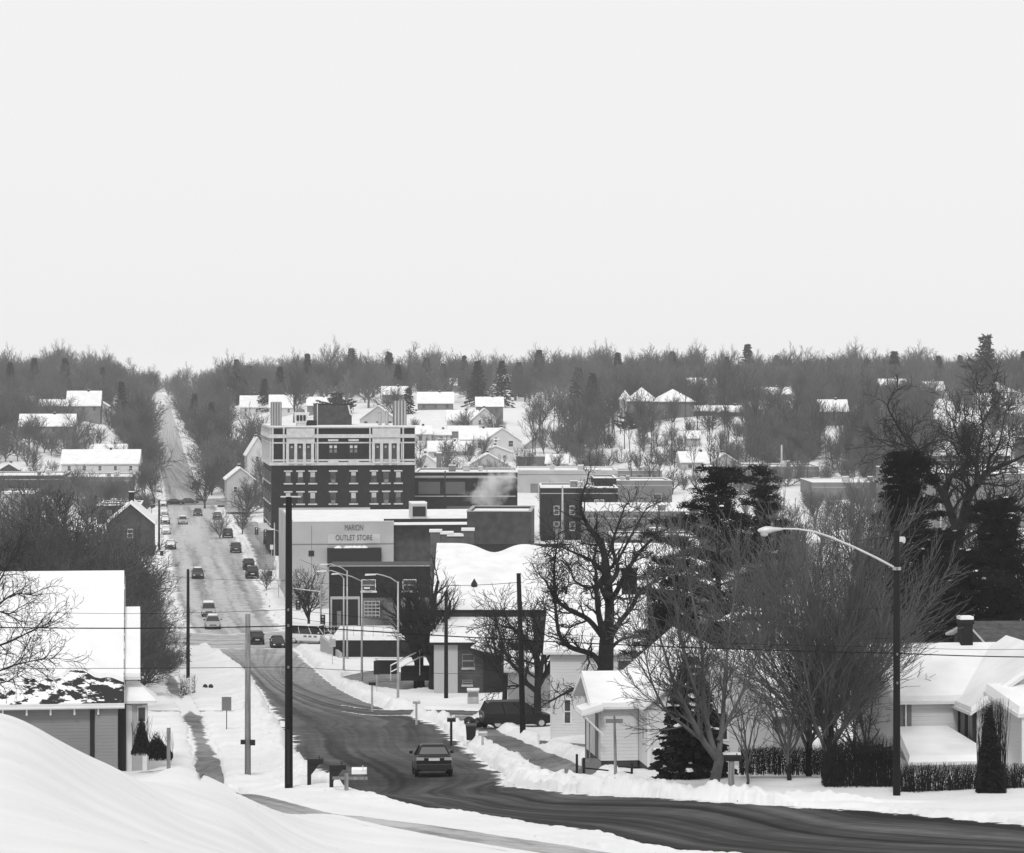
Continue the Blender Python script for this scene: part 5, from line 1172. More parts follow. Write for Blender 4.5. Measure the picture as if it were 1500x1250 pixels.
# --- conifers
def conifer(name, label, loc, H, R, seed, kind='spruce', snowy=.0, dens=1., leaf=.28, bare=.06, mn=NEED, group=None, n_b=None):
    rnd = random.Random(seed); t = thing(name, label, 'pine' if kind == 'pine' else 'spruce', loc, 0, group)
    MB().tube([(0, 0, -.4), (0, 0, H*.5), (0, 0, H*.97)], [R*.07+.05, R*.04+.03, .03], 8).build('trunk', BARK, t)
    Vn = []; Vs = []; br = MB()
    nb = n_b or int(H*9*dens)
    for i in range(nb):
        u = (i+rnd.random())/nb; z = H*(bare+(1-bare)*u)
        if kind == 'spruce': Rl = R*(1-u)**.85*rnd.uniform(.75, 1.1)+.12; droop = -.18-.15*(1-u); asc = 0
        else: Rl = R*(.5+.75*math.sin(min(1, u*1.15+.08)*math.pi)**.8)*rnd.choice([.4, .75, 1.0, 1.2, 1.35]) *(1-u*.45)*(1+.4*math.cos(i*2.399-seed)); droop = .12; asc = .12
        az = i*2.399+rnd.uniform(-.3, .3); c, s_ = math.cos(az), math.sin(az)
        m = max(3, int(Rl/leaf*2.2*dens))
        if kind == 'pine' and leaf < .5:
            Rl = max(Rl, .7); ex, ey, ez = c*Rl, s_*Rl, z+.12*Rl
            br.tube([(0, 0, z-.12*Rl), (c*Rl*.5, s_*Rl*.5, z+.0*Rl), (ex*.95, ey*.95, ez)], [.08, .05, .02], 5)
            for cl in range(2+int(Rl*1.3)):
                f = rnd.uniform(.45, 1.05); sd = rnd.uniform(-.35, .35)*Rl*.7
                cx, cy, cz = c*Rl*f-s_*sd, s_*Rl*f+c*sd, z-.1*Rl+.22*Rl*f+rnd.uniform(-.1, .2)
                cr_ = rnd.uniform(.38, .75)
                for q in range(int(130*dens)):
                    th_, ph_ = rnd.uniform(0, 6.28), rnd.uniform(-.5, 1.2); k_ = rnd.random()**.45*cr_
                    x, y, zz = cx+k_*math.cos(th_)*math.cos(ph_)*1.25, cy+k_*math.sin(th_)*math.cos(ph_)*1.25, cz+k_*math.sin(ph_)*.55
                    L = rnd.uniform(.10, .2); w_ = .022
                    dx, dy, dz = math.cos(th_)*L*.8, math.sin(th_)*L*.8, rnd.uniform(.0, .9)*L
                    ox, oy = -math.sin(th_)*w_, math.cos(th_)*w_
                    Vn += [(x-ox, y-oy, zz), (x+ox, y+oy, zz), (x+dx+ox, y+dy+oy, zz+dz), (x+dx-ox, y+dy-oy, zz+dz)]
                    Vn += [(x, y, zz-w_), (x, y, zz+w_), (x+dx, y+dy, zz+dz+w_), (x+dx, y+dy, zz+dz-w_)]
                if snowy and rnd.random() < snowy*.35: Vs.append((cx, cy, cz+cr_*.45, rnd.uniform(.1, .22), az))
            continue
        if kind == 'pine': br.tube([(0, 0, z-.1*Rl), (c*Rl*.5, s_*Rl*.5, z+droop*Rl*.5), (c*Rl*.93, s_*Rl*.93, z+droop*Rl)], [.09, .06, .02], 5)
        for k in range(m):
            f = (k+rnd.random())/m
            if kind == 'pine' and f < .35 and rnd.random() < .75: continue
            rr = Rl*f; wv = (Rl*.24*(1-f*.6)+.08) if kind == 'spruce' else (.5+.25*Rl*.3)*math.sin(min(f, .98)*math.pi*.9+.2)
            for q in range(3 if kind == 'spruce' else 5):
                sd = rnd.uniform(-1, 1)*wv
                zz = z+droop*rr*(1 if kind == 'spruce' else f*1.3)-abs(sd)*.25+(rnd.uniform(-.08, .08) if kind == 'spruce' else rnd.uniform(-.16, .3))
                x = c*rr-s_*sd; y = s_*rr+c*sd
                # a leaf clump: short thin quad pointing outward and to the side
                a2 = az+(.9 if sd > 0 else -.9)*rnd.uniform(.3, 1.2); L = leaf*rnd.uniform(.7, 1.3); w_ = L*.22
                up = (rnd.uniform(-.35, .15) if kind == 'spruce' else rnd.uniform(-.2, .9))
                dx, dy, dz = math.cos(a2)*L, math.sin(a2)*L, up*L
                ox, oy, oz = -math.sin(a2)*w_, math.cos(a2)*w_, rnd.uniform(-.6, .6)*w_
                Vn += [(x-ox, y-oy, zz-oz), (x+ox, y+oy, zz+oz), (x+dx+ox*.5, y+dy+oy*.5, zz+dz+oz*.5), (x+dx-ox*.5, y+dy-oy*.5, zz+dz-oz*.5)]
                Vn += [(x, y, zz-w_), (x, y, zz+w_), (x+dx, y+dy, zz+dz+w_*.6), (x+dx, y+dy, zz+dz-w_*.6)]
        if snowy and rnd.random() < snowy:
            for q in range(2 if kind == 'spruce' else 1):
                f = rnd.uniform(.45, .95); rr = Rl*f; a_ = rnd.uniform(.10, .24) if kind == 'spruce' else rnd.uniform(.12, .3); x, y, zz = c*rr, s_*rr, z+droop*rr+.07+(.15 if kind == 'pine' else 0)
                sd = rnd.uniform(-.5, .5)*Rl*.3; x -= s_*sd; y += c*sd
                Vs.append((x, y, zz, a_, az))
    V = np.array(Vn); me = fast_mesh('needles', V, np.arange(len(V)).reshape(-1, 4))
    cr = link('crown', me, mn, t)
    if br.v: br.build('bough', BARK, t)
    if Vs:
        mb = MB()
        for x, y, z, a, az in Vs:
            c, s_ = math.cos(az), math.sin(az); pts = []
            for kx, ky in ((-1.5, -.5), (-.5, -.9), (.9, -.6), (1.6, 0), (.8, .7), (-.6, .8)):
                kx *= a; ky *= a; pts.append((x+c*kx-s_*ky, y+s_*kx+c*ky, z-.03))
            top = [(p[0]*.6+x*.4, p[1]*.6+y*.4, z+a*.3) for p in pts]
            mb.add(pts+top, [(0, 1, 2, 3, 4, 5), (6, 7, 8, 9, 10, 11)]+[(k, (k+1) % 6, 6+(k+1) % 6, 6+k) for k in range(6)])
        mb.build('snow_clump', SNOW, cr)
    return t
conifer('spruce', 'dark dense spruce dusted with snow beside the white cottage', PG(1012, 121), 5.3, 1.75, 3, 'spruce', .45, 2.8, .24, .03)
tp = conifer('pine_tree', 'tall dark white pine with layered boughs left of the maple', PG(1052, 178), 15.2, 4.1, 4, 'pine', .18, 1.15, .36, .18, n_b=74)
tp = conifer('pine_tree', 'slender dark pine close behind the layered white pine', PG(1120, 200), 15.5, 3.4, 9, 'pine', .15, 1.1, .36, .35, n_b=34)
conifer('pine_tree', 'dense black-green pine with snow flecks behind the right lamp pole', PG(1322, 176), 14.8, 3.3, 6, 'pine', .3, 1.3, .36, .03, n_b=140)
conifer('pine_tree', 'broad dark pine low behind the neighbouring white roof', PG(1370, 185), 9.6, 3.4, 7, 'pine', .3, 1.3, .36, .05, n_b=80)
conifer('pine_tree', 'dark pine filling the gap above the roofs at the right edge', PG(1462, 172), 11.5, 3.6, 15, 'pine', .25, 1.2, .36, .05, n_b=90)
conifer('pine_tree', 'dark pine bough mass between the leaning tree and the oak', PG(985, 160), 7.6, 2.2, 12, 'pine', .2, 1.1, .32, .3, n_b=34)
conifer('pine_tree', 'small dark pine against the right side of the black-green pine', PG(1278, 170), 8.4, 2.0, 13, 'pine', .2, 1.1, .34, .1, n_b=40)
for i, (p, d_, h, r_, lb) in enumerate([(700, 1000, 15.5, 5.2, 'left pine of the dark skyline pair above the hotel block'), (735, 1000, 15.5, 5.0, 'right pine of the dark skyline pair above the hotel block'),
    (847, 960, 14, 4.6, 'left tall conifer of the dark pair left of the hilltop brick house'), (868, 930, 13, 4.4, 'right shorter conifer of the dark pair left of the hilltop brick house'),
    (1445, 900, 22, 5.0, 'tall ragged pine standing above the skyline at the right'), (347, 1150, 18, 5.5, 'dark pine on the skyline right of the street'),
    (178, 1000, 14, 2.6, 'narrow dark spruce left of the far street'), (1459, 760, 9.0, 3.0, 'round dark evergreen between the two hillside houses at right'), (492, 960, 7.5, 6.0, 'low spreading dark evergreen above the hotel penthouse'),
    (598, 940, 9, 3.0, 'dark conifer behind the right end of the hotel roof'), (387, 1050, 12, 3, 'slim dark conifer above the hotel cupola'), (583, 1060, 13, 2.8, 'pointed conifer in the woods above the half-timbered house'),
    (650, 1080, 13, 3.2, 'pointed dark conifer left of the skyline pair'), (1137, 1250, 14, 5, 'rounded evergreen crown on the right skyline'), (1270, 1200, 13, 4, 'dark pointed evergreen on the right skyline'), (1407, 1100, 14, 3.2, 'narrow evergreen left of the ragged skyline pine'), (926, 815, 4.5, 3.0, 'round dark shrub before the hilltop brick house'), (1117, 520, 11, 1.3, 'thin dark spire tree by the white slope near the tall pine top'),
    (1226, 1010, 9, 2.0, 'small spire in the right hillside woods'), (137, 640, 5, 1.6, 'small evergreen on the left flat roofline'), (310, 1000, 13, 3.0, 'dark conifer among the trees right of the far street'), (110, 830, 4.6, 2.0, 'squat evergreen before the pale left hill house'), (147, 770, 4, 1.3, 'small evergreen by the white roof left of the street')]):
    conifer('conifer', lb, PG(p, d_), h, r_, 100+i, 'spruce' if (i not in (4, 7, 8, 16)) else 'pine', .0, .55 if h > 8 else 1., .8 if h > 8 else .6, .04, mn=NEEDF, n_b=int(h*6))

ev = []
for k in range(22):
    rr = random.Random(400+k); px_, d_ = [(15, 1050), (50, 1150), (95, 1080), (150, 1180), (285, 1120), (365, 1180), (410, 1080), (450, 1180), (515, 1150), (570, 1200), (625, 1220), (680, 1180), (760, 1100), (790, 1200), (905, 1150), (985, 1180), (1065, 1100), (1095, 1250), (1215, 1150), (1310, 1120), (1375, 1180), (1500, 1100)][k]
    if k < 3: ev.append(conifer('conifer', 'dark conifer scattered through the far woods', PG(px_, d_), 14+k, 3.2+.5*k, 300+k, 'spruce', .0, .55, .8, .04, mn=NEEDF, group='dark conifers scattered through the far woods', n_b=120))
    else:
        c_ = copy_tree(ev[k % 3]); c_.location = PG(px_, d_); s_ = rr.uniform(.85, 1.2); c_.scale = (s_*rr.uniform(.9, 1.3),)*2+(s_,); c_.rotation_euler = (0, 0, rr.uniform(0, 6))
# --- bare trees of the far slopes: shared meshes, each its own thing
FARK = [dict(lv=3, nseg=5, sl=1.0, gnarl=g, up=u, start=[.15, .15, .15], kids=[2, 2.0, 1.7], ang=[.6, .6, .6], lr=[.7, .6, .6], rmin=.045, taper=.4, rr=.6, fork=f, tilt=t_, tseg=2) for g, u, f, t_ in ((.12, .1, 6, .55), (.16, .05, 6, .75), (.08, .14, 5, .4), (.14, .08, 7, .6), (.1, .1, 6, .65))]
def far_proto(K, seed, H, trunk, r):
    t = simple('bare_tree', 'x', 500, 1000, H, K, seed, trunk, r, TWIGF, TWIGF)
    return t
FP = [far_proto(FARK[i], 200+i, [15, 14, 17, 13, 16][i], [.22, .15, .28, .1, .2][i], [.3, .32, .26, .3, .3][i]) for i in range(5)]
for t in FP: print('far', len(t.children[1].data.polygons), end=' ')
BLD = []   # clear view wedges in front of the houses: (px0,px1,d) 
for o in list(bpy.data.objects):
    if o.get('category') and o.location.y > 560 and not o.parent and len(o.children):
        wl = [c for c in o.children if c.name.startswith('wall')]
        if not wl: continue
        xs_ = [v_.co.x for v_ in wl[0].data.vertices]; ys_ = [v_.co.y for v_ in wl[0].data.vertices]
        d_ = o.location.y; BLD.append((750+F*(o.location.x+min(xs_))/d_, 750+F*(o.location.x+max(xs_))/d_, d_, d_+max(ys_)))
rng = random.Random(77)
def street_px(d):
    ys2 = [(640, 240, 338), (725, 238, 315), (800, 238, 293), (880, 234, 283), (1000, 228, 270), (1130, 224, 262), (1230, 228, 253), (1320, 232, 250), (3000, 236, 246)]
    for (a, l, r), (b, l2, r2) in zip(ys2[:-1], ys2[1:]):
        if a <= d <= b: t = (d-a)/(b-a); return l+(l2-l)*t, r+(r2-r)*t
    return 236, 340
def free(px, d, rad_=4.5, strict=1.):
    l, r = street_px(d); hw = rad_*F/d
    if l-hw*1.25 < px < r+hw*1.25 and d < 1600: return False
    for a, b, bd, be in BLD:
        if a-hw*.8 < px < b+hw*.8 and bd-6 < d < be+4: return False
        if a-hw*.7 < px < b+hw*.7 and bd-170 < d < bd and rng.random() < strict: return False
    return True
N = 0; used = set()
HG = 'bare deciduous trees on the far slopes'
def putfar(px, d, sc, label, k=None, group=HG):
    global N
    k = rng.randrange(5) if k is None else k
    if k not in used: t = FP[k]; used.add(k)
    else: t = copy_tree(FP[k])
    t.location = PG(px, d); t.rotation_euler = (0, 0, rng.uniform(0, 6.28)); t.scale = (sc*rng.uniform(.9, 1.15),)*2+(sc,)
    t['label'] = label; t['group'] = group; N += 1
    return t
# skyline and slope individuals
for (p, d_, sc, lb) in [(430, 950, 1.25, 'spreading bare tree on the skyline above the hotel'), (540, 1000, 1.3, 'fan-shaped bare tree on the skyline above the penthouse'), (655, 1020, 1.35, 'tall thin bare tree left of the skyline pines'), (852, 1030, 1.3, 'tall open bare tree above the conifer pair'),
    (100, 1250, 1.3, 'rounded bare tree on the skyline over the left hill houses'), (165, 1200, 1.35, 'broad bare tree on the skyline left of the street gap'), (330, 1150, 1.3, 'bare tree on the skyline just right of the street gap'), (480, 1150, 1.3, 'thin crowned bare tree on the skyline above the hotel'), (600, 1180, 1.35, 'bare tree on the skyline between hotel and pine pair'), (810, 1150, 1.3, 'bare tree on the skyline right of the pine pair'), (955, 1200, 1.35, 'wide bare tree on the skyline over the hilltop brick house'), (1180, 1150, 1.2, 'bare tree on the skyline over the lone brown house'), (1340, 1150, 1.3, 'bare tree on the skyline above the spreading elm'), (1480, 1050, 1.2, 'bare tree on the skyline right of the ragged pine'), (770, 735, .62, 'forked bare tree standing among the white slope houses'), (808, 640, .5, 'small bare tree beside the white garage'), (60, 1300, 1.25, 'lone bare tree on the left skyline'), (300, 690, .8, 'bare street tree at the far kerb corner'), (310, 760, .8, 'bare street tree right of the far street'), (205, 800, .8, 'bare kerb tree left of the far street, lower'), (215, 900, .9, 'bare kerb tree left of the far street, upper'), (213, 730, .6, 'small kerb tree by the snow-covered parked cars'), (345, 700, .6, 'bare tree before the small gabled house left of the hotel'), (322, 560, .42, 'low bushy tree by the parked snow-roofed car'), (355, 575, .45, 'low bare tree at the hotel street corner'), (390, 420, .30, 'thin street tree beside the outlet store')]:
    putfar(p, d_, sc, lb, group=None if d_ < 560 else HG)
for k in range(34):
    d = 770*(1.024**k); l_, r2_ = street_px(d); hw = 4.2*F/d
    for px in (l_-hw*rng.uniform(.75, 1.3), r2_+hw*rng.uniform(.75, 1.3)):
        if any(a-hw < px < b+hw and bd-60 < d < be+4 for a, b, bd, be in BLD): continue
        putfar(px, d, rng.uniform(.75, 1.05), 'bare deciduous tree in the rows lining the far street')
cnt = 0
while cnt < 205:
    r_ = rng.random()
    px = rng.uniform(-60, 1560); d = 700+rng.random()**1.2*620
    if px < 900 and px > 350 and d < 800: continue
    if 330 < px < 840 and d < 960 and rng.random() < .8: continue
    sc = rng.uniform(.65, 1.05)
    if 780 < px < 930 and 720 < d < 850: sc *= .6
    if not free(px, d, 5*sc, .93): continue
    if 930 < px < 1300 and 690 < d < 820:
        if rng.random() < .35: continue
        sc *= .72
    putfar(px, d, sc, 'bare deciduous tree standing in the woods of the far slope'); cnt += 1
# the woods behind them read as one mass
def merged(name, pts, kind_ids, scs, m, seed):
    rg = np.random.RandomState(seed); Vs, Fs = [], []; off = 0
    src = []
    for t in FP:
        vs_, fs_ = [], []; o = 0
        for c in t.children:
            me = c.data; a = np.empty(len(me.vertices)*3, np.float32); me.vertices.foreach_get('co', a); vs_.append(a.reshape(-1, 3))
            l = np.empty(len(me.loops), np.int32); me.loops.foreach_get('vertex_index', l); fs_.append(l.reshape(-1, 4)+o); o += len(me.vertices)
        src.append((np.concatenate(vs_), np.concatenate(fs_)))
    for (x, y, z), k, s in zip(pts, kind_ids, scs):
        V, Fq = src[k]; a = rg.uniform(0, 6.28); c, s_ = math.cos(a), math.sin(a)
        W = np.empty_like(V); W[:, 0] = (V[:, 0]*c-V[:, 1]*s_)*s*1.15+x; W[:, 1] = (V[:, 0]*s_+V[:, 1]*c)*s*1.15+y; W[:, 2] = V[:, 2]*s+z
        Vs.append(W); Fs.append(Fq+off); off += len(V)
    me = fast_mesh(name, np.concatenate(Vs), np.concatenate(Fs))
    return tag(link(name, me, m), kind='stuff')
pts, ks, ss = [], [], []
while len(pts) < 1000:
    px = rng.uniform(-80, 1580); d = 790+rng.random()**1.15*950
    if 340 < px < 820 and d < 1000: continue
    if not free(px, d, 5, .9): continue
    if 900 < px < 1250 and d < 815: continue
    pts.append(PG(px, d)); ks.append(rng.randrange(5)); ss.append(rng.uniform(.55, 1.0)*(1.0 if d < 1100 else 1.12)*(.78+.55*float(fbm(px*.012, d*.003, 55))))
merged('far_woods', pts, ks, ss, TWIGF, 3)
# scrub on the steep bank
pts, ks, ss = [], [], []
def scrub(p0, p1, d0, d1, n, s0, s1):
    for i in range(n):
        px, d = rng.uniform(p0, p1), rng.uniform(d0, d1)
        if not free(px, d, 2, .6): continue
        x, y, z = PG(px, d); pts.append((x, y, z-.8)); ks.append(rng.randrange(5)); ss.append(rng.uniform(s0, s1))
def slender(seed):
    rnd = random.Random(seed); sg = []
    simple_ = dict(lv=3, nseg=5, sl=1.2, gnarl=.07, up=.12, start=[.25, .2, .2], kids=[1.4, 1.3, 1.2], ang=[.45, .5, .5], lr=[.6, .55, .5], rmin=.035, taper=.4, rr=.55, tseg=2)
    grow(sg, rnd, Vector((0, 0, -.5)), Vector((rnd.gauss(0, .04), rnd.gauss(0, .04), 1)), 11, .15, 0, simple_)
    return sg
scrub(795, 895, 690, 800, 60, .38, .55); scrub(905, 985, 690, 760, 50, .35, .5); scrub(930, 1360, 660, 830, 420, .25, .62); scrub(1040, 1110, 700, 790, 25, .35, .5); scrub(1120, 1200, 680, 780, 40, .4, .6)
scrub(-20, 235, 600, 980, 240, .3, .75); scrub(985, 1330, 400, 560, 60, .3, .6); scrub(930, 1330, 800, 1000, 60, .5, .9); scrub(255, 380, 700, 900, 30, .3, .5); scrub(1240, 1540, 560, 760, 170, .3, .62); scrub(985, 1300, 560, 680, 130, .3, .55); scrub(620, 820, 700, 860, 30, .25, .4); scrub(340, 620, 780, 900, 30, .3, .5)
for k in range(150):
    px, d = (rng.uniform(-20, 232), rng.uniform(560, 900)) if k % 3 else (rng.uniform(330, 385), rng.uniform(640, 900))
    if k % 5 == 0: px, d = rng.uniform(610, 900), rng.uniform(650, 880)
    if any(a-8 < px < b+8 and bd-3 < d < be+3 for a, b, bd, be in BLD): continue
    l_, r2_ = street_px(d)
    if l_-14 < px < r2_+14: continue
    pts.append(PG(px, d)); ks.append(rng.randrange(5)); ss.append(rng.uniform(.35, .72))
merged('hillside_scrub', pts, ks, ss, TWIGF, 4)
sl_ = []
for k in range(210):
    px, d = rng.uniform(925, 1560), rng.uniform(640, 880)
    if rng.random() < .25: px, d = rng.uniform(780, 930), rng.uniform(700, 860)
    if any(a-2 < px < b+2 and bd-2 < d < be+3 for a, b, bd, be in BLD): continue
    x, y, z = PG(px, d); s_ = rng.uniform(.55, 1.05); a_ = rng.uniform(0, 6.28); ca, sa = math.cos(a_), math.sin(a_)
    if k % 7 == 0 or not sl_: base_ = [slender(900+q) for q in range(6)] if not sl_ else base_
    for q in base_[k % 6]: sl_.append(((q[0]*ca-q[1]*sa)*s_+x, (q[0]*sa+q[1]*ca)*s_+y, q[2]*s_+z, (q[3]*ca-q[4]*sa)*s_+x, (q[3]*sa+q[4]*ca)*s_+y, q[5]*s_+z, q[6], q[7], 1))
tag(link('saplings', seg_mesh('saplings', sl_, thr=.12), TWIGF), kind='stuff'); print('saplings', len(sl_))
print('far trees', N)

# --- hedge, shrubs, creeper
def leaf_mass(name, label, cat, loc, w, dp, h, n, leaf, m, seed, top=None, kind=None, twigs=0):
    rg = np.random.RandomState(seed); x = rg.uniform(0, w, n); y = rg.uniform(0, dp, n); u = rg.uniform(0, 1, n)**.8
    hh = h*(.86+.28*fbm(x*.8, y, seed)) if top is None else h*top(x/w, y/dp)
    bulge = (fbm(x*.9+5, u*3, seed+1)-.45)*.5
    y = y+bulge*dp; z = u*hh-.1
    c = np.c_[x, y, z]
    a = rg.normal(size=(n, 3)); a /= np.linalg.norm(a, axis=1)[:, None]; b = np.cross(a, rg.normal(size=(n, 3))); b /= np.linalg.norm(b, axis=1)[:, None]+1e-9
    L = leaf*rg.uniform(.6, 1.4, n)[:, None]
    V = np.stack([c-a*L-b*L*.4, c+a*L*.2-b*L*.5, c+a*L, c-a*L*.3+b*L*.5], 1).reshape(-1, 3)
    o = thing(name, label, cat, loc) if kind is None else None
    me = fast_mesh('foliage', V, np.arange(4*n).reshape(-1, 4)); q = link('foliage', me, m, o)
    if twigs:
        mb = MB(); r2 = random.Random(seed)
        for i in range(twigs):
            xx = r2.uniform(0, w); hx = h*r2.uniform(.9, 1.12); yy = dp/2+r2.uniform(-.3, .3)*dp
            mb.tube([(xx, yy, -.2), (xx+r2.uniform(-.1, .1), yy, hx*.5), (xx+r2.uniform(-.25, .25), yy+r2.uniform(-.1, .1), hx)], [.014, .01, .005], 3, False)
        mb.build('stem', BARK, o)
    return o
def hedge_at(name, lb, p0, p1, yb, h, d, n, leaf, seed, cat='hedge', m=HEDG, twigs=120, dp=1.0, top=None):
    return leaf_mass(name, lb, cat, (X(p0, d), d, Z(yb, d)), (p1-p0)*S(d), dp, h, n, leaf, m, seed, twigs=twigs, top=top)
hedge_at('hedge', 'tall rounded dark hedge between the maple trunk and the right lamp pole', 1209, 1314, 1160, 1.95, 115, 13000, .04, 1, twigs=420, dp=1.6, top=lambda u, v_: np.clip(1.0-.55*np.clip((.16-u)/.16, 0, 1)**1.6, 0, 1)*(.84+.25*vnoise(u*9, v_*2, 3)))
hedge_at('hedge', 'long lower clipped hedge running right from the lamp pole below the white house', 1312, 1520, 1165, 1.1, 113, 6000, .035, 2, twigs=850, dp=1.0, top=lambda u, v_: .35+.85*vnoise(u*22, v_*2, 5))
leaf_mass('creeper', 'dark creeper bush climbing a post before the right house', 'creeper', (X(1434, 111), 111, Z(1163, 111)), 1.15, .8, 3.3, 16000, .05, HEDG, 3, top=lambda u, v_: np.clip(1.15-np.abs(u-.42)*2.3, .0, 1)*(.75+.5*vnoise(u*7, v_*3, 9)), twigs=160)
leaf_mass('shrub', 'pointed dark shrub in front of the bay window', 'shrub', (X(192, 135), 135, Z(1102, 135)), .8, .7, 1.5, 9000, .04, NEED, 4, top=lambda u, v_: np.clip(1.15-np.abs(u-.55)*2.0, .1, 1)*(.7+.5*vnoise(u*6, v_*3, 2)), twigs=30)
leaf_mass('shrub', 'low rounded dark shrub right of the bay window', 'shrub', (X(217, 136), 136, Z(1110, 136)), 1.1, .7, 1.1, 8000, .04, NEED, 5, top=lambda u, v_: np.clip(1.1-np.abs(u-.3)*1.3, .1, 1)*(.6+.6*vnoise(u*6, v_*3, 4)), twigs=30)
hedge_at('hedge', 'low twiggy brush under the bare trees left of the tall hedge', 1085, 1209, 1130, .95, 119, 9000, .03, 6, twigs=260)
hedge_at('hedge', 'dark brush line along the kerb left of the street beyond the left house', 205, 246, 1000, 1.5, 262, 5000, .07, 7, twigs=90, dp=20, m=TWIGT)
leaf_mass('shrub', 'frosted round shrub beside the left pavement', 'shrub', (X(262, 228), 228, gz(X(262, 228), 228)), 1.2, 1.2, 1.6, 900, .06, SNOW, 8, twigs=60)
# ------------------------------------------------------------------ vehicles
def paint(v, nm): return mat(nm, v, .42, coat=.05, spec=.25)
PD = paint(.008, 'black_car_paint'); PG_ = paint(.05, 'grey_car_paint'); PS = paint(.35, 'silver_car_paint'); PW = paint(.72, 'white_car_paint')
CGL = mat('car_glass', .015, .06, spec=.8)
LAMPW = mat('head_lamp', .6, .1, spec=.7)
CARS = {
 # lw length, w half width, profile of belt: list of (y, zbot, zbelt, hw); cabin: y0,y1 (base) y2,y3 (roof), roof z, roof hw
 'sedan': dict(L=4.75, w=.91, secs=[(0, .42, .95, .72), (.12, .30, 1.02, .84), (.7, .24, 1.06, .90), (1.6, .22, .98, .91), (3.2, .22, .95, .91), (4.1, .24, .88, .88), (4.6, .30, .74, .80), (4.75, .40, .62, .66)], cab=(.42, 3.6, 1.2, 2.75, 1.47, .58, .82, 1.0), wh=(.95, 3.75), r=.33),
 'suv': dict(L=4.7, w=.94, secs=[(0, .42, 1.05, .84), (.1, .34, 1.16, .92), (.8, .30, 1.14, .94), (2.0, .28, 1.10, .94), (3.4, .28, 1.08, .94), (4.2, .30, 1.02, .92), (4.6, .36, .92, .86), (4.7, .45, .80, .78)], cab=(.06, 3.6, .35, 2.7, 1.75, .72, .88, 1.12), wh=(.9, 3.75), r=.37),
 'minivan': dict(L=4.85, w=.97, secs=[(0, .36, 1.02, .86), (.1, .28, 1.10, .94), (.8, .25, 1.08, .97), (2.2, .24, 1.04, .97), (3.5, .24, 1.0, .96), (4.3, .26, .92, .92), (4.75, .32, .78, .84), (4.85, .42, .66, .74)], cab=(.05, 4.0, .35, 2.85, 1.75, .74, .91, 1.06), wh=(.95, 3.95), r=.34),
 'van': dict(L=5.4, w=1.0, secs=[(0, .36, 1.18, .92), (.08, .28, 1.22, .98), (.8, .26, 1.22, 1.0), (2.2, .26, 1.22, 1.0), (4.2, .26, 1.18, 1.0), (4.7, .28, 1.08, .96), (5.2, .34, .98, .9), (5.4, .45, .85, .82)], cab=(.02, 4.6, .1, 3.9, 2.1, .86, .97, 1.22), wh=(1.0, 4.4), r=.37)}
def loft(secs, close=True):
    mb = MB(); v = []; f = []; k = 8
    for y, zb, zt, hw in secs:
        zm = (zb+zt)/2
        ring = [(-hw*.86, zb), (hw*.86, zb), (hw, zb+.12), (hw*1.0, zm+.1), (hw*.93, zt-.04), (hw*.8, zt), (-hw*.8, zt), (-hw*.93, zt-.04)]
        ring += []
        v += [(a, y, b) for a, b in ring]+[(-hw*1.0, y, zm+.1), (-hw, y, zb+.12)]
    k = 10; n = len(secs)
    f = [(i*k+a, i*k+(a+1) % k, (i+1)*k+(a+1) % k, (i+1)*k+a) for i in range(n-1) for a in range(k)]
    f += [tuple(range(k))[::-1], tuple(range((n-1)*k, n*k))]
    return mb.add(v, f)
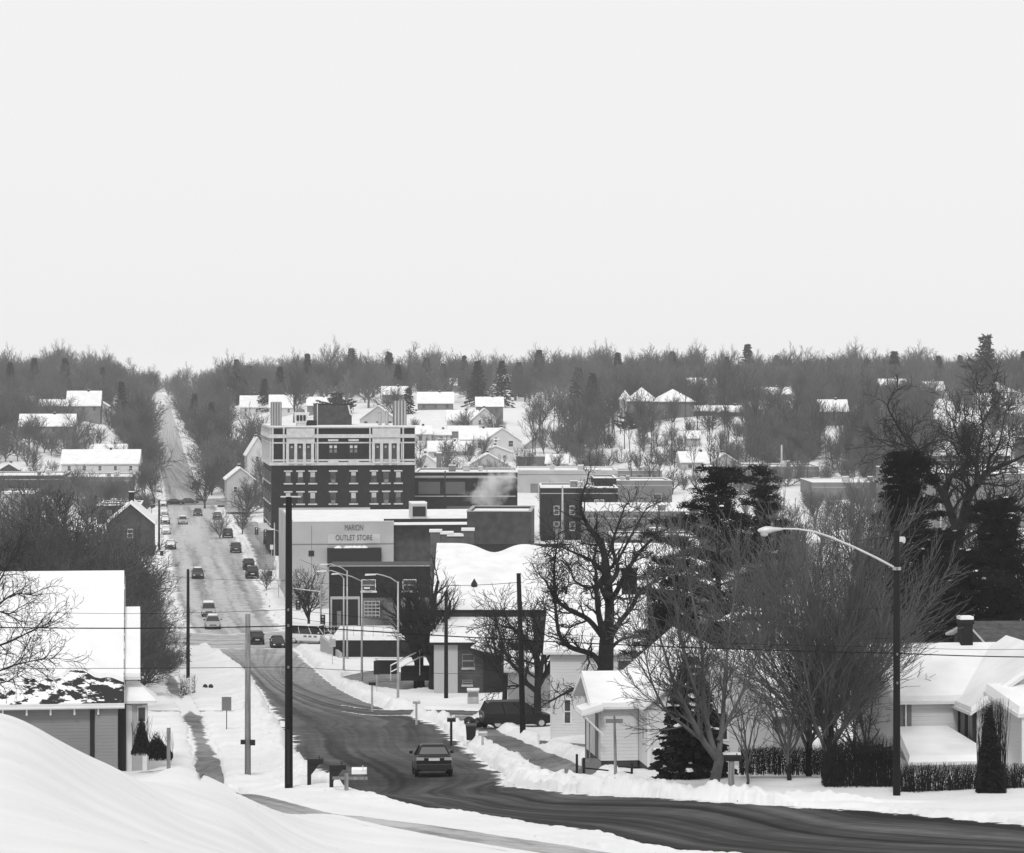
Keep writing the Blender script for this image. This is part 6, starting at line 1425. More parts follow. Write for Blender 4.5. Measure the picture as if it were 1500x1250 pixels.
def car(kind, label, pos, heading, pt, snowed=0, group='vehicles on and beside the main street', cat='car', name=None, yawadd=0, det=True, sc=1., lights=True):
    """heading: direction the bonnet points, degrees from +Y clockwise; pos is ground centre"""
    c = CARS[kind]; L = c['L']
    t = thing(name or {'sedan': 'sedan', 'suv': 'suv', 'minivan': 'minivan', 'van': 'van'}[kind], label, cat, pos, -rad(heading), group, scale=sc)
    def B(mb, nm, m, par=t, **k):
        mb.v = [(a, b-L/2, q) for a, b, q in mb.v]; return mb.build(nm, m, par, **k)
    body = B(loft(c['secs']), 'body', pt, smooth=False, bevel=.05)
    y0, y1, y2, y3, zr, hr, hb, zbelt = c['cab']
    gl = MB().hexa([(-hb, y0, zbelt-.06), (hb, y0, zbelt-.06), (hb*.98, y1, zbelt-.10), (-hb*.98, y1, zbelt-.10)], [(-hr, y2, zr-.05), (hr, y2, zr-.05), (hr, y3, zr-.05), (-hr, y3, zr-.05)])
    gm = mat('snow_dusted_glass', .6, .5) if snowed > 1 else CGL
    B(gl, 'window', gm)
    rf = B(MB().hexa([(-hr-.03, y2-.04, zr-.06), (hr+.03, y2-.04, zr-.06), (hr+.03, y3+.04, zr-.06), (-hr-.03, y3+.04, zr-.06)], [(-hr*.9, y2+.1, zr+.03), (hr*.9, y2+.1, zr+.03), (hr*.9, y3-.1, zr+.03), (-hr*.9, y3-.1, zr+.03)]), 'roof', pt, bevel=.03)
    if snowed: B(MB().hexa([(-hr*.95, y2, zr+.035), (hr*.95, y2, zr+.035), (hr*.95, y3, zr+.035), (-hr*.95, y3, zr+.035)], [(-hr*.8, y2+.15, zr+.16), (hr*.8, y2+.15, zr+.16), (hr*.8, y3-.1, zr+.16), (-hr*.8, y3-.1, zr+.16)]), 'snow_cover', SNOW)
    if snowed > 1:
        s_ = c['secs']; B(MB().hexa([(-.7, y1+.05, zbelt-.05), (.7, y1+.05, zbelt-.05), (.62, L-.25, .78), (-.62, L-.25, .78)], [(-.6, y1+.1, zbelt+.1), (.6, y1+.1, zbelt+.1), (.55, L-.35, .95), (-.55, L-.35, .95)]), 'bonnet_snow', SNOW)
    # pillars
    pl = MB()
    for s in (-1, 1):
        for a, b in ((y0, y2), (y1, y3)): pl.tube([(s*hb*.985, a, zbelt-.05), (s*(hr+.01), b, zr-.05)], .035, 5)
        for q in ((.48,) if kind == 'sedan' else (.36, .68)):
            pl.tube([(s*(hb+.005), y0+(y1-y0)*q, zbelt-.05), (s*(hr+.015), y2+(y3-y2)*q, zr-.05)], .035, 5)
    B(pl, 'pillar', pt)
    r = c['r']; w = c['w']
    for yy in c['wh']:
        for s in (-1, 1):
            x0 = s*(w-.20); x1 = s*(w+.01)
            tb = MB(); n = 18; prof = [(r*.6, x1), (r, x1-s*.03), (r, x0), (r*.6, x0)]
            v = []; 
            for rr, xx in prof: v += [(xx, yy+rr*math.cos(2*math.pi*i/n), r+rr*math.sin(2*math.pi*i/n)) for i in range(n)]
            f = [(i*n+a, i*n+(a+1) % n, ((i+1) % 4)*n+(a+1) % n, ((i+1) % 4)*n+a) for i in range(4) for a in range(n)]
            wt = B(tb.add(v, f), 'wheel', RUB)
            xr = x1-s*.025
            B(MB().tube([(xr-s*.1, yy, r), (xr, yy, r)], r*.62, 14), 'rim', METG, wt)
            B(MB().tube([(s*(w-.30), yy, r+.04), (s*(w+.004), yy, r+.04)], r+.09, 18), 'wheel_arch', RUB, wt) if False else None
    # rear: lamps, plate, bumper; front: lamps, grille
    zt = c['secs'][1][2]; hwr = c['secs'][0][3]
    if kind == 'sedan':
        for s in (-1, 1): B(MB().box(min(s*.48, s*.84), max(s*.48, s*.84), -.04, .12, .80, .94), 'tail_lamp', CHR if False else mat('tail_lamp_lens', .35, .2, spec=.6))
        B(MB().box(-.26, .26, -.035, .02, .78, .90), 'licence_plate', PLATE)
        B(MB().box(-.46, .46, -.02, .05, .905, .935), 'trim', mat('dull_chrome', .3, .3, metal=.6))
        B(MB().hexa([(-.80, -.08, .34), (.80, -.08, .34), (.86, .25, .34), (-.86, .25, .34)], [(-.82, -.06, .62), (.82, -.06, .62), (.88, .25, .62), (-.88, .25, .62)]), 'bumper', pt, bevel=.04)
        B(MB().box(-.60, .60, -.09, -.02, .28, .40), 'bumper_insert', RUB)
        B(MB().box(-.70, .70, y0-.06, y0+.16, zt+.0, zt+.05), 'boot_lip', pt)
        B(MB().hexa([(-hb*.86, y0+.02, zbelt+.005), (hb*.86, y0+.02, zbelt+.005), (hr*.92, y2-.1, zr-.11), (-hr*.92, y2-.1, zr-.11)], [(-hb*.86, y0-.0, zbelt+.02), (hb*.86, y0-.0, zbelt+.02), (hr*.92, y2-.12, zr-.095), (-hr*.92, y2-.12, zr-.095)]), 'rear_window', mat('sky_lit_glass', .09, .12, spec=.8))  # paler overlay pane: sky light put into the glass colour
    else:
        for s in (-1, 1): B(MB().box(min(s*(hwr-.10), s*(hwr+.02)), max(s*(hwr-.10), s*(hwr+.02)), -.03, .1, .75, 1.08), 'tail_lamp', REDL)
        B(MB().box(-.26, .26, -.035, .02, .70, .82), 'licence_plate', PLATE)
        B(MB().box(-hwr, hwr, -.07, .1, .38, .58), 'bumper', RUB if kind != 'minivan' else pt, bevel=.03)
    hf = c['secs'][-1][3]; zf = c['secs'][-1][2]
    for s in (-1, 1): B(MB().box(min(s*(hf-.28), s*(hf+.02)), max(s*(hf-.28), s*(hf+.02)), L-.14, L+.02, zf-.12, zf+.03), 'headlight', LAMPW)
    B(MB().box(-.42, .42, L-.04, L+.025, zf-.16, zf-.02), 'grille', RUB); B(MB().box(-hf, hf, L-.1, L+.07, .36, .5), 'front_bumper', pt if kind == 'sedan' else RUB, bevel=.03)
    for s in (-1, 1): B(MB().box(min(s*.9, s*1.08), max(s*.9, s*1.08), y1-.62, y1-.48, zbelt, zbelt+.15), 'mirror', pt if kind != 'sedan' else BLK, bevel=.02)
    return t
def at(px, py, dx=0):
    x, y, z = on(px, py); return (x, y, z+.05)
ST = -7.5
def lane_heading(py):
    # tangent of the street centre line here
    d = hit(350, py); return d
near = car('sedan', 'dark grey sedan with silver tail lamps driving away down the near bend of the street', at(633, 1137), -15, paint(.010, 'charcoal_car_paint'))
x_, y_, z_ = at(633, 1137)
# pitch with the road
near.rotation_euler = (rad(-5.0), 0, rad(4))
mv = car('minivan', 'black minivan parked side-on behind the snowbank between utility pole and white house', (X(757, 184), 184, gz(X(757, 184), 184)+.12), 80, PD, sc=.95, group=None)
def scar(kind, label, px, py, heading, pt, snowed=0, wpx=None, cat='car'):
    p = at(px, py); L = CARS[kind]['L']; s = 1.
    if wpx: s = wpx/F*p[1]/(CARS[kind]['w']*2); s = max(.85, min(1.12, s))
    a = -rad(heading); off = Vector((-math.sin(a), math.cos(a), 0))*(L/2*s if abs(((heading+90) % 180)-90) < 45 else .9)
    if math.cos(a) < 0: off = -off if abs(((heading+90) % 180)-90) < 45 else off
    x, y = p[0]+off.x, p[1]+abs(off.y)
    return car(kind, label, (x, y, gz(x, y)+.06), heading, pt, snowed, cat=cat, sc=s)
scar('suv', 'dark SUV waiting at the crossing, left of the tall black pole', 377, 946, ST, PD, 0, 20)
scar('sedan', 'dark low car half hidden behind the tall black pole', 408, 951, 172, PD, 0, 20)
vn = scar('van', 'white van with dark side windows turning out of the cross street', 445, 944, 112, PW, 0)
_d = MB()
for q in (-.5, .1, .75): _d.box(1.003, 1.012, q, q+.38, .78, .98)
_d.build('door_lettering', MGST, vn)
scar('sedan', 'pale car facing uphill just before the crossing, nearer of two', 312, 923, 173, PS, 1, 23)
scar('suv', 'pale car with frosted bonnet facing uphill, farther of two before the crossing', 306, 905, 173, PS, 1, 21)
scar('sedan', 'grey car facing uphill level with the top of the slim dark pole', 290, 849, 173, PG_, 1, 18)
scar('suv', 'dark hatchback driving away, nearer of two by the snowy kerb', 370, 849, ST, PD, 0, 19)
scar('suv', 'dark SUV driving away just ahead of the dark hatchback', 365, 836, ST, PD, 0, 17)
scar('suv', 'dark car driving away alone in the right lane', 346, 811, ST, PG_, 0, 16)
scar('suv', 'dark car with snowy roof parked on the right kerb', 334, 789, ST, PG_, 1, 15)
scar('sedan', 'grey car parked at the right kerb before the low bushy tree', 319, 762, ST, PG_, 1, 15)
scar('sedan', 'dark oncoming car in the centre of the far downtown street', 290, 757, 173, PG_, 0, 14)
scar('sedan', 'white oncoming car with snowy roof, left lane of downtown', 268, 769, 173, PS, 1, 14)
for i, (px, py, lb, pt) in enumerate([(249, 806, 'nearest', PG_), (242, 784, 'second nearest', PS), (241, 769, 'third nearest', PG_), (239, 756, 'fourth nearest', PS), (238, 744, 'farthest but one', PG_)]):
    scar('sedan', 'snow-topped car parked at the left kerb, %s of the row' % lb, px+1, py, 173, pt, 2, 16 if i == 0 else 14)
scar('sedan', 'dark car crossing at the far junction, left', 251, 740, 84, PD)
scar('sedan', 'dark car crossing at the far junction, middle', 272, 739, 84, PG_)
scar('sedan', 'grey car with snowy roof at the right of the far junction', 292, 735, ST, PG_, 1)
scar('van', 'dark van driving away beyond the far junction', 287, 718, ST, PD, 0, cat='van')
scar('sedan', 'snow-buried car parked left beyond the far junction, nearer', 232, 722, 173, PS, 2)
scar('sedan', 'snow-buried car parked left beyond the far junction, farther', 232, 708, 173, PS, 2)

# ------------------------------------------------------------------ poles, lamps, wires
def pole(label, px, pb, pt_, d, r0, r1, m=POLEW, name='utility_pole', group=None, lean=0, extra=None, cat='utility pole'):
    x, y, z = P(px, pb, d); H = Z(pt_, d)-z
    t = thing(name, label, cat, (x, y, z), 0, group)
    MB().tube([(0, 0, -1.5), (lean*.5, 0, H*.5), (lean, 0, H)], [r0, (r0+r1)/2, r1], 12).build('shaft', m, t, smooth=True)
    return t, H
t, H = pole('tall thick black utility pole by the letterboxes in the foreground', 423, 1156, 728, 105, .155, .115)
MB().box(-.05, .05, -.19, -.13, .2, 2.2).build('ground_wire_guard', BLK, t); MB().box(-.3, .45, -.03, .03, H-.02, H+.03).build('pole_top_bracket', METL, t)
for zz in (Z(893, 105)-Z(1156, 105), Z(916, 105)-Z(1156, 105), Z(977, 105)-Z(1156, 105)): MB().lathe([(.03, -.05), (.045, 0), (.03, .05)], (0, -.18, zz), 8).build('insulator', MGST, t)
t, H = pole('tall black utility pole carrying the long-armed street lamp at right', 1313.5, 1176, 777, 112, .15, .12)
# lamp arm
S2 = S(112); q = lambda px, py, dy=0: ((px-1313.5)*S2, dy, Z(py, 112)-Z(1176, 112))
am = MB().tube([q(1313, 833), q(1285, 818, -.2), q(1250, 801, -.4), q(1215, 786, -.6), (q(1190, 777.5, -.75)), q(1165, 773.5, -.85), q(1143, 773, -.9)], [.045, .045, .042, .04, .036, .034, .03], 8).build('arm', METL, t)
hx, hy, hz = q(1124, 775.5, -.95)
hd = MB(); v_ = []
for k, (dx, w_, zb, zt) in enumerate([(-.46, .06, -.03, .03), (-.38, .14, -.10, .09), (-.18, .19, -.15, .16), (.02, .18, -.10, .17), (.22, .12, -.04, .13), (.46, .07, .0, .11), (.52, .04, .02, .09)]):
    v_.append((dx, w_, zb, zt))
vv = []
for dx, w_, zb, zt in v_:
    for a in range(10):
        an = 2*math.pi*a/10; zc = (zb+zt)/2; vv.append((hx+dx, hy+w_*math.cos(an), hz+zc+(zt-zb)/2*math.sin(an)))
ff = [(i*10+a, i*10+(a+1) % 10, (i+1)*10+(a+1) % 10, (i+1)*10+a) for i in range(6) for a in range(10)]+[tuple(range(10)), tuple(range(60, 70))]
hd.add(vv, ff); ho = hd.build('lamp_head', METL, t, smooth=True)
MB().lathe([(.05, -.24), (.14, -.19), (.16, -.10), (.16, -.06)], (hx-.2, hy, hz), 12).build('lens', mat('lamp_lens', .5, .2), ho)
MB().lathe([(.04, 0), (.055, .05), (.05, .12), (.02, .15)], (hx+.1, hy, hz+.16), 8).build('photocell', MGST, ho)
MB().box(-.02, .30, -.06, .06, H-.45, H-.25).lathe([(.05, 0), (.07, .15), (.03, .25)], (.28, 0, H-.5), 8).build('transformer_bracket', METL, t)
for zz in (833, 958, 1000): MB().lathe([(.03, -.05), (.045, 0), (.03, .05)], (0, -.18, Z(zz, 112)-Z(1176, 112)), 8).build('insulator', MGST, t)
MB().lathe([(.165, 0), (.165, .12)], (0, 0, Z(833, 112)-Z(1176, 112)-.06), 12).build('clamp', METG, t)
pole('slim dark pole on the snowy verge left of the street', 275.5, 1004, 834, 250, .17, .12)
t, H = pole('weathered grey pole in the snow left of the tall black pole', 363, 1129, 900, 134, .15, .12, m=WOODG)
MB().box(-.32, -.12, -.22, .0, 1.25, 1.45).box(.15, .35, -.22, .0, 1.2, 1.45).build('meter_box', BLK, t)
pole('dark pole before the brick hall, left of the minivan', 653.5, 1034, 866, 222, .17, .13)
pole('dark leaning pole in front of the minivan', 767, 1085, 840, 172, .19, .13, lean=-.3)
pole('thin dark pole by the kerbside parked cars, left of downtown', 233, 800, 733, 520, .2, .15)
pole('far thin pole at the junction left of the street', 226, 748, 728, 690, .25, .2)
pole('thin pale light mast on the roof of the hotel side street', 407, 800, 748, 520, .12, .1, m=METG)
pole('tall mast rising behind the outlet store roof', 652, 765, 690, 440, .12, .09, m=BLK)
pole('slim mast before the stepped parapet building', 824, 800, 712, 440, .25, .12, m=METG)
pole('plain thin pole standing before the maple right of the spruce', 1068, 1166, 1095, 114, .04, .04, m=METG, name='post', cat='post')
pole('tall bare stem-like pole in the scrub above the pine', 1145, 690, 652, 700, .3, .2, m=METG)
LG = 'pale cobra-head street lamps along the right pavement'
def cobra(label, px, pb, pt_, d, ax, ay, mx_, my_, grp=LG):
    x, y, z = P(px, pb, d); s = S(d); H = Z(pt_, d)-z
    t = thing('street_lamp', label, 'street lamp', (x, y, z), 0, grp)
    MB().tube([(0, 0, -.3), (0, 0, H*.5), (0, 0, H)], [.11, .085, .065], 10).build('pole', METG, t, smooth=True)
    MB().lathe([(.22, -.3), (.22, .25), (.14, .45)], (0, 0, 0), 8).build('base', METG, t)
    e = ((ax-px)*s, 0, Z(ay, d)-z); m_ = ((mx_-px)*s, 0, Z(my_, d)-z)
    MB().tube([(0, 0, H-.1), (m_[0]*.5, 0, (H+m_[2])/2+.05), m_, ((m_[0]+e[0])/2, 0, e[2]+.06), (e[0]+.5, 0, e[2]+.02)], .045, 8).build('arm', METG, t, smooth=True)
    MB().hexa([(e[0]-.35, -.12, e[2]-.08), (e[0]+.5, -.07, e[2]-.04), (e[0]+.5, .07, e[2]-.04), (e[0]-.35, .12, e[2]-.08)], [(e[0]-.3, -.08, e[2]+.06), (e[0]+.5, -.05, e[2]+.07), (e[0]+.5, .05, e[2]+.07), (e[0]-.3, .08, e[2]+.06)]).build('lamp_head', METL, t, bevel=.02)
cobra('pale street lamp nearest the viewer, in front of the shop, right of the others', 583, 1033, 852, 216, 541, 842, 561, 843)
cobra('pale street lamp second from the right in the lamp group', 530, 1006, 850, 246, 470, 837, 500, 841)
cobra('pale street lamp third from the right, shortest arm', 503.5, 988, 847, 264, 491, 841, 499, 843)
cobra('pale street lamp leftmost of the lamp group, tallest head', 508.5, 970, 836, 288, 474, 827, 493, 829)
cobra('distant pale lamp by the outlet store corner', 414, 870, 782, 440, 398, 776, 405, 777)
# signal mast arms and heads
def signal(label, px, pb, pt_, d, ax, ay, heads):
    x, y, z = P(px, pb, d); s = S(d); H = Z(pt_, d)-z
    t = thing('traffic_signal', label, 'traffic signal', (x, y, z), 0, None)
    MB().tube([(0, 0, -.3), (0, 0, H)], [.12, .09], 8).build('pole', METG, t); MB().tube([(0, 0, Z(ay, d)-z-.4), ((ax-px)*s, 0, Z(ay, d)-z)], [.09, .05], 8).build('mast_arm', METG, t)
    for hx_, hy_ in heads:
        h = MB().box((hx_-px)*s-.28, (hx_-px)*s+.28, -.2, .1, Z(hy_, d)-z-.6, Z(hy_, d)-z+.6).build('signal_head', BLK, t, bevel=.03)
        for k in (-1, 0, 1): MB().tube([((hx_-px)*s, -.26, Z(hy_, d)-z+k*.36), ((hx_-px)*s, -.2, Z(hy_, d)-z+k*.36)], .12, 10).build('lens', MGST if k != 1 else METL, h)
signal('traffic signal at the crossing behind the white van', 470, 945, 835, 340, 430, 862, [(437, 886), (473, 908)])
signal('traffic signal with long arm before the hotel corner', 402, 830, 766, 470, 372, 772, [(376, 778), (389, 781)])
signal('small traffic signal on the left of the far junction', 222, 770, 735, 640, 235, 737, [(223, 741)])

WG = 'overhead wires strung across the street'
def wire(label, pts, r, sag=.3):
    """pts: (px,py,d); hung as shallow curves"""
    W_ = [Vector(P(*p)) for p in pts]; o = W_[0]; out = []
    for a, b in zip(W_[:-1], W_[1:]):
        for k in range(14):
            t = k/14; p = a.lerp(b, t); p.z -= sag*4*t*(1-t)*(a-b).length/40; out.append(p-o)
    out.append(W_[-1]-o)
    q = MB().tube(out, r, 5, False).build('wire', POLEW); q.location = o; tag(q, label, 'wire', WG)
wire('thick cable through the middle of the picture from pole to pole', [(-60, 918, 102), (423, 917, 105), (1313, 957, 112), (1600, 963, 108)], .022, .25)
wire('thin wire just above the thick cable, left of the black pole', [(-60, 893, 103), (423, 893, 105), (1313, 948, 112), (1600, 948, 108)], .008, .5)
wire('thin wire crossing the bend of the street, lowest of all', [(-60, 979, 103), (423, 977, 105), (780, 985, 165)], .010, .1)
wire('thin wire above the parked cars running left to right', [(190, 838, 240), (275, 846, 250), (423, 850, 230), (653, 868, 222)], .014, .2)
wire('wire running from the outlet store lamps to the pole before the minivan', [(440, 820, 330), (765, 853, 172)], .018, .3)
wire('slack wire curving from the street lamp pole toward the left', [(960, 752, 150), (1313, 784, 112)], .009, .9)
wire('thin wire from the right lamp pole to the right edge', [(1313, 783, 112), (1600, 800, 120)], .009, .3)
wire('thin wire above the cottage roof between the bare trees', [(767, 860, 172), (1313, 890, 112)], .007, .4)
wire('thin wire just under the thick cable at right', [(423, 905, 105), (767, 905, 172), (1313, 935, 112)], .008, .3)

# ------------------------------------------------------------------ letterboxes and roadside things
def letterbox(label, px, pb, d, h, kind, m=BLK, w=.2, mp=BLK, arm=.0):
    x, y, z = P(px, pb, d)
    t = thing('letterbox', label, 'letterbox', (x, y, z), 0, None)
    mb = MB().box(-.07, .07, -.07, .07, -.6, h-.1)
    if kind == 'curved': mb.hexa([(-.07, -.06, h-.55), (.07, -.06, h-.55), (.07, .06, h-.55), (-.07, .06, h-.55)], [(-.02, -.06, h-.1), (.42, -.06, h-.1), (.42, .06, h-.1), (-.02, .06, h-.1)])
    mb.build('post', mp, t)
    if arm: MB().box(-.5, .75, -.04, .04, h-.32, h-.22).build('arm', mp, t)
    ox = {'curved': .22, 'plain': 0, 'long': .45}[kind]; wx = {'curved': .29, 'plain': .24, 'long': .26}[kind]
    prof = [(-.1, h-.12), (.1, h-.12), (.1, h+.05), (.06, h+.12), (-.06, h+.12), (-.1, h+.05)]
    b = MB().prism(prof, 'x', ox-wx, ox+wx).build('box', m, t, bevel=.01)
    MB().prism([(a*1.04, q+.0) for a, q in prof], 'x', ox+wx+.003, ox+wx+.02).build('door', m, b)
    MB().box(ox+wx*.5, ox+wx*.6, -.13, -.11, h, h+.2).build('flag', METL if m != BLK else BLK, b)
    return t
letterbox('black letterbox on a curved bracket post, nearest the tall black pole', 453, 1153, 107, 1.0, 'curved')
letterbox('second black letterbox on a thicker post, left of the wooden crossbar', 485.5, 1165, 104, 1.05, 'curved')
t = letterbox('white letterbox on a grey wooden post with crossbar', 507.5, 1170, 102.5, 1.0, 'long', m=PW, mp=WOODG, arm=1)
letterbox('dark letterbox before the trash bin on the right verge', 661, 1085, 165, 1.2, 'plain', w=.1)
letterbox('pale letterbox with snow cap at the driveway corner', 610, 1055, 190, 1.2, 'plain', m=METG, mp=METG)
letterbox('small dark letterbox on the snowbank left of the lamp', 545, 1030, 205, 1.4, 'plain', mp=METG)
letterbox('metal letterbox beside the trash bin', 707, 1104, 158, 1.1, 'plain', m=METG, mp=METG)
t = letterbox('large dark letterbox by the leaning tree', 1072, 1166, 113, 1.5, 'plain', mp=WOODG)
t.scale = (1.4, 1.4, 1.0)
MB().box(-.25, .25, -.1, .1, 1.63, 1.70).build('snow_cap', SNOW, t)
def signpost(label, px, pb, pt_, d, sw, sh, m=METG, mp=METG, two=False, name='road_sign', rw=.03):
    x, y, z = P(px, pb, d); H = Z(pt_, d)-z
    t = thing(name, label, 'sign', (x, y, z)); MB().tube([(0, 0, -.5), (0, 0, H)], rw, 6).build('post', mp, t)
    MB().box(-sw/2, sw/2, -.07, -.04, H-sh, H).build('panel', m, t, bevel=.005)
    return t, H
signpost('back of a road sign on a thin post by the left pavement', 332, 1080, 1021, 180, .6, .85, MGST, BLK)
signpost('road sign by the pale ramp wall', 487, 983, 936, 270, .6, .75, METG, METG)
signpost('dark pointed-top sign on a thin post before the dark kiosk', 552, 1020, 968, 228, .5, 1.1, BLK, METG)
t = thing('notice_board', 'dark framed notice board on the snow beneath the shop wall', 'notice board', (X(567, 250), 250, Z(990, 250)))
MB().box(-.95, .95, -.1, .1, .15, 1.35).build('panel', BLK, t); MB().box(-1.0, -.9, -.12, .12, -.3, 1.45).box(.9, 1.0, -.12, .12, -.3, 1.45).build('leg', METG, t); MB().box(-1.1, 1.1, -.2, .2, 1.455, 1.6).build('snow_cap', SNOW, t)
# street name sign in front of the cottage
x, y, z = P(902, 1147, 120); H = Z(1046, 120)-z; t = thing('street_name_sign', 'street name sign on a wooden post in front of the white cottage', 'sign', (x, y, z))
MB().tube([(0, 0, -.5), (-.03, 0, H*.6), (-.06, 0, H-.1)], [.07, .06, .045], 8).build('post', WOODG, t)
MB().box(-.42, .30, -.05, -.02, H-.38, H-.20).build('name_plate', MGST, t, bevel=.01); MB().box(-.08, -.05, -.4, .4, H-.17, H).build('name_plate', MGST, t)
# split rail fence
x, y, z = P(845, 1118, 124); t = thing('rail_fence', 'short dark split rail fence before the white cottage', 'fence', (x, y, z)); s = S(124)
for px, pb, pt_ in ((845, 1131, 1105), (855, 1138, 1109), (925, 1140, 1116)):
    MB().tube([((px-845)*s, (1131-pb)*.04, Z(pb, 124)-z-.3), ((px-845)*s, (1131-pb)*.04, Z(pt_, 124)-z)], .055, 7).build('post', BARK, t)
MB().tube([((855-845)*s, -.25, Z(1124, 124)-z), ((925-845)*s, -.3, Z(1131, 124)-z)], .035, 6).tube([((905-845)*s, -.3, Z(1122, 124)-z), ((940-845)*s, .4, Z(1127, 124)-z)], .03, 6).build('rail', BARK, t)
# hydrant
x, y, z = P(921, 1160, 117); t = thing('fire_hydrant', 'small dark fire hydrant in the snow by the kerb', 'hydrant', (x, y, z))
MB().lathe([(.13, -.2), (.13, .0), (.095, .03), (.09, .30), (.12, .32), (.12, .36), (.09, .42), (.04, .48), (.03, .52)], n=12).build('barrel', MGST, t, smooth=True)
MB().tube([(-.2, 0, .24), (.2, 0, .24)], .055, 8).tube([(0, -.18, .2), (0, 0, .2)], .06, 8).build('nozzle', BLK, t)
# bins and cabinet
x, y, z = P(690, 1084, 163); t = thing('trash_bin', 'black wheeled trash bin on the right verge', 'trash bin', (x, y, z))
MB().hexa([(-.24, -.24, 0), (.24, -.24, 0), (.24, .24, 0), (-.24, .24, 0)], [(-.30, -.3, .8), (.30, -.3, .8), (.30, .3, .8), (-.30, .3, .8)]).build('bin_body', BLK, t, bevel=.02)
MB().hexa([(-.32, -.34, .803), (.32, -.34, .803), (.32, .32, .803), (-.32, .32, .803)], [(-.3, -.3, .86), (.3, -.3, .86), (.3, .3, .93), (-.3, .3, .93)]).build('lid', BLK, t)
for s_ in (-1, 1): MB().tube([(s_*.27, .22, .1), (s_*.22, .22, .1)], .1, 10).build('wheel', RUB, t)
x, y, z = P(696, 1063, 185); t = thing('rubbish_bag', 'black rubbish bags slumped in the snow left of the minivan', 'rubbish bag', (x, y, z))
rnd = random.Random(3)
for k, (dx, r_) in enumerate(((-.4, .42), (.15, .36), (.6, .25))):
    mb = MB(); mb.lathe([(r_*.7, -.1), (r_*1.05, r_*.35), (r_*.9, r_*.9), (r_*.45, r_*1.25), (r_*.1, r_*1.4)], (dx, 0, 0), 10); mb.v = [(a+rnd.uniform(-.04, .04), b+rnd.uniform(-.04, .04), c+rnd.uniform(-.03, .03)) for a, b, c in mb.v]; mb.build('bag', BLK, t, smooth=True)
x, y, z = P(693, 1035, 214); t = thing('utility_cabinet', 'grey metal utility cabinet in the snow above the rubbish bags', 'cabinet', (x, y, z))
MB().box(-.42, .42, -.3, .3, -.3, 1.2).build('cabinet_body', METG, t, bevel=.02); MB().box(-.36, .36, -.32, -.303, .75, 1.1).build('panel', MGST, t); MB().box(-.46, .46, -.34, .34, 1.21, 1.34).build('snow_cap', SNOW, t)
x, y, z = P(305, 1008, 240); t = thing('rubble', 'two small dark bags on the snowy verge behind the slim dark pole', 'bag', (x, y, z))
for dx in (-.25, .22): MB().lathe([(.16, -.05), (.22, .1), (.16, .25), (.05, .33)], (dx, 0, 0), 8).build('bag', BLK, t, smooth=True)
x, y, z = P(247, 1112, 133); t = thing('post', 'thick weathered wooden post beside the left pavement', 'post', (x, y, z)); MB().tube([(0, 0, -.5), (0, 0, Z(1066, 133)-z)], .09, 8).build('shaft', WOODG, t); MB().lathe([(.1, 0), (.07, .06), (.02, .09)], (0, 0, Z(1066, 133)-z+.003), 8).build('snow_cap', SNOW, t)
# steps rail by the bare trees
x, y, z = P(590, 990, 238); t = thing('stair_rail', 'pale double stair rail climbing beside the bare trees', 'railing', (x, y, z)); s = S(238)
for dz in (0, .55): MB().tube([(-1.0, 0, .3+dz), (1.4, .4, 1.5+dz), (2.3, .5, 1.65+dz)], .06, 6).build('rail', METL, t)
MB().tube([(-1, 0, -.4), (-1, 0, .9)], .04, 6).tube([(1.4, .4, 0), (1.4, .4, 2.1)], .04, 6).build('post', METL, t)
MB().box(-.2, 2.4, .8, 1.6, -.5, .7).build('stair_flank', BRK, t)
x, y, z = P(818, 1060, 168); t = thing('garden_wall', 'low snow-covered brick garden wall right of the minivan', 'wall', (X(824, 173), 173, Z(1082, 173))); MB().box(0, 2.0, 0, .4, -.5, .45).build('wall', BRK3, t); MB().box(-.03, 2.03, -.03, .43, .453, .6).build('snow_cap', SNOW, t)
# thin sign posts along the downtown kerbs
for i, (px, pb, h_, dd_) in enumerate([(396, 862, 2.6, 0), (404, 846, 2.6, 0), (398, 826, 3.2, 0), (388, 812, 2.6, 0), (384, 796, 3.0, 0), (243, 850, 3.0, 0), (237, 830, 2.6, 0), (236, 806, 3.0, 0), (408, 880, 3.0, 0), (300, 742, 3.2, 0)]):
    d_ = hit(px, pb); x, y, z = PG(px, d_); t = thing('parking_sign', 'thin parking sign post on the downtown kerb', 'sign', (x, y, z), 0, 'parking signs along the downtown kerbs')
    MB().tube([(0, 0, -.3), (0, 0, h_)], .06, 6).build('post', METG, t); MB().box(-.28, .28, -.09, -.06, h_-.8, h_).build('panel', BLK if i % 3 == 0 else METL, t)
# steam over the rooftops
sm = bpy.data.materials.new('steam'); sm.use_nodes = True; nt = sm.node_tree; nt.nodes.remove(nt.nodes['Principled BSDF'])
pv = nt.nodes.new('ShaderNodeVolumePrincipled'); pv.inputs['Color'].default_value = (.93, .93, .93, 1)
tc = nt.nodes.new('ShaderNodeTexCoord'); no = nt.nodes.new('ShaderNodeTexNoise'); no.inputs['Scale'].default_value = .38; no.inputs['Detail'].default_value = 3; nt.links.new(tc.outputs['Object'], no.inputs['Vector'])
ln = nt.nodes.new('ShaderNodeVectorMath'); ln.operation = 'LENGTH'; mpp = nt.nodes.new('ShaderNodeMapping'); mpp.inputs['Scale'].default_value = (1/5.6, 1/4., 1/3.6); nt.links.new(tc.outputs['Object'], mpp.inputs[0]); nt.links.new(mpp.outputs[0], ln.inputs[0])
m1 = nt.nodes.new('ShaderNodeMath'); m1.operation = 'MULTIPLY_ADD'; nt.links.new(ln.outputs['Value'], m1.inputs[0]); m1.inputs[1].default_value = -.36; nt.links.new(no.outputs['Fac'], m1.inputs[2])
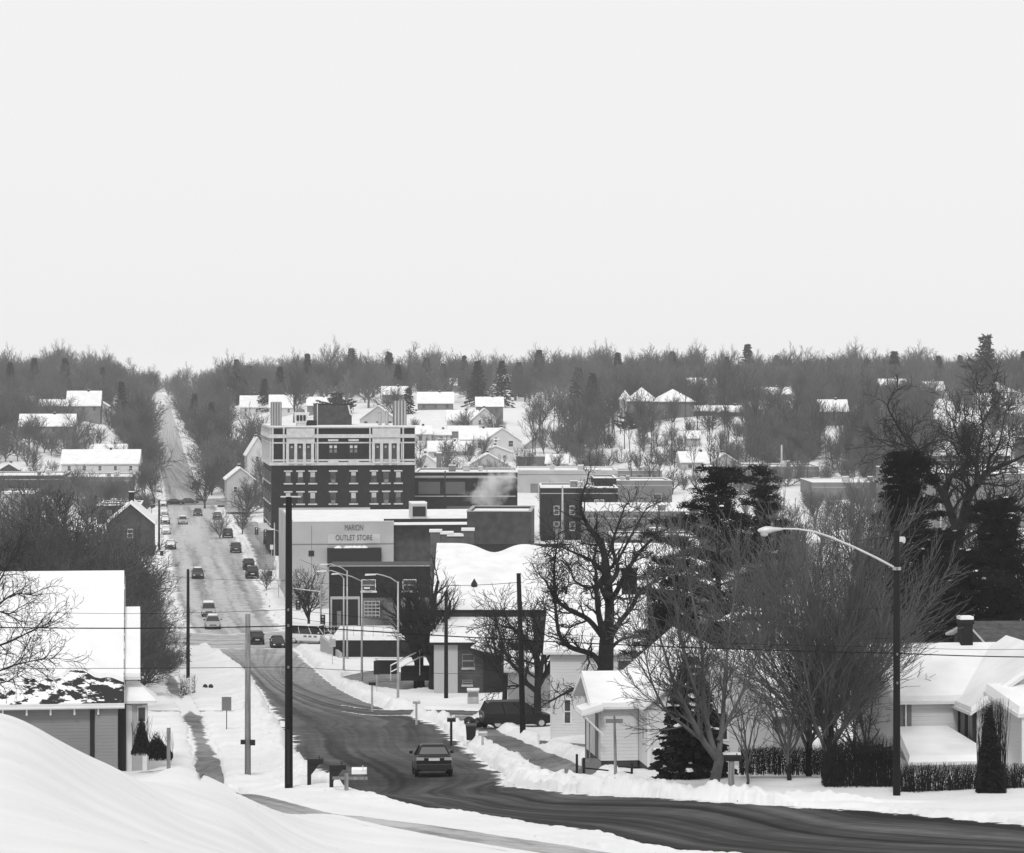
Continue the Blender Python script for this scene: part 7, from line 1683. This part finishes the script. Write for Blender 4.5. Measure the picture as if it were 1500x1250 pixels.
mr = nt.nodes.new('ShaderNodeMapRange'); nt.links.new(m1.outputs[0], mr.inputs[0]); mr.inputs[1].default_value = .26; mr.inputs[2].default_value = .48; mr.inputs[3].default_value = 0; mr.inputs[4].default_value = .5
nt.links.new(mr.outputs[0], pv.inputs['Density']); nt.links.new(pv.outputs[0], nt.nodes['Material Output'].inputs['Volume'])
mb = MB(); n = 16; prof = [(math.sin(math.pi*i/n), -math.cos(math.pi*i/n)) for i in range(1, n)]
mb.lathe(prof, n=20); mb.v = [(a*5.6, b*4., c*3.6) for a, b, c in mb.v]; o = mb.build('steam_cloud', sm); o.location = P(718, 716, 470); o.rotation_euler = (0, rad(-22), 0); tag(o, kind='stuff'); o.name = 'steam'
SKYMIX, SKYC, SKYS, SUNE, EXPO, HAZE = .88, 9.7, .1, 1.6, 0.0, 1.15e-4
# ------------------------------------------------------------------ camera, sky, sun, haze
cam = bpy.data.cameras.new('camera'); co_ = bpy.data.objects.new('camera', cam); COL.objects.link(co_)
co_.location = (0, 0, 0); co_.rotation_euler = (rad(90), 0, 0)
cam.sensor_width = 36; cam.lens = 36*F/1500; cam.shift_y = -(625-HY)/1500; cam.clip_start = .5; cam.clip_end = 9000
scene.camera = co_
w = bpy.data.worlds.new('World'); scene.world = w; w.use_nodes = True; nt = w.node_tree
sky = nt.nodes.new('ShaderNodeTexSky'); sky.sky_type = 'NISHITA'; sky.sun_disc = False
SUN_EL, SUN_AZ = 48, 188   # azimuth clockwise from +Y
sky.sun_elevation = rad(SUN_EL); sky.sun_rotation = rad(SUN_AZ); sky.dust_density = 4; sky.air_density = 1
tcw = nt.nodes.new('ShaderNodeTexCoord'); sz = nt.nodes.new('ShaderNodeSeparateXYZ'); nt.links.new(tcw.outputs['Generated'], sz.inputs[0])
grd = nt.nodes.new('ShaderNodeMapRange'); nt.links.new(sz.outputs['Z'], grd.inputs[0]); grd.interpolation_type = 'SMOOTHSTEP'; grd.inputs[1].default_value = .08; grd.inputs[2].default_value = .75; grd.inputs[3].default_value = SKYC; grd.inputs[4].default_value = SKYC*.78
bw = nt.nodes.new('ShaderNodeRGBToBW'); nt.links.new(sky.outputs[0], bw.inputs[0])
mx = nt.nodes.new('ShaderNodeMix'); mx.data_type = 'FLOAT'; mx.inputs[0].default_value = SKYMIX
nt.links.new(bw.outputs[0], mx.inputs[2]); nt.links.new(grd.outputs[0], mx.inputs[3])
nt.links.new(mx.outputs[0], nt.nodes['Background'].inputs[0]); nt.nodes['Background'].inputs[1].default_value = SKYS
sl = bpy.data.lights.new('sun', 'SUN'); sl.energy = SUNE; sl.angle = rad(12)
so = bpy.data.objects.new('sun', sl); COL.objects.link(so)
a, e = rad(SUN_AZ), rad(SUN_EL)
dv = Vector((math.sin(a)*math.cos(e), math.cos(a)*math.cos(e), math.sin(e)))
so.rotation_euler = dv.to_track_quat('Z', 'Y').to_euler()
vs = scene.view_settings; vs.view_transform = 'Standard'; vs.look = 'None'; vs.exposure = EXPO; vs.gamma = 1
if HAZE:
    hm = bpy.data.materials.new('haze'); hm.use_nodes = True; nt = hm.node_tree
    nt.nodes.remove(nt.nodes['Principled BSDF'])
    pv = nt.nodes.new('ShaderNodeVolumePrincipled'); pv.inputs['Color'].default_value = (.99, .99, .99, 1); pv.inputs['Density'].default_value = HAZE; pv.inputs['Anisotropy'].default_value = 0
    nt.links.new(pv.outputs[0], nt.nodes['Material Output'].inputs['Volume'])
    tag(MB().box(-2100, 2400, -40, 3500, -42, 24).build('haze', hm), kind='stuff')
scene.cycles.volume_bounces = 1; scene.cycles.max_bounces = 6; scene.cycles.diffuse_bounces = 3
scene.cycles.use_denoising = True
